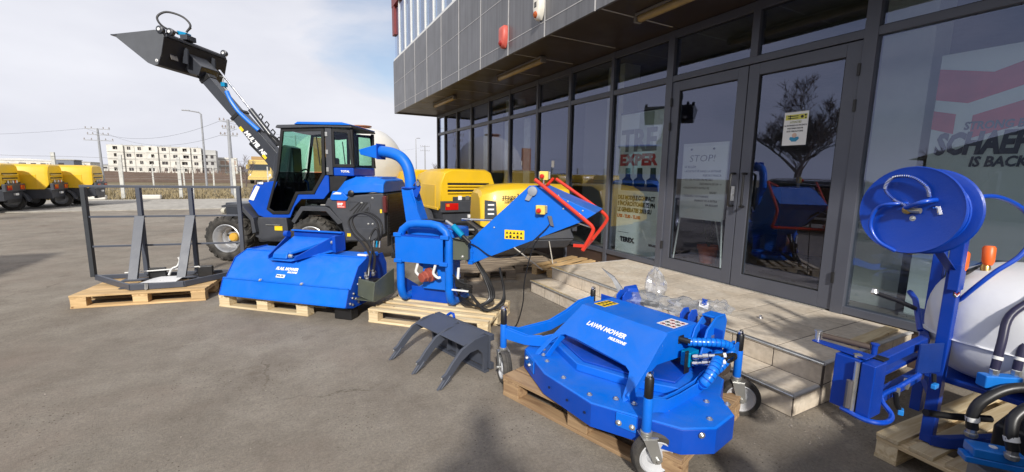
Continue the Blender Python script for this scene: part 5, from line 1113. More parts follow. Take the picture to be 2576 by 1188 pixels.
# hitch: base plate, converging cheeks, cover and quick-hitch back plate
hb_ = [(.44, .36), (.40, .14), (.74, .14+.0), (.86, .20), (1.12, .60), (1.12, .66), (.44, .66)]
MB().hexa([(.52, .165, .548), (.80, .165, .548), (1.10, .50, .622), (.44, .50, .622)], [(.52, .165, .56), (.80, .165, .56), (1.10, .50, .634), (.44, .50, .634)]).build('hitch_base', BLUE, fm, .004)
for sx, (xa, xb) in ((1, (.50, .45)), (-1, (.84, 1.06))):
    m = MB(); w_ = .014
    m.hexa([(xa, .17, .56), (xb, .56, .625), (xb+w_, .56, .625), (xa+w_, .17, .56)], [(xa, .17, .60), (xb, .56, .80), (xb+w_, .56, .80), (xa+w_, .17, .60)]); m.build('cheek_plate', BLUED, fm, .004)
MB().hexa([(.55, .22, .60), (.74, .22, .60), (1.02, .56, .70), (.50, .56, .70)], [(.55, .22, .645), (.74, .22, .645), (1.02, .56, .765), (.50, .56, .765)]).build('hitch_cover', BLUE, fm, .018)
MB().hexa([(.55, .17, .57), (.74, .17, .57), (.74, .22, .57), (.55, .22, .57)], [(.56, .185, .62), (.73, .185, .62), (.74, .22, .645), (.55, .22, .645)]).build('hitch_nose', BLUE, fm, .012)
MB().bb(.47, 1.14, .60, .63, .62, .83).build('hitch_plate', BLUED, fm, .005); MB().bb(.47, 1.14, .56, .60, .818, .832).build('hitch_plate_rim', BLUE, fm, .004)
MB().bb(1.10, 1.14, .45, .60, .62, .80).build('hitch_plate_rim', BLUED, fm, .004)
MB().lathe([(.022, 0), (.022, .03), (.012, .04)], (.75, .205, .60), X3, 12).build('pivot_bolt', ZINC, fm); MB().lathe([(.022, 0), (.022, .03), (.012, .04)], (1.055, .50, .72), X3, 12).build('pivot_bolt', ZINC, fm)
MB().lathe([(.035, 0), (.035, .05)], (.44, .50, .79), X3, 14).build('hitch_hook', BLUED, fm)
# motor guard box and hoses on the right end
gb = MB(); g0, g1 = W_+.02, W_+.26
MB().hexa([(g0, .16, .25), (g1-.02, .08, .23), (g1-.02, .10, .235), (g0, .18, .255)], [(g0, .18, .42), (g1-.02, .12, .41), (g1-.02, .14, .415), (g0, .2, .425)]).build('motor_guard_front', OLIVE, fm, .003)
MB().hexa([(g1-.02, .08, .23), (g1+.01, .44, .23), (g1+.02, .44, .23), (g1-.01, .08, .23)], [(g1-.02, .12, .41), (g1+.01, .44, .50), (g1+.02, .44, .50), (g1-.01, .12, .41)]).build('motor_guard_side', OLIVE, fm, .003)
MB().bb(g0, g1, .10, .44, .222, .230).build('motor_guard_floor', OLIVE, fm, .003)
MB().bb(W_, W_+.16, .22, .38, .24, .40).build('hydraulic_motor', BLK, fm, .02)
for k, (x, y, z) in enumerate(((W_+.06, .26, .42), (W_+.12, .30, .44), (W_+.10, .22, .40))): MB().lathe([(.018, 0), (.018, .03), (.012, .035), (.012, .06)], (x, y, z), (0, -.2, 1), 8).build('hose_fitting', ZINC, fm)
for k, pts in enumerate((
    [(W_+.06, .28, .46), (W_+.02, .40, .60), (W_-.12, .50, .72), (W_-.30, .56, .84), (W_-.36, .60, .98), (W_-.22, .64, 1.05), (W_-.04, .62, .98), (W_+.02, .58, .84), (W_-.03, .56, .72)],
    [(W_+.12, .30, .48), (W_+.06, .42, .62), (W_-.08, .52, .74), (W_-.27, .58, .86), (W_-.33, .62, .99), (W_-.19, .66, 1.065), (W_-.01, .64, .99), (W_+.05, .60, .86), (W_+.01, .58, .73)],
    [(W_+.10, .24, .44), (W_+.08, .30, .56), (W_+.02, .44, .68), (W_-.06, .52, .78), (W_+.0, .56, .9), (W_+.03, .57, .8), (W_+.0, .56, .70)])):
    MB().tube(pts, .0125, 8, smooth=6).build('hydraulic_hose', HOSE, fm)
for k in range(3): MB().cyl((W_-.03+.035*k, .555, .69), (W_-.025+.035*k, .56, .76), .011, 8).build('hose_fitting', ZINC if k != 1 else CYAN, fm)
MB().bb(W_-.12, W_+.02, .50, .56, .60, .64).build('hose_bracket', BLUE, fm, .004)
MB().bb(W_-.16, W_-.05, .44, .47, .606, .622).build('name_plate', WHP, fm)

# ================================================================== WOOD CHIPPER
ch = thing('wood_chipper', 'blue hydraulic wood chipper with curved discharge chute and red safety bar on a pale pallet', 'wood chipper', (1.04, 4.38, 0), math.atan2(-.722, .692))
Z0 = .146
r_ = .042
# front hoop frame: arch tube with skid feet running back
for x in (.0, .56):
    MB().tube([(x, 0, .70), (x, 0, .34), (x, .004, Z0+.16), (x, .03, Z0+.085), (x, .075, Z0+.05), (x, .14, Z0+.043), (x, .46, Z0+.043)], r_, 14).build('skid_leg', BLUE, ch, ang=40)
MB().tube([(.0, 0, .70), (.0, 0, .84), (.035, 0, .93), (.11, 0, .985), (.20, 0, 1.0), (.36, 0, 1.0), (.45, 0, .985), (.525, 0, .93), (.56, 0, .84), (.56, 0, .70)], r_*.95, 14).build('hoop_tube', BLUE, ch, ang=40)
MB().bb(-.03, .515, -.050, -.040, .60, .865).build('front_panel', BLUE, ch, .003)
MB().bb(-.03, .515, -.052, .05, .8655, .877).build('panel_top_lip', BLUED, ch, .003)
for x, z in ((-.0, .88), (.535, .88), (.0, .61), (.52, .61)): MB().bb(x-.045, x+.045, -.060, -.02, z-.022, z+.018).build('frame_bracket', BLUE, ch, .006)
for x in (-.005, .565):
    MB().prism([(.0, Z0+.08), (.36, Z0+.10), (.05, .42), (.0, .46)], (x, 0, 0), Y3, Z3, X3, -.006, .006).build('side_gusset', BLUED, ch, .003)
MB().bb(.04, .53, .14, .152, Z0+.02, .30).build('base_plate', BLUED, ch, .003); MB().bb(.0, .56, .14, .48, Z0+.0, Z0+.02).build('base_floor', BLUED, ch, .003)
MB().bb(.21, .50, .08, .40, .30, .60).build('gearbox', BLUE, ch, .012)
MB().bb(.02, .56, .10, .50, .58, .94).build('rotor_housing', BLUE, ch, .02)
MB().lathe([(.25, 0), (.25, .14), (.22, .15)], (.26, .16, .74), Y3, 28).build('rotor_drum', BLUED, ch)
# red/steel hydraulic motor
mo = MB(); mo.lathe([(.035, 0), (.075, .005), (.078, .07), (.06, .075), (.06, .12), (.05, .125), (.05, .17)], (.33, .10, .47), (-.35, -1, -.12), 8); mo.build('hydraulic_motor', surf('primer_red', (.30, .07, .045), .5, var=.3), ch, .004)
MB().lathe([(.066, 0), (.068, .04)], (.335, .085, .475), (-.35, -1, -.12), 20).build('motor_flange', surf('cast_steel', (.20, .20, .19), .5), ch)
for dx, dz in ((.0, .05), (.05, .0), (-.05, .0), (0, -.05)): bolt(ch, (.30+dx, .03, .46+dz), (-.35, -1, -.12), .010)
for x0 in (.22, .42): MB().tube([(x0, -.02, .60), (x0-.01, -.03, .55), (x0-.02, -.03, .50), (x0+.02, -.02, .46), (x0+.04, .0, .46)], .014, 8, smooth=3).build('drain_fitting', WHT, ch)
# olive belt guard on the right of the frame
MB().hexa([(.61, -.02, .655), (.75, .04, .655), (.75, .20, .655), (.61, .14, .655)], [(.61, -.02, .875), (.75, .04, .885), (.75, .20, .885), (.61, .14, .875)]).build('belt_guard', OLIVE, ch, .006)
bolt(ch, (.70, .015, .69), (.3, -1, 0), .010)
# infeed hopper, side plates in the plane of the frame width
HO = .10; HW_ = .58
# plates: near side polygon in (x, z)
near = [(.155, .61), (.145, .84), (.225, .93), (.74, 1.405), (.80, 1.405), (.88, 1.37), (1.37, 1.17), (1.25, 1.09)]
near = [(x+.608, z) for x, z in near]
# x measured from the right leg: shift of the near plate relative to the frame's left leg
NX = [(x-.0, z) for x, z in near]
yn0 = HO
MB().prism(NX, (0, yn0, 0), X3, Z3, Y3, 0, .006).build('hopper_side', BLUE, ch, .002)
MB().prism(NX, (0, yn0+HW_, 0), X3, Z3, Y3, -.006, 0).build('hopper_side', BLUE, ch, .002)
def strip(a, b, t_, name, mat, y0=yn0+.006, y1=yn0+HW_-.006):
    a, b = Vector(a), Vector(b); d = (b-a).normalized(); n = Vector((-d.y, d.x))*t_
    m = MB(); m.prism([tuple(a), tuple(b), tuple(b+n), tuple(a+n)], (0, 0, 0), X3, Z3, Y3, y0, y1); return m.build(name, mat, ch, .002)
strip(NX[0], NX[7], .006, 'hopper_floor', BLUE)
strip(NX[2], NX[3], -.006, 'hopper_top', BLUE)
strip((NX[4][0]+.02, NX[4][1]-.015), NX[6], .006, 'loading_flap', surf('pale_blue_plate', (.03, .16, .60), .4, var=.08))
strip(NX[7], NX[6], .006, 'flap_edge', BLUED)
MB().bb(NX[1][0]-.03, NX[1][0]+.02, yn0-.01, yn0+HW_, .60, .85).build('hopper_neck', BLUE, ch, .004)
for z in (.64, .73, .82): MB().bb(NX[1][0]-.04, NX[1][0]+.03, yn0-.014, yn0-.002, z-.008, z+.008).build('hinge_tab', BLUE, ch, .002)
for x, z in ((1.63, 1.32), (1.72, 1.27), (1.68, 1.20), (1.86, 1.19), (1.0, .99)): bolt(ch, (x, yn0, z), (0, -1, 0), .006)
# warning label
wl = MB().bb(.61+.50, .61+.70, yn0-.003, yn0-.0005, .885, .975).build('warning_label', YST, ch)
for k in range(5):
    cx0 = .61+.525+k*.036
    MB().prism([(cx0-.014, .937), (cx0+.014, .937), (cx0, .962)], (0, yn0-.004, 0), X3, Z3, Y3, 0, .001).build('pictogram', BLKP, wl)
    MB().bb(cx0-.011, cx0+.011, yn0-.004, yn0-.003, .895, .925 if k % 2 else .912).build('pictogram', BLKP, wl)
# red safety bar loop
RB = .018
ys0, ys1 = yn0-.035, yn0+HW_+.03
rb = [(.61+.80, ys0, 1.465), (.61+1.27, ys0, 1.115), (.61+1.345, ys0, 1.05), (.61+1.35, ys0, 1.0), (.61+1.27, ys0, .83)]
MB().tube(rb, RB, 10, smooth=4).build('safety_bar', RED, ch)
rb2 = [(.61+.86, ys1, 1.47), (.61+1.27, ys1, 1.20), (.61+1.40, ys1, 1.10), (.61+1.40, ys1, 1.03), (.61+1.27, ys1, .84)]
MB().tube(rb2, RB, 10, smooth=4).build('safety_bar', RED, ch); MB().cyl((.61+1.27, ys0, .835), (.61+1.27, ys1, .835), RB, 10).build('safety_bar', RED, ch)
MB().cyl((.61+.83, ys1-.01, 1.47), (.61+.80, ys1-.16, 1.40), RB*.9, 10).build('safety_bar', RED, ch); MB().bb(.61+1.18, .61+1.29, ys0-.005, ys0+.005, .855, .885).build('bar_tab', RED, ch, .003)
# grey latch plate, stop boxes
MB().lathe([(.045, 0), (.045, .02), (.02, .028)], (.61+.775, yn0-.004, 1.355), (0, -1, 0), 18).build('latch_plate', surf('cast_grey', (.30, .32, .36), .45), ch)
MB().hexa([(.61+.70, yn0-.02, 1.27), (.61+.745, yn0-.02, 1.26), (.61+.745, yn0-.004, 1.26), (.61+.70, yn0-.004, 1.27)], [(.61+.75, yn0-.02, 1.38), (.61+.82, yn0-.02, 1.37), (.61+.82, yn0-.004, 1.37), (.61+.75, yn0-.004, 1.38)]).build('latch_arm', surf('cast_grey', (.30, .32, .36), .45), ch, .006)
def stopbox(x, y, z, rot=0):
    b = MB().box((x, y, z), (.085, .05, .085)).build('stop_box', surf('pale_yellow_box', (.78, .58, .12), .4), ch, .006)
    MB().lathe([(.016, 0), (.022, .012), (.022, .03), (.014, .036)], (x-.01, y-.026, z-.005), (0, -1, 0), 16).build('stop_button', surf('red_button', (.55, .02, .01), .3), b)
    MB().bb(x-.058, x+.058, y+.012, y+.024, z-.03, z+.04).build('bracket', ZINC, b, .003); return b
stopbox(.61+.865, yn0-.03, 1.185); stopbox(.61+.83, yn0+.20, 1.50)
MB().bb(.61+.825, .61+.835, yn0+.18, yn0+.22, 1.38, 1.46).build('box_stalk', ZINC, ch)
MB().hexa([(.61+.955, yn0-.02, 1.04), (.61+.99, yn0-.02, 1.03), (.61+.99, yn0-.004, 1.03), (.61+.955, yn0-.004, 1.04)], [(.61+.925, yn0-.02, 1.13), (.61+.965, yn0-.02, 1.13), (.61+.965, yn0-.004, 1.13), (.61+.925, yn0-.004, 1.13)]).build('limit_switch', surf('cast_dark', (.12, .13, .16), .4), ch, .004)
MB().tube([(.61+.99, yn0+.05, 1.02), (.61+1.2, yn0+.02, 1.075), (.61+1.34, ys0, 1.045)], .007, 6).build('return_rod', ZINC, ch)
MB().tube([(.61+.85, yn0+.05, .93), (.61+1.05, yn0+.06, 1.0), (.61+1.22, yn0+.05, 1.06)], .015, 6).build('gas_spring', BLK, ch)
# chute: tapered square base, flange, curved pipe, outlet flap
yc = .36
MB().hexa([(-.03, yc-.11, .60), (.20, yc-.11, .60), (.20, yc+.11, .60), (-.03, yc+.11, .60)], [(-.165, yc-.065, 1.335), (-.025, yc-.065, 1.335), (-.025, yc+.065, 1.335), (-.165, yc+.065, 1.335)]).build('chute_base', BLUE, ch, .006)
MB().prism([(-.02, .9), (.16, .9), (-.03, 1.32), (-.05, 1.32)], (0, yc-.12, 0), X3, Z3, Y3, 0, .006).build('chute_rib', BLUE, ch)
MB().lathe([(.10, 0), (.10, .014)], (-.085, yc, 1.338), Z3, 24).build('chute_flange', BLUED, ch, .002)
MB().tube([(-.085, yc, 1.35), (-.09, yc, 1.45), (-.125, yc, 1.58), (-.20, yc, 1.67), (-.30, yc, 1.715), (-.42, yc, 1.735), (-.47, yc, 1.738)], .062, 20, smooth=4).build('chute_pipe', BLUE, ch, ang=40)
MB().hexa([(-.68, yc-.07, 1.70), (-.46, yc-.075, 1.655), (-.46, yc+.075, 1.655), (-.68, yc+.07, 1.70)], [(-.70, yc-.07, 1.755), (-.46, yc-.075, 1.81), (-.46, yc+.075, 1.81), (-.70, yc+.07, 1.755)]).build('outlet_hood', BLUE, ch, .006)
MB().bb(-.463, -.452, yc-.08, yc+.08, 1.65, 1.82).build('outlet_flange', BLUED, ch)
MB().prism([(.03, 1.26), (.06, 1.24), (.10, 1.32), (.11, 1.36), (.08, 1.42), (.04, 1.40), (.055, 1.34), (.02, 1.32)], (-.02, yc-.09, 0), X3, Z3, Y3, 0, .012).build('chute_lever', BLUED, ch, .003); MB().lathe([(.022, 0), (.022, .02)], (.07, yc-.09, 1.39), (0, -1, 0), 14).build('lever_bolt', ZINC, ch)
MB().tube([(-.01, yc-.06, 1.37), (.02, yc-.07, 1.40), (.04, yc-.08, 1.36)], .010, 6).build('pin_clip', BRASS, ch)
# flow valve, pipes, hoses
MB().cyl((.60, .02, .99), (.72, -.02, .90), .030, 16).build('flow_valve', CYAN, ch)
MB().cyl((.50, .06, 1.03), (.60, .02, .99), .016, 10).build('hose_fitting', ZINC, ch); MB().cyl((.72, -.02, .90), (.80, -.03, .84), .018, 10).build('hose_fitting', BLK, ch)
MB().cyl((.56, .30, 1.03), (1.25, .42, 1.03), .012, 10).build('steel_pipe', CHR, ch)
MB().tube([(.10, .12, 1.0), (.30, .10, 1.03), (.48, .06, 1.03)], .014, 8, smooth=4).build('hydraulic_hose', HOSE, ch)
for k in range(3):
    o_ = .022*k
    MB().tube([(.80, .12+o_, .62), (.90+o_, .12, .45), (.96+o_, .10, .28), (.88, .04-o_, Z0+.06), (.70, .06, Z0+.05+o_), (.60, .14, .26), (.58, .20, .38)], .013, 8, smooth=6).build('hydraulic_hose', HOSE, ch)
for k in range(2):
    MB().tube([(.62, .06, .44-.05*k), (.74, .02, .36), (.95, -.02+.03*k, .18), (1.08+.03*k, .06, Z0+.09), (1.10, .14, .34), (1.04, .16, .58)], .012, 8, smooth=6).build('hydraulic_hose', HOSE, ch)
for k in range(5): MB().tube([(.60+.02*k, .0, .50-.03*k), (.70, -.03+.01*k, .44-.02*k), (.80, .02, .40-.02*k), (.72, .06, .36), (.60, .05, .40)], .009, 6, smooth=4).build('hydraulic_hose', HOSE, ch)
MB().cyl((.66, -.01, .46), (.67, -.01, .58), .014, 8).build('hose_fitting', WHT, ch); MB().bb(.60, .78, -.03, -.01, .345, .36).build('valve_bar', WHT, ch, .003); MB().bb(.63, .73, -.02, .06, .38, .47).build('valve_block', BLK, ch, .01)
MB().tube([(.62, -.05, .88), (.80, yn0-.02, .80), (1.0, yn0-.03, .70), (1.25, yn0-.04, .74), (1.42, yn0-.03, .90), (1.52, yn0-.03, 1.0), (1.56, yn0-.03, 1.05)], .006, 5, smooth=5).build('cable', BLK, ch)
MB().tube([(1.46, yn0-.01, .92), (1.40, yn0-.03, .80), (1.34, yn0-.06, .50), (1.33, yn0-.08, .26), (1.25, yn0-.1, .03), (1.0, yn0-.0, .01)], .006, 5, smooth=5).build('cable', BLK, ch)
MB().bb(-.10, -.03, -.02, .03, .62, .68).build('hose_holder', BLK, ch, .006); MB().tube([(-.09, .0, .85), (-.11, .02, .8), (-.10, .02, .70), (-.07, .0, .66)], .012, 6, smooth=3).build('hose_holder', BLK, ch)

# ================================================================== RIPPER CLAW
cl = thing('ripper_claw', 'dark grey three-tooth ripper claw lying on the asphalt before the chipper pallet', 'ripper', (1.10, 3.47, 0), math.atan2(-.958, .285))
TN = [(.02, .0), (.025, .275), (.0, .295), (-.10, .285), (-.21, .24), (-.30, .155), (-.345, .10), (-.375, .085), (-.36, .06), (-.415, .0), (-.345, .035), (-.325, .065), (-.30, .07), (-.22, .15), (-.14, .195), (-.07, .20), (-.03, .16), (-.015, .10), (-.02, .0)]
TN = [(y*1.06, z) for y, z in TN]
for x in (.0, .34, .67):
    MB().prism(TN, (x, 0, 0), Y3, Z3, X3, 0, .022).build('tooth', TINE, cl, .003)
    MB().prism([(-.335, .088), (-.425, .002), (-.375, .03), (-.335, .055)], (x-.011, 0, 0), Y3, Z3, X3, 0, .044).build('tooth_tip', TINE, cl, .004)
    MB().cyl((x-.013, -.385, .055), (x-.013, -.345, .075), .006, 6).build('tip_weld', ZINC, cl)
for a, b in ((.024, .338), (.364, .668)):
    MB().hexa([(a, -.19, .248), (b, -.19, .248), (b, .01, .292), (a, .01, .292)], [(a, -.192, .256), (b, -.192, .256), (b, .01, .302), (a, .01, .302)]).build('top_plate', TINE, cl, .002)
MB().bb(-.02, .71, .026, .036, .02, .29).build('back_plate', TINE, cl, .002)
for z in (.03, .26): MB().bb(-.02, .71, .037, .075, z-.02, z+.03).build('back_rail', TINE, cl, .006)
for x in (.22, .45): MB().bb(x, x+.01, -.015, .025, .03, .25).build('back_rib', TINE, cl)
MB().bb(-.02, .71, -.02, .025, 0, .018).build('base_rail', TINE, cl, .003)
MB().tube([(.10, .075, .285), (.13, .09, .31), (.17, .09, .31), (.20, .075, .285)], .012, 6).build('hook', BLUED, cl)
# ================================================================== LAWN MOWER
lm = thing('lawn_mower_deck', 'blue lawn mower implement with four caster wheels and white lettering on the worn pallet', 'lawn mower', (1.92, 2.10, 0), math.atan2(.15, .989))
OUT = [(-.42, .43), (-.557, .064), (-.579, -.347), (-.48, -.575), (-.39, -.77), (-.25, -.862), (-.05, -.853), (.084, -.71), (.30, -.62), (.42, -.3), (.42, .2), (.30, .42), (.0, .52), (-.25, .52)]
zb, zt = .158, .288
n_ = len(OUT); m = MB()
def inset(P, k):
    cx_ = sum(p[0] for p in P)/len(P); cy_ = sum(p[1] for p in P)/len(P); return [(cx_+(x-cx_)*(1-k), cy_+(y-cy_)*(1-k)) for x, y in P]
IN = inset(OUT, .012)
vs = [(*p, zb) for p in OUT]+[(*p, zt) for p in OUT]+[(*p, zb) for p in IN]+[(*p, zt-.006) for p in IN]; fs = [tuple(range(n_, 2*n_)), tuple(range(3*n_, 4*n_))[::-1]]
for k in range(n_):
    j = (k+1) % n_; fs += [(k, j, n_+j, n_+k), (2*n_+k, 3*n_+k, 3*n_+j, 2*n_+j), (k, 2*n_+k, 2*n_+j, j)]
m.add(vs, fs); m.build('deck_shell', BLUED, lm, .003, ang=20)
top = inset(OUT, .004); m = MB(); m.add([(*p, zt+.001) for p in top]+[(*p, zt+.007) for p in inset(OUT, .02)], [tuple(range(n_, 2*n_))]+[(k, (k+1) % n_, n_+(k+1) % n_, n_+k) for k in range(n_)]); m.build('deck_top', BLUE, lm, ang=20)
# overlapping joint plates on the skirt
for a, b, s0, s1 in ((OUT[2], OUT[3], .55, .98), (OUT[0], OUT[1], .1, .55)):
    a, b = Vector(a), Vector(b); d = (b-a); n = Vector((d.y, -d.x)).normalized()
    n = n if n.dot(a) > 0 else -n
    p, q = a+d*s0, a+d*s1; MB().hexa([(*p, zt-.075), (*q, zt-.085), (*(q+n*.008), zt-.085), (*(p+n*.008), zt-.075)], [(*p, zt+.002), (*q, zt+.002), (*(q+n*.008), zt+.002), (*(p+n*.008), zt+.002)]).build('skirt_plate', BLUE, lm, .003)
def skirt_bolt(i, s, z, r=.011, mat=None):
    a, b = Vector(OUT[i]), Vector(OUT[(i+1) % n_]); d = b-a; p = a+d*s; n = Vector((d.y, -d.x)).normalized(); n = n if n.dot(p) > 0 else -n
    return bolt(lm, (p.x+n.x*.006, p.y+n.y*.006, z), (n.x, n.y, 0), r, mat, 'bolt')
for i, s, z in ((2, .62, .235), (2, .9, .232), (0, .2, .26), (0, .35, .235), (4, .55, .265)): skirt_bolt(i, s, z)
for i, s in ((1, .15), (1, .55), (1, .9)):
    a, b = Vector(OUT[i]), Vector(OUT[i+1]); p = a.lerp(b, s); MB().lathe([(.008, 0), (.008, .004)], (p.x-.005, p.y, .232-.01*s), (-1, 0, 0), 10).build('bolt_hole', surf('dark_hole', (.0, .01, .06), .8), lm)
# raised centre cover with a V-shaped front
CV = [(-.23, .38), (-.37, -.03), (-.27, -.34), (-.12, -.60), (.30, -.52), (.36, -.1), (.33, .34)]
MB().prism(CV, (0, 0, 0), X3, Y3, Z3, zt+.006, zt+.058).build('belt_cover', BLUE, lm, .008)
MB().prism(inset(CV, .12), (0, 0, 0), X3, Y3, Z3, zt+.058, zt+.072).build('belt_cover_top', BLUED, lm, .005)
# hood: front plate with arched cut-out
A0 = Vector((-.055, 0, .605)); A1 = Vector((-.415, 0, .300)); sd_ = (A1-A0)
def fp(y, s): p = A0+sd_*s; return (p.x, y, p.z)
poly = [(.235, 0), (-.435, 0), (-.450, .50), (-.450, .98), (-.435, 1.03), (-.415, .98), (-.385, .76), (-.365, .66), (-.33, .62), (-.27, .60), (.10, .55), (.20, .555), (.235, .59), (.265, .72), (.285, 1.0), (.315, 1.02), (.322, .95), (.275, .45)]
nrm = sd_.cross(Y3).normalized(); nrm = nrm if nrm.x < 0 else -nrm
m = MB(); m.add([Vector(fp(y, s)) for y, s in poly]+[Vector(fp(y, s))-nrm*.006 for y, s in poly], [tuple(range(len(poly))), tuple(range(len(poly), 2*len(poly)))[::-1]]+[(k, (k+1) % len(poly), len(poly)+(k+1) % len(poly), len(poly)+k) for k in range(len(poly))])
m.build('hood_front', BLUE, lm, .002)
MB().hexa([(-.054, -.435, .599), (.27, -.435, .594), (.27, .235, .594), (-.054, .235, .599)], [(-.054, -.435, .605), (.27, -.435, .600), (.27, .235, .600), (-.054, .235, .605)]).build('hood_top', BLUE, lm, .003)
# rolled flange of the arch edge and inner dark underside
MB().hexa([fp(-.33, .62), fp(.20, .56), tuple(Vector(fp(.20, .56))+Vector((.05, 0, -.02))), tuple(Vector(fp(-.33, .62))+Vector((.05, 0, -.02)))], [tuple(Vector(fp(-.33, .62))+Vector((0, 0, .004))), tuple(Vector(fp(.20, .56))+Vector((0, 0, .004))), tuple(Vector(fp(.20, .56))+Vector((.05, 0, -.015))), tuple(Vector(fp(-.33, .62))+Vector((.05, 0, -.015)))]).build('arch_flange', BLUED, lm)
for ys, y2 in ((-.441, -.435), (.235, .241)):
    pl = [(-.40, .305), (-.055, .603), (.27, .600), (.37, .57), (.38, .45), (.30, .43), (.06, .42), (-.14, .43), (-.26, .37), (-.36, .285)]
    m = MB(); m.prism(pl, (0, 0, 0), X3, Z3, Y3, ys, y2); m.build('hood_side', BLUE, lm, .002)
MB().lathe([(.026, 0), (.026, .004)], (.085, -.442, .535), (0, -1, 0), 16).build('hose_opening', BLK, lm); MB().bb(.06, .115, -.447, -.4415, .512, .56).build('hose_opening', BLK, lm, .01)
MB().hexa([(-.40, -.47, zt), (-.34, -.47, zt), (-.34, -.42, zt), (-.40, -.42, zt)], [(-.41, -.455, .33), (-.36, -.455, .37), (-.36, -.44, .37), (-.41, -.44, .33)]).build('foot_lug', BLUE, lm, .006)
for d, y, z in ((-.39, .26, .30), (-.33, .33, .30), (-.44, -.40, .30), (-.40, -.49, .30), (-.50, -.05, .295), (-.52, -.28, .295), (-.25, .40, .37-.06), (-.12, .18, .36), (-.30, -.62, .295), (-.05, -.70, .295), (-.20, -.80, .295), (.02, -.78, .295), (-.43, .18, .295)): bolt(lm, (d, y, z-.002), Z3, .011)
sw = surf('white_sticker', (.75, .75, .75), .4, var=.02)
ax_, ay2 = Vector((0, -1, 0)), -sd_.normalized()
hp = Vector(fp(.10, .29))+nrm*.002
text('LAWN MOWER', .046, WHP, hp, ax_, ay2, lm, .25, bold=.0015, sx=.98); text('MULTIONE', .026, WHP, Vector(fp(-.115, .37))+nrm*.002, ax_, ay2, lm, .25, bold=.0015)
wl = MB().hexa([(.02, .10, .6055), (.17, .10, .6035), (.17, .20, .6035), (.02, .20, .6055)], [(.02, .10, .6065), (.17, .10, .6045), (.17, .20, .6045), (.02, .20, .6065)]).build('warning_label', YST, lm)
for k in range(8): MB().box((.045+(k % 4)*.035, .128+(k//4)*.045, .6068-.0005*(k % 4)), (.022, .028, .0012)).build('pictogram', BLKP, wl)
wl = MB().hexa([(.04, -.42, .6052), (.20, -.42, .603), (.20, -.30, .603), (.04, -.30, .6052)], [(.04, -.42, .6062), (.20, -.42, .604), (.20, -.30, .604), (.04, -.30, .6062)]).build('pictogram_label', sw, lm)
for k in range(9):
    cx_, cy_ = .065+(k % 3)*.05, -.40+(k//3)*.036; m = MB(); m.lathe([(.016, 0), (.016, .001), (.012, .001), (.012, 0)], (cx_, cy_, .6058-.0007*(k % 3)), Z3, 14); m.build('pictogram', BLKP if k % 2 else surf('red_ring', (.5, .05, .05), .5), wl)
    MB().box((cx_, cy_, .6062-.0007*(k % 3)), (.010, .012, .001)).build('pictogram', BLKP, wl)
# hitch ears and rear structure
for y in (.19, -.33):
    for e in (0, .055): MB().prism([(.26, .58), (.26, .635), (.30, .665), (.35, .66), (.37, .62), (.37, .56)], (0, y-e, 0), X3, Z3, Y3, 0, .01).build('hitch_ear', BLUED, lm, .004)
MB().bb(.275, .285, -.60, .36, .40, .598).build('rear_plate', BLUED, lm, .004)
MB().prism([(.12, .40), (.20, .60), (.30, .665), (.40, .665), (.43, .62), (.40, .40)], (0, -.545, 0), X3, Z3, Y3, 0, .012).build('rear_cheek', BLUE, lm, .004)
MB().prism([(.14, .40), (.22, .58), (.30, .64), (.40, .64), (.41, .60), (.40, .40)], (0, -.445, 0), X3, Z3, Y3, -.01, .0).build('rear_cheek', BLUE, lm, .004)
MB().bb(.30, .41, -.545, -.445, .645, .660).build('cheek_bridge', BLUE, lm, .006)
MB().box((.27, -.548, .54), (.05, .003, .035)).build('serial_plate', ZINC, lm)
# blue wedge bracket with dark lever blade at the back left
MB().hexa([(.36, .16, .50), (.50, .10, .50), (.50, .24, .50), (.36, .26, .50)], [(.40, .20, .66), (.46, .16, .66), (.50, .20, .68), (.42, .26, .66)]).build('deflector_bracket', BLUED, lm, .008)
m = MB(); m.add([(.40, .27, .58), (.44, .25, .60), (.40, .34, .72), (.36, .44, .78), (.38, .345, .70), (.405, .275, .585), (.445, .255, .605), (.405, .345, .725), (.365, .443, .781), (.385, .35, .705)], [(0, 1, 2, 4), (4, 2, 3), (5, 9, 7, 6), (9, 8, 7), (0, 5, 6, 1), (1, 6, 7, 2), (2, 7, 8, 3), (3, 8, 9, 4), (4, 9, 5, 0)]); m.build('deflector_blade', TINE, lm)
MB().cyl((.47, .12, .56), (.50, .0, .56), .022, 10).build('rubber_buffer', BLK, lm)
# caster arms and wheels
POSTS = [(-.474, .61, 1), (-.49, -.634, -1), (.484, -.61, -1), (.49, .634, 1)]
def arm(pts, t_, h, name):
    m = MB(); n = len(pts); vs = []
    for i, (x, y, z) in enumerate(pts):
        a = Vector(pts[max(0, i-1)][:2]); b = Vector(pts[min(n-1, i+1)][:2]); d = (b-a).normalized(); q = Vector((-d.y, d.x))*t_/2; hh = h[i]
        vs += [(x-q.x, y-q.y, z-hh), (x+q.x, y+q.y, z-hh), (x+q.x, y+q.y, z+hh), (x-q.x, y-q.y, z+hh)]
    fs = [(0, 1, 2, 3), tuple(4*(n-1)+k for k in range(4))[::-1]]
    for i in range(n-1):
        for k in range(4): fs.append((4*i+k, 4*i+(k+1) % 4, 4*i+4+(k+1) % 4, 4*i+4+k))
    m.add(vs, fs); return m.build(name, BLUE, lm, .004)
arm([(-.474, .60, .365), (-.44, .54, .352), (-.40, .45, .342), (-.34, .36, .350), (-.24, .30, .38)], .010, [.042, .038, .034, .036, .03], 'caster_arm')
arm([(-.45, .60, .365), (-.41, .54, .352), (-.37, .45, .342), (-.30, .38, .345)], .008, [.042, .038, .034, .036], 'caster_arm')
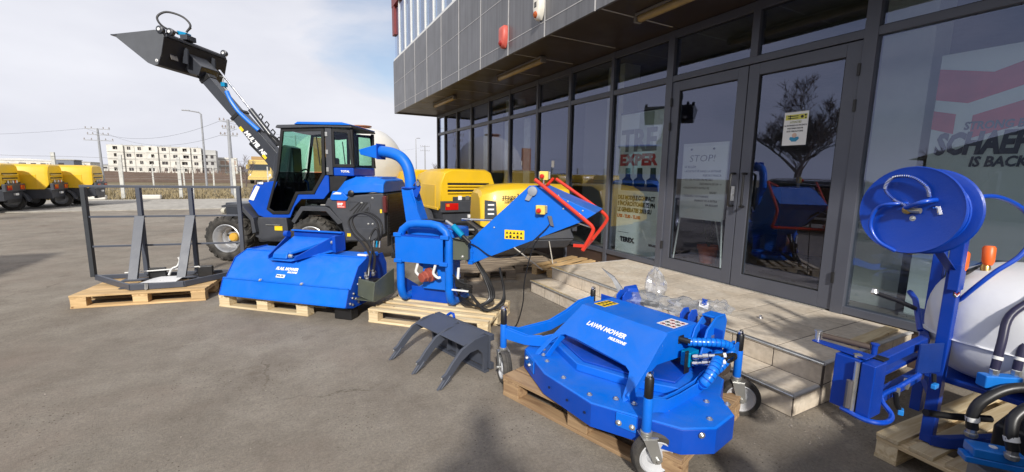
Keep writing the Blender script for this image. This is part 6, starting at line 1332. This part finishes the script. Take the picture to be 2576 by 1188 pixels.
for off in (0, .028):
    arm([(-.47, -.62+off, .375), (-.40, -.625+off, .355), (-.32, -.63+off, .325), (-.20, -.63+off, .32), (-.02, -.63+off, .33), (.16, -.625+off, .375), (.32, -.62+off, .425), (.44, -.615+off, .445), (.475, -.61+off, .44)], .009, [.042, .04, .038, .038, .038, .042, .048, .05, .045], 'caster_arm')
    arm([(-.47, .60+off, .375), (-.32, .60+off, .33), (-.02, .60+off, .33), (.16, .60+off, .375), (.32, .61+off, .425), (.475, .61+off, .44)], .009, [.042, .038, .038, .042, .048, .045], 'caster_arm')
def caster(px_, py_, face, trail, ztop=.545):
    m = MB(); m.lathe([(.022, .255), (.024, .26), (.024, .425), (.022, .43)], (px_, py_, 0), Z3, 18); c = m.build('caster_post', BLUE, lm)
    MB().lathe([(.020, .43), (.0225, .435), (.0225, .53), (.018, .538)], (px_, py_, 0), Z3, 18).build('post_sleeve', BLK, c)
    MB().lathe([(.017, .538), (.017, .548), (.010, .556)], (px_, py_, 0), Z3, 12).build('post_cap', CHR, c)
    MB().tube([(px_-.025, py_, .545), (px_-.015, py_, .562), (px_+.02, py_, .558), (px_+.03, py_, .542)], .0025, 5, smooth=3).build('lynch_pin', CHR, c)
    a = Vector((face[0], face[1], 0)).normalized(); t_ = Vector((-a.y, a.x, 0)); tr = t_*trail; wc = Vector((px_, py_, .120))+tr; pp = Vector((px_, py_, 0))
    m = MB()
    m.lathe([(.028, .232), (.030, .236), (.030, .254), (.024, .256)], pp, Z3, 16)
    bk_ = [pp-a*.040-t_*.03, pp+a*.040-t_*.03, pp+a*.040+t_*.035+tr*.3, pp-a*.040+t_*.035+tr*.3]; m.hexa([p+Z3*.226 for p in bk_], [p+Z3*.233 for p in bk_])
    for s in (-1, 1):
        q = pp+a*(.040*s); r0 = wc+a*(.040*s); r0.z = 0
        e = a*(.004*s); P = [q-t_*.03+Z3*.23, q+t_*.04+Z3*.23, r0+t_*.026+Z3*.113, r0+t_*.012+Z3*.096, r0-t_*.012+Z3*.096, r0-t_*.026+Z3*.113]
        if trail < 0: pass
        n = len(P); m.add(P+[p+e for p in P], [tuple(range(n)), tuple(range(n, 2*n))[::-1]]+[(k, (k+1) % n, n+(k+1) % n, n+k) for k in range(n)])
    m.build('caster_fork', surf('zinc_fork', (.42, .42, .40), .32, metal=.7, var=.1, scale=12), c, .0015)
    MB().cyl(wc-a*.058, wc+a*.058, .010, 10).build('axle_bolt', ZINC, c)
    tw = .031
    w_ = MB().lathe([(.083*1.06, -tw*.9), (.086*1.06, -tw), (.112, -tw), (.118, -tw*.65), (.1195, -tw*.3), (.117, -tw*.25), (.1195, -tw*.2), (.1195, tw*.2), (.117, tw*.25), (.1195, tw*.3), (.118, tw*.65), (.112, tw), (.086*1.06, tw), (.083*1.06, tw*.9)], wc, a, 36, closed=True).build('wheel', RUB, c)
    MB().lathe([(.089, -tw*.8), (.089, tw*.8), (.082, tw*.95), (.072, tw*.5), (.045, tw*.3), (.030, tw*.9), (.012, tw*.95), (.012, -tw*.95), (.030, -tw*.9), (.045, -tw*.3), (.072, -tw*.5), (.082, -tw*.95)], wc, a, 32, closed=True).build('rim', surf('grey_nylon_rim', (.50, .51, .53), .4), w_)
    return c
caster(*POSTS[0][:2], (.93, -.36), -.035); caster(*POSTS[1][:2], (-.52, -.85), .05); caster(*POSTS[2][:2], (-.80, -.60), .03); caster(*POSTS[3][:2], (.6, .8), .04)
# hydraulic couplings and spiral-wrapped hoses
MB().box((.10, -.50, .44), (.10, .06, .09)).build('valve_block', CYAN, lm, .006)
MB().prism([(.02, .36), (.02, .50), (.05, .50), (.07, .46), (.07, .36)], (0, -.52, 0), X3, Z3, Y3, 0, .006).build('bracket', BLK, lm, .002)
for k, z in enumerate((.465, .425)):
    a = Vector((.06, -.54, z)); d = Vector((.55, -.80, .22)).normalized()
    MB().lathe([(.014, 0), (.017, .01), (.017, .03), (.012, .035), (.012, .05), (.018, .055), (.018, .085), (.013, .09), (.012, .12)], a, d, 14).build('coupling', CHR, lm)
    MB().cyl(a+d*.12, a+d*.165, .012, 10).build('hose_end', BLK, lm); MB().cyl(a+d*.165, a+d*.18, .0135, 10).build('hose_clip', WHP, lm)
def spiral(pts, r, name='spiral_hose', n=12):
    t_ = MB(); t_.tube(pts, r*.88, 14, smooth=8); o = t_.build(name, BLUED, lm, ang=60)
    # raised wrap bands with dark gaps between them
    P = [Vector(p) for p in pts]; Q = []
    for i in range(len(P)-1):
        p0 = P[i-1] if i else P[0]*2-P[1]; p3 = P[i+2] if i+2 < len(P) else P[-1]*2-P[-2]
        for k in range(24):
            t = k/24; Q.append(.5*((2*P[i])+(P[i+1]-p0)*t+(2*p0-5*P[i]+4*P[i+1]-p3)*t*t+(P[i]*3-p0-P[i+1]*3+p3)*t**3))
    Q.append(P[-1]); L_ = 0; nxt = 0; cum = [0]
    for i in range(1, len(Q)): cum.append(cum[-1]+(Q[i]-Q[i-1]).length)
    g = MB(); s = .0; step = .026
    while s < cum[-1]-step:
        seg = []
        for f in (0, .3, .6, .84):
            v = s+step*f; i = max(j for j in range(len(cum)) if cum[j] <= v); i = min(i, len(Q)-2); seg.append(Q[i].lerp(Q[i+1], (v-cum[i])/max(1e-6, cum[i+1]-cum[i])))
        g.tube(seg, lambda k: r*(1.0 if .1 < k < .9 else .97), 14); s += step
    g.build('hose_wrap', BLUEH, o, ang=60)
    return o
MB().cyl((.075, -.43, .54), (.10, -.50, .535), .018, 10).build('hose_end', BLK, lm); MB().cyl((.11, -.43, .52), (.125, -.50, .515), .016, 10).build('hose_end', BLK, lm)
spiral([(.10, -.48, .530), (.15, -.54, .535), (.22, -.60, .535), (.285, -.635, .515), (.30, -.645, .475), (.25, -.64, .425), (.20, -.625, .385), (.16, -.60, .35)], .026)
spiral([(.22, -.60, .46), (.16, -.64, .475), (.08, -.665, .45), (.02, -.665, .40), (.0, -.645, .36), (.05, -.62, .345), (.12, -.59, .36)], .032)
for k in range(2): MB().tube([(.155, -.67+.0*k, .50-.04*k), (.22, -.70, .50), (.25+.03*k, -.68, .45), (.23, -.64, .42)], .009, 6, smooth=4).build('hydraulic_hose', HOSE, lm)
MB().lathe([(.05, -.12), (.052, -.11), (.052, .11), (.05, .12)], (.34, -.50, .36), (.3, 1, 0), 18).build('rubber_roll', surf('brown_rubber', (.05, .035, .025), .7), lm)

# crumpled clear plastic bag behind the hood
def bag():
    rg = random.Random(5); m = MB()
    def crumple(c, s, seed, nu=26, nv=18):
        vs = []; fs = []
        for j in range(nv+1):
            for i in range(nu):
                a = 2*math.pi*i/nu; b = math.pi*j/nv; d = Vector((math.cos(a)*math.sin(b), math.sin(a)*math.sin(b), math.cos(b)))
                r = 1+.65*noise.noise(d*1.6+Vector((seed, 0, 0)))+.38*abs(noise.noise(d*4.3+Vector((0, seed, 0))))-.18*abs(noise.noise(d*6.5+Vector((0, 3, seed))))
                vs.append((c[0]+d.x*s[0]*r, c[1]+d.y*s[1]*r, c[2]+d.z*s[2]*r))
        for j in range(nv):
            for i in range(nu): fs.append((j*nu+i, j*nu+(i+1) % nu, (j+1)*nu+(i+1) % nu, (j+1)*nu+i))
        m.add(vs, fs)
    crumple((2.38, 2.28, .56), (.22, .15, .06), 1.3); crumple((2.56, 2.02, .56), (.17, .14, .055), 4.1); crumple((2.50, 2.30, .68), (.055, .07, .11), 7.7); crumple((2.74, 1.94, .57), (.14, .09, .05), 9.2)
    o = m.build('plastic_bag', FILM, None, ang=25); return o
tag(bag(), 'crumpled clear plastic bag lying behind the lawn mower hood', 'plastic bag')
lb = thing('bag_label', 'small white tag with blue print among the crumpled plastic', 'label', (2.60, 1.93, .615), R(35))
MB().hexa([(-.055, -.030, -.02), (.055, -.03, .0), (.055, .03, .012), (-.055, .03, -.005)], [(-.055, -.030, -.018), (.055, -.03, .002), (.055, .03, .014), (-.055, .03, -.003)]).build('tag', WHP, lb); text('ONE', .045, BLUED, (-.05, -.018, .006), (.11, 0, .02), (0, .06, .014), lb, 0, bold=.002)

# ================================================================== SPRAYER
sp = thing('tank_sprayer', 'blue sprayer with white tank, hose reel and folded boom at the right edge', 'sprayer', (2.93, .78, 0))
o0 = Vector((-2.93, -.78, 0))
def W(*p): return tuple(Vector(p)+o0)
m = MB(); 
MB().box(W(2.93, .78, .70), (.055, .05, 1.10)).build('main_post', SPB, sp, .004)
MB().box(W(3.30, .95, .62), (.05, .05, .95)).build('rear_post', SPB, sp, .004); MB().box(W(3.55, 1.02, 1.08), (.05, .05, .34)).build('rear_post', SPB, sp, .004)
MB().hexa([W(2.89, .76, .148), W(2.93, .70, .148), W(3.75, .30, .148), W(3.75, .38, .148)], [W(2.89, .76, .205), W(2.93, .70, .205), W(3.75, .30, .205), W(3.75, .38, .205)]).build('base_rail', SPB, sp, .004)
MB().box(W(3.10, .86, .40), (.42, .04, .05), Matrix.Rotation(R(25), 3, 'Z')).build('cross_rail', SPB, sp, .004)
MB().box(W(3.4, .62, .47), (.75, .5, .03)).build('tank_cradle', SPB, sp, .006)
# tank
def sup(c, s, e, z0=None, z1=None):
    m = MB(); nu, nv = 40, 24; vs = []; fs = []
    f = lambda v: math.copysign(abs(v)**e, v)
    for j in range(nv+1):
        b = -math.pi/2+math.pi*j/nv
        for i in range(nu):
            a = 2*math.pi*i/nu; vs.append((c[0]+s[0]*f(math.cos(b))*f(math.cos(a)), c[1]+s[1]*f(math.cos(b))*f(math.sin(a)), c[2]+s[2]*f(math.sin(b))))
    for j in range(nv):
        for i in range(nu): fs.append((j*nu+i, j*nu+(i+1) % nu, (j+1)*nu+(i+1) % nu, (j+1)*nu+i))
    return m.add(vs, fs)
sup(W(3.43, .60, .77), (.50, .36, .31), .72).build('tank', TANKM, sp, ang=60)
sup(W(3.43, .60, .715), (.512, .372, .012), .72).build('tank_seam', TANKM, sp)
MB().lathe([(.09, 0), (.09, .03), (.07, .035), (.07, .06), (.03, .065)], W(3.55, .55, 1.06), Z3, 24).build('tank_lid', BLK, sp)
for k in range(9): MB().box(W(3.02+.0, .43-.0, .60+.05*k), (.006, .022 if k % 2 else .04, .004), Matrix.Rotation(R(-40), 3, 'Z')).build('level_mark', surf('moulded_mark', (.45, .46, .5), .5), sp)
# hose reel
RC = Vector(W(2.47, .83, 1.375)); ra = Vector((-.965, .10, 0.06)).normalized()
reel = MB().lathe([(.178, .020), (.19, .024), (.194, .016), (.188, .006), (.172, .0), (.160, -.022), (.146, -.026), (.138, -.008), (.118, -.006), (.108, -.022), (.085, -.030), (.045, -.030), (.035, -.010), (.012, -.002), (.012, -.034), (.15, -.036)], RC, ra, 48).build('reel_disc', SPB, sp, ang=25)
MB().lathe([(.175, -.128), (.19, -.132), (.194, -.125), (.188, -.118), (.165, -.11), (.02, -.11), (.02, -.122), (.165, -.122)], RC, ra, 48).build('reel_disc', SPB, sp, ang=25)
hcol = surf('blue_hose', (.004, .06, .45), .3, coat=.3)
for k in range(6): MB().tube([RC-ra*(.042+k*.0125)+(Vector((0, 0, 1))*math.cos(a)+ra.cross(Z3).normalized()*math.sin(a))*(.150+.004*(k % 2)) for a in [2*math.pi*q/36 for q in range(36)]], .0065, 6, closed=True).build('wound_hose', hcol, reel)
MB().lathe([(.015, .0), (.018, .02), (.018, .035), (.010, .04)], RC, ra, 14).build('swivel', BRASS, reel)
uu = ra.cross(Z3).normalized()*-1
def rp(u, z, d=.02): return RC+uu*u+Z3*z+ra*d
if rp(1, 0).y > RC.y: uu = -uu
MB().tube([rp(.0, .01, .03), rp(.02, .0, .035), rp(.05, -.0, .035)], .012, 8).build('swivel_elbow', surf('old_brass', (.42, .38, .28), .35, metal=.7), reel)
m = MB(); loop = [rp(-.005, .02, .04), rp(-.05, .045, .045), rp(-.085, .09, .045), (rp(-.065, .14, .04)), rp(.0, .145, .035), rp(.055, .105, .03), rp(.07, .06, .025)]; m.tube(loop, .006, 8, smooth=8); m.build('feed_hose', hcol, reel)
L5 = []; P5 = [Vector(p) for p in loop]; cs = MB()
for i in range(len(P5)-1):
    for k in range(9):
        q = P5[i].lerp(P5[i+1], k/9); d = (P5[i+1]-P5[i]).normalized()
        # follow the smooth curve
        p0 = P5[i-1] if i else P5[0]*2-P5[1]; p3 = P5[i+2] if i+2 < len(P5) else P5[-1]*2-P5[-2]; t = k/9
        q = .5*((2*P5[i])+(P5[i+1]-p0)*t+(2*p0-5*P5[i]+4*P5[i+1]-p3)*t*t+(P5[i]*3-p0-P5[i+1]*3+p3)*t**3)
        cs.lathe([(.0085, -.0012), (.0095, 0), (.0085, .0012)], q, d, 8)
cs.build('coil_spring', CHR, reel)
MB().tube([rp(.085, .02, .02), rp(.10, .02, .02), rp(.11, -.01, .02)], .008, 8).build('hose_fitting', CHR, reel)
bolt(sp, rp(.02, -.035, .02), ra, .008)
MB().lathe([(.022, 0), (.022, .002)], rp(.10, -.05, .0), ra, 14).build('slot', BLK, reel)
# reel bracket
a, b = Vector(rp(.02, -.03, .005)), Vector(W(2.90, .775, 1.05)); d = (b-a).normalized(); pz = ra.cross(d).normalized()*.022
MB().hexa([a-pz, b-pz, b-pz-ra*.008, a-pz-ra*.008], [a+pz, b+pz, b+pz-ra*.008, a+pz-ra*.008]).build('reel_bracket', SPB, sp, .002)
MB().prism([(.0, -.05), (.075, -.05), (.075, .04), (.0, .08)], W(2.85, .76, 1.03), X3, Z3, Y3, -.02, .02).build('bracket_plate', SPB, sp, .003)
# small dark sign with red and white chevron under the bracket
MB().prism([(-.035, .012), (.0, -.004), (.035, .005), (.035, .022), (.0, .014), (-.035, .030)], W(2.83, .74, .955), X3, Z3, Y3, -.004, .0).build('chevron_badge', BLK, sp)
MB().prism([(-.033, .017), (.0, .001), (.033, .010), (.033, .014), (.0, .005), (-.033, .021)], W(2.83, .735, .955), X3, Z3, Y3, -.002, .0).build('chevron_stripe', WHP, sp); MB().prism([(-.033, .025), (.0, .009), (.033, .018), (.033, .021), (.0, .012), (-.033, .028)], W(2.83, .735, .955), X3, Z3, Y3, -.002, .0).build('chevron_stripe', REDP, sp)
# loose blue hose looping over the reel and down behind the post
MB().tube([rp(-.02, -.19, .03), rp(-.085, -.15, .05), rp(-.12, -.08, .055), rp(-.10, -.0, .055), rp(-.03, .025, .05), W(2.60, .78, 1.40), W(2.75, .74, 1.36), W(2.89, .76, 1.24)], .0085, 10, smooth=8).build('blue_hose', hcol, sp, ang=60)
MB().tube([rp(.0, .01, .05), rp(.08, .045, .05), W(2.66, .72, 1.43), W(2.90, .68, 1.44), W(3.05, .62, 1.38), W(3.08, .58, 1.28), W(3.03, .60, 1.17), W(2.98, .66, 1.08), W(2.96, .72, .98), W(3.0, .80, .85)], .0105, 10, smooth=8).build('blue_hose', hcol, sp, ang=60)
# orange nozzle holders
for (x, y, z) in ((3.08, .80, 1.10), (3.20, .74, 1.13)):
    MB().lathe([(.016, -.05), (.024, -.03), (.026, .04), (.020, .05)], W(x, y, z), (.2, .1, 1), 14).build('nozzle_cap', ORG, sp); MB().lathe([(.018, 0), (.02, .03), (.014, .05)], W(x-.01, y, z-.09), (.2, .1, 1), 12).build('nozzle_body', BRASS, sp)
MB().cyl(W(2.98, .80, 1.02), W(3.35, .78, 1.06), .012, 8).build('pipe', BLK, sp)
# folded spray boom to the left: end box with roller plate
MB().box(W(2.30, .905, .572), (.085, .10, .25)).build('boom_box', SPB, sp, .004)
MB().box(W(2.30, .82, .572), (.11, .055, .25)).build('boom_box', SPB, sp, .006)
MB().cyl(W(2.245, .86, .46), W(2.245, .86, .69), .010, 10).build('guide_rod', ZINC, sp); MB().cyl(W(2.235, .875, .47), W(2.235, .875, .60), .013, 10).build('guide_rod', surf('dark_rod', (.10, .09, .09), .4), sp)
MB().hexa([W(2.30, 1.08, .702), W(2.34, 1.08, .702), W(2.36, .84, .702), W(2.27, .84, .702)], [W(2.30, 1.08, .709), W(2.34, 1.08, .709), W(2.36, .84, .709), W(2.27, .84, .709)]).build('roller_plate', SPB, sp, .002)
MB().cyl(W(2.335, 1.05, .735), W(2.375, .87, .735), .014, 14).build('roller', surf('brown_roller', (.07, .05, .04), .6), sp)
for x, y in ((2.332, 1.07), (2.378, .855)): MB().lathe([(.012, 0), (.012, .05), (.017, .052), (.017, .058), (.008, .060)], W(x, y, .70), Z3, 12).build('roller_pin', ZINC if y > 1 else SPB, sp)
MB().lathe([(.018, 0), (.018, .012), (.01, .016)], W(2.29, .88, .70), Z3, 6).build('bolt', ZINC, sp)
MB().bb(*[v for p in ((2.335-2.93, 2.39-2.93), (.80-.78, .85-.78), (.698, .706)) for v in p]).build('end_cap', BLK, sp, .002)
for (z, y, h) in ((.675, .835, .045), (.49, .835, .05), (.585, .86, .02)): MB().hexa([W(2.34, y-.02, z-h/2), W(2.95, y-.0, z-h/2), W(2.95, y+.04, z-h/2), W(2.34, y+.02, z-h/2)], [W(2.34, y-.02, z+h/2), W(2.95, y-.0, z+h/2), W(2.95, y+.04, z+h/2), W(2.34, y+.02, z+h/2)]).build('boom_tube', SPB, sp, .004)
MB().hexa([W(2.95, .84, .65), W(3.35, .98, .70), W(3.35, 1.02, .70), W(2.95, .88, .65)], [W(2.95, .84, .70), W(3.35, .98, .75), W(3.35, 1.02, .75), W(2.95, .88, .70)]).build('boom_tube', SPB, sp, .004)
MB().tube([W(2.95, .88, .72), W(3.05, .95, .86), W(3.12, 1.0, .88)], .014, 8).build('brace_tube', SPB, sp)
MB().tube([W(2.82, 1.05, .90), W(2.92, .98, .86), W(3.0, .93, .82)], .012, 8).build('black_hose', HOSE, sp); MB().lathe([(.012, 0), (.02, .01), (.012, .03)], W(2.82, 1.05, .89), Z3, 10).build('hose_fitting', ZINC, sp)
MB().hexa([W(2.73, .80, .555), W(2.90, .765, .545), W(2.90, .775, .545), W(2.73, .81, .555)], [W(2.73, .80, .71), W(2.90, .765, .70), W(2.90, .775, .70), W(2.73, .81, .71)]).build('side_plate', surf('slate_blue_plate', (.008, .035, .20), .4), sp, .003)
MB().tube([W(2.245, .90, .452), W(2.235, .80, .447), W(2.29, .75, .447), W(2.38, .76, .452), W(2.42, .82, .50), W(2.55, .80, .535), W(2.72, .79, .56)], .011, 8, smooth=5).build('blue_hose', hcol, sp)
for x, z in ((2.52, .505), (2.62, .525)):
    MB().lathe([(.012, .03), (.014, .0), (.010, -.02)], W(x, .80, z), Z3, 10).build('nozzle_body', ZINC, sp)
MB().tube([W(2.48, .79, .52), W(2.49, .785, .47), W(2.51, .78, .44)], .011, 8).build('nozzle_body', BLK, sp); MB().box(W(2.52, .775, .425), (.04, .022, .026), Matrix.Rotation(R(20), 3, 'Z')).build('nozzle_cap', surf('light_blue_cap', (.02, .22, .65), .35), sp, .004)
MB().tube([W(2.80, .76, .56), W(2.80, .755, .52)], .010, 8).build('nozzle_body', BLK, sp); MB().box(W(2.80, .75, .50), (.045, .02, .024)).build('nozzle_cap', surf('light_blue_cap', (.02, .22, .65), .35), sp, .004)
# pump manifold and thick black hoses, nearest the camera
mf = surf('manifold_blue', (.01, .17, .60), .35, coat=.2)
MB().box(W(2.68, .50, .335), (.17, .085, .045), Matrix.Rotation(R(-52), 3, 'Z')).build('manifold', mf, sp, .008); MB().box(W(2.67, .50, .30), (.20, .07, .03), Matrix.Rotation(R(-52), 3, 'Z')).build('manifold_foot', mf, sp, .006)
MB().lathe([(.014, 0), (.014, .003)], W(2.68, .505, .358), Z3, 16).build('round_label', WHP, sp)
for x, y in ((2.72, .585), (2.65, .445)):
    MB().lathe([(.020, 0), (.024, .008), (.024, .02), (.018, .024), (.018, .045)], W(x, y, .35), Z3, 8).build('hose_fitting', ZINC, sp)
MB().tube([W(2.72, .585, .39), W(2.72, .59, .46), W(2.75, .57, .53), W(2.84, .50, .60), W(3.0, .36, .60), W(3.2, .2, .56)], .022, 12, smooth=6).build('black_hose', HOSE, sp, ang=60)
MB().tube([W(2.65, .445, .39), W(2.655, .46, .46), W(2.69, .46, .53), W(2.77, .41, .58), W(2.92, .27, .57), W(3.1, .1, .52)], .022, 12, smooth=6).build('black_hose', HOSE, sp, ang=60)
for p, q in (((2.72, .587, .425), (2.72, .59, .445)), ((2.652, .452, .425), (2.655, .458, .445))): MB().cyl(W(*p), W(*q), .0245, 14).build('hose_collar', WHT, sp)
MB().box(W(2.86, .56, .60), (.15, .05, .06), Matrix.Rotation(R(-35), 3, 'Z')).build('upper_manifold', mf, sp, .006)
for x, y in ((2.84, .575), (2.92, .525)):
    MB().lathe([(.016, 0), (.018, .01), (.018, .025), (.014, .03)], W(x, y, .63), Z3, 8).build('hose_fitting', ZINC, sp); MB().tube([W(x, y, .655), W(x+.03, y+.0, .78), W(x+.08, y-.0, .90), W(x+.16, y-.06, 1.0)], .0165, 10, smooth=5).build('tank_hose', surf('purple_black_hose', (.02, .018, .05), .35), sp, ang=60); MB().cyl(W(x+.010, y, .70), W(x+.014, y, .715), .019, 12).build('hose_collar', WHT, sp)
MB().box(W(2.98, .42, .30), (.28, .26, .22)).build('pump_body', BLK, sp, .02); MB().box(W(2.88, .36, .44), (.12, .12, .05)).build('pump_cover', surf('dark_red_cover', (.16, .01, .01), .4), sp, .015)
MB().box(W(2.78, .44, .20), (.26, .16, .08), Matrix.Rotation(R(-40), 3, 'Z')).build('pump_base', surf('grey_cast', (.2, .2, .2), .5), sp, .008)
MB().tube([W(2.85, .78, .33), W(3.0, .72, .30), W(3.15, .62, .30)], .018, 8).build('black_hose', HOSE, sp)
for k in range(4): MB().box(W(2.80+.04*k, .40-.02*k, .27), (.016, .03, .05)).build('clamp', ZINC, sp, .003)

# bucket added outside the frame only to shade the asphalt beside the sprayer
bx = thing('added_shadow_bucket', 'added dark grey bucket standing out of view to cast a shadow beside the sprayer', 'bucket', (1.45, -.35, 0), R(0)); bx.scale = (1.3, 1, 1.35)
sd2 = [(0, 0), (0, .62), (.12, .75), (.55, .62), (.75, .05), (.70, 0)]
MB().prism(sd2, (0, 0, 0), Y3, Z3, X3, 0, .012).build('bucket_side', TINE, bx); MB().prism(sd2, (0, 0, 0), Y3, Z3, X3, 1.0, 1.012).build('bucket_side', TINE, bx)
MB().bb(.012, 1.0, 0, .012, 0, .74).build('bucket_back', TINE, bx); MB().bb(.012, 1.0, .012, .75, 0, .012).build('bucket_floor', TINE, bx)

# ================================================================== PARKED CAR (seen as a reflection and by its shadow)
car = thing('parked_car', 'black estate car with silver roof rails parked left of the yard', 'car', (-5.25, 6.4, 0), R(90))
CB = surf('black_car_paint', (.010, .011, .015), .22, coat=.8, var=.05); CG = surf('car_window', (.01, .012, .016), .06)
def prof(x): return x
body = [(-2.35, .35), (-2.38, .62), (-2.30, .78), (-1.35, .90), (-1.25, .93), (2.20, .98), (2.34, .80), (2.36, .40), (2.2, .28), (-2.2, .26)]
m = MB(); n = len(body); ins = [0, .0, .05, .10, .06, .05, .06, .02, .05, .05]
vs = []
for s in (-1, 1):
    for (x, z), i_ in zip(body, ins): vs.append((x, s*(.92-i_), z))
fs = [tuple(range(n)), tuple(range(n, 2*n))[::-1]]+[(k, (k+1) % n, n+(k+1) % n, n+k) for k in range(n)]
m.add(vs, fs); m.build('body', CB, car, .05)
gh = [(-1.28, .90), (-.55, 1.36), (-.3, 1.44), (1.2, 1.47), (1.85, 1.40), (2.18, .96)]
m = MB(); n = len(gh); vs = []
for s in (-1, 1):
    for (x, z) in gh: vs.append((x, s*(.86-(z-.9)*.34), z))
m.add(vs, [tuple(range(n)), tuple(range(n, 2*n))[::-1]]+[(k, (k+1) % n, n+(k+1) % n, n+k) for k in range(n)]); m.build('cabin', CG, car, .03)
MB().hexa([(-.50, -.66, 1.40), (1.80, -.66, 1.42), (1.80, .66, 1.42), (-.50, .66, 1.40)], [(-.35, -.60, 1.475), (1.6, -.60, 1.50), (1.6, .60, 1.50), (-.35, .60, 1.475)]).build('roof', CB, car, .03)
for s in (-1, 1):
    MB().tube([(-.4, s*.64, 1.47), (-.2, s*.64, 1.52), (1.4, s*.64, 1.54), (1.7, s*.64, 1.47)], .028, 8, smooth=3).build('roof_rail', CHR, car)
    MB().tube([(-1.05, s*.84, .97), (-.4, s*.74, 1.35), (1.3, s*.71, 1.42), (2.0, s*.82, 1.0)], .012, 6).build('window_trim', CHR, car)
    for x in (-.2, .95): MB().bb(x, x+.09, s*.80-.02, s*.80+.02, .93, 1.38).build('door_pillar', CB, car)
    MB().bb(-2.1, 2.2, s*.885-.04, s*.885+.035, .40, .47).build('side_moulding', ZINC, car, .01)
    MB().box((-.95, s*.98, 1.0), (.14, .2, .14)).build('wing_mirror', CB, car, .03)
    for x in (-1.45, 1.40): plain_wheel(car, (x, s*.83, .32), (0, s, 0), .33, .21, .22)
    MB().box((-2.28, s*.68, .68), (.14, .34, .12)).build('headlight', WHT, car, .03); MB().box((2.30, s*.76, .80), (.08, .20, .18)).build('tail_light', LENS, car, .02)
MB().bb(-2.42, -2.34, -.5, .5, .38, .60).build('grille', BLK, car, .01)
# dark old house and hedge opposite, again seen reflected
hs_ = thing('old_house', 'dark old house with a sloping tiled roof across the yard, seen only as a reflection', 'house', (-24, -3.5, 0), R(3))
MB().bb(0, 8, 0, 11.5, 0, 2.6).build('wall', surf('dark_render', (.06, .05, .045), .9), hs_)
MB().prism([(-.5, 2.5), (11.9, 2.5), (5.9, 4.4)], (0, 0, 0), Y3, Z3, X3, -.4, 8.4).build('roof', surf('old_roof_tiles', (.055, .035, .028), .85), hs_)
for y in (2, 6, 9): w0 = MB().bb(8.0, 8.04, y, y+1.0, .9, 2.0).build('window', surf('window_white', (.35, .35, .34), .5), hs_); MB().bb(8.041, 8.05, y+.08, y+.92, .98, 1.92).build('pane', CG, w0)
# ================================================================== PHOTOGRAPHER (casts the shadow in the foreground)
def person():
    me = bpy.data.meshes.new('person'); ob = bpy.data.objects.new('person', me); COL.objects.link(ob)
    V = [((0, 0, .95), .15), ((0, -.01, 1.10), .145), ((0, -.01, 1.28), .165), ((0, 0, 1.42), .12), ((0, .0, 1.50), .058), ((0, .02, 1.58), .085), ((0, .03, 1.67), .10), ((0, .02, 1.735), .075),
         ((.20, 0, 1.40), .07), ((.27, .03, 1.16), .052), ((.13, .22, 1.28), .042), ((.06, .30, 1.36), .030), ((.05, .34, 1.40), .032),
         ((-.20, 0, 1.40), .07), ((-.27, .03, 1.16), .052), ((-.13, .22, 1.28), .042), ((-.06, .30, 1.36), .030), ((-.05, .34, 1.40), .032),
         ((.10, 0, .86), .11), ((.12, .01, .48), .070), ((.13, -.02, .09), .05), ((.14, .12, .05), .045),
         ((-.10, 0, .86), .11), ((-.12, .01, .48), .070), ((-.13, -.02, .09), .05), ((-.14, .12, .05), .045)]
    E = [(0, 1), (1, 2), (2, 3), (3, 4), (4, 5), (5, 6), (6, 7), (3, 8), (8, 9), (9, 10), (10, 11), (11, 12), (3, 13), (13, 14), (14, 15), (15, 16), (16, 17), (0, 18), (18, 19), (19, 20), (20, 21), (0, 22), (22, 23), (23, 24), (24, 25)]
    nv = len(V)
    for s, b in ((1, 12), (-1, 17)):       # four fingers and a thumb for each hand
        c = Vector(V[b][0])
        for k in range(4):
            z = c.z+.03-.02*k; V.append(((c.x+s*.015, c.y+.035, z), .010)); V.append(((c.x-s*.020, c.y+.055, z), .009)); E += [(b, len(V)-2), (len(V)-2, len(V)-1)]
        V.append(((c.x-s*.01, c.y+.0, c.z+.035), .012)); E.append((b, len(V)-1))
    me.from_pydata([v[0] for v in V], E, []); me.update()
    sk = ob.modifiers.new('skin', 'SKIN'); sk.use_smooth_shade = True
    for i, v in enumerate(V): me.skin_vertices[0].data[i].radius = (v[1], v[1])
    me.skin_vertices[0].data[0].use_root = True
    sb = ob.modifiers.new('subd', 'SUBSURF'); sb.levels = 1; sb.render_levels = 1
    me.materials.append(surf('dark_jacket', (.03, .035, .05), .8))
    return ob
pr_ = person(); pr_.location = (-.17, -.33, 0); pr_.rotation_euler = (0, 0, -R(28)); tag(pr_, 'person in dark clothes standing behind the camera with both hands raised', 'person')
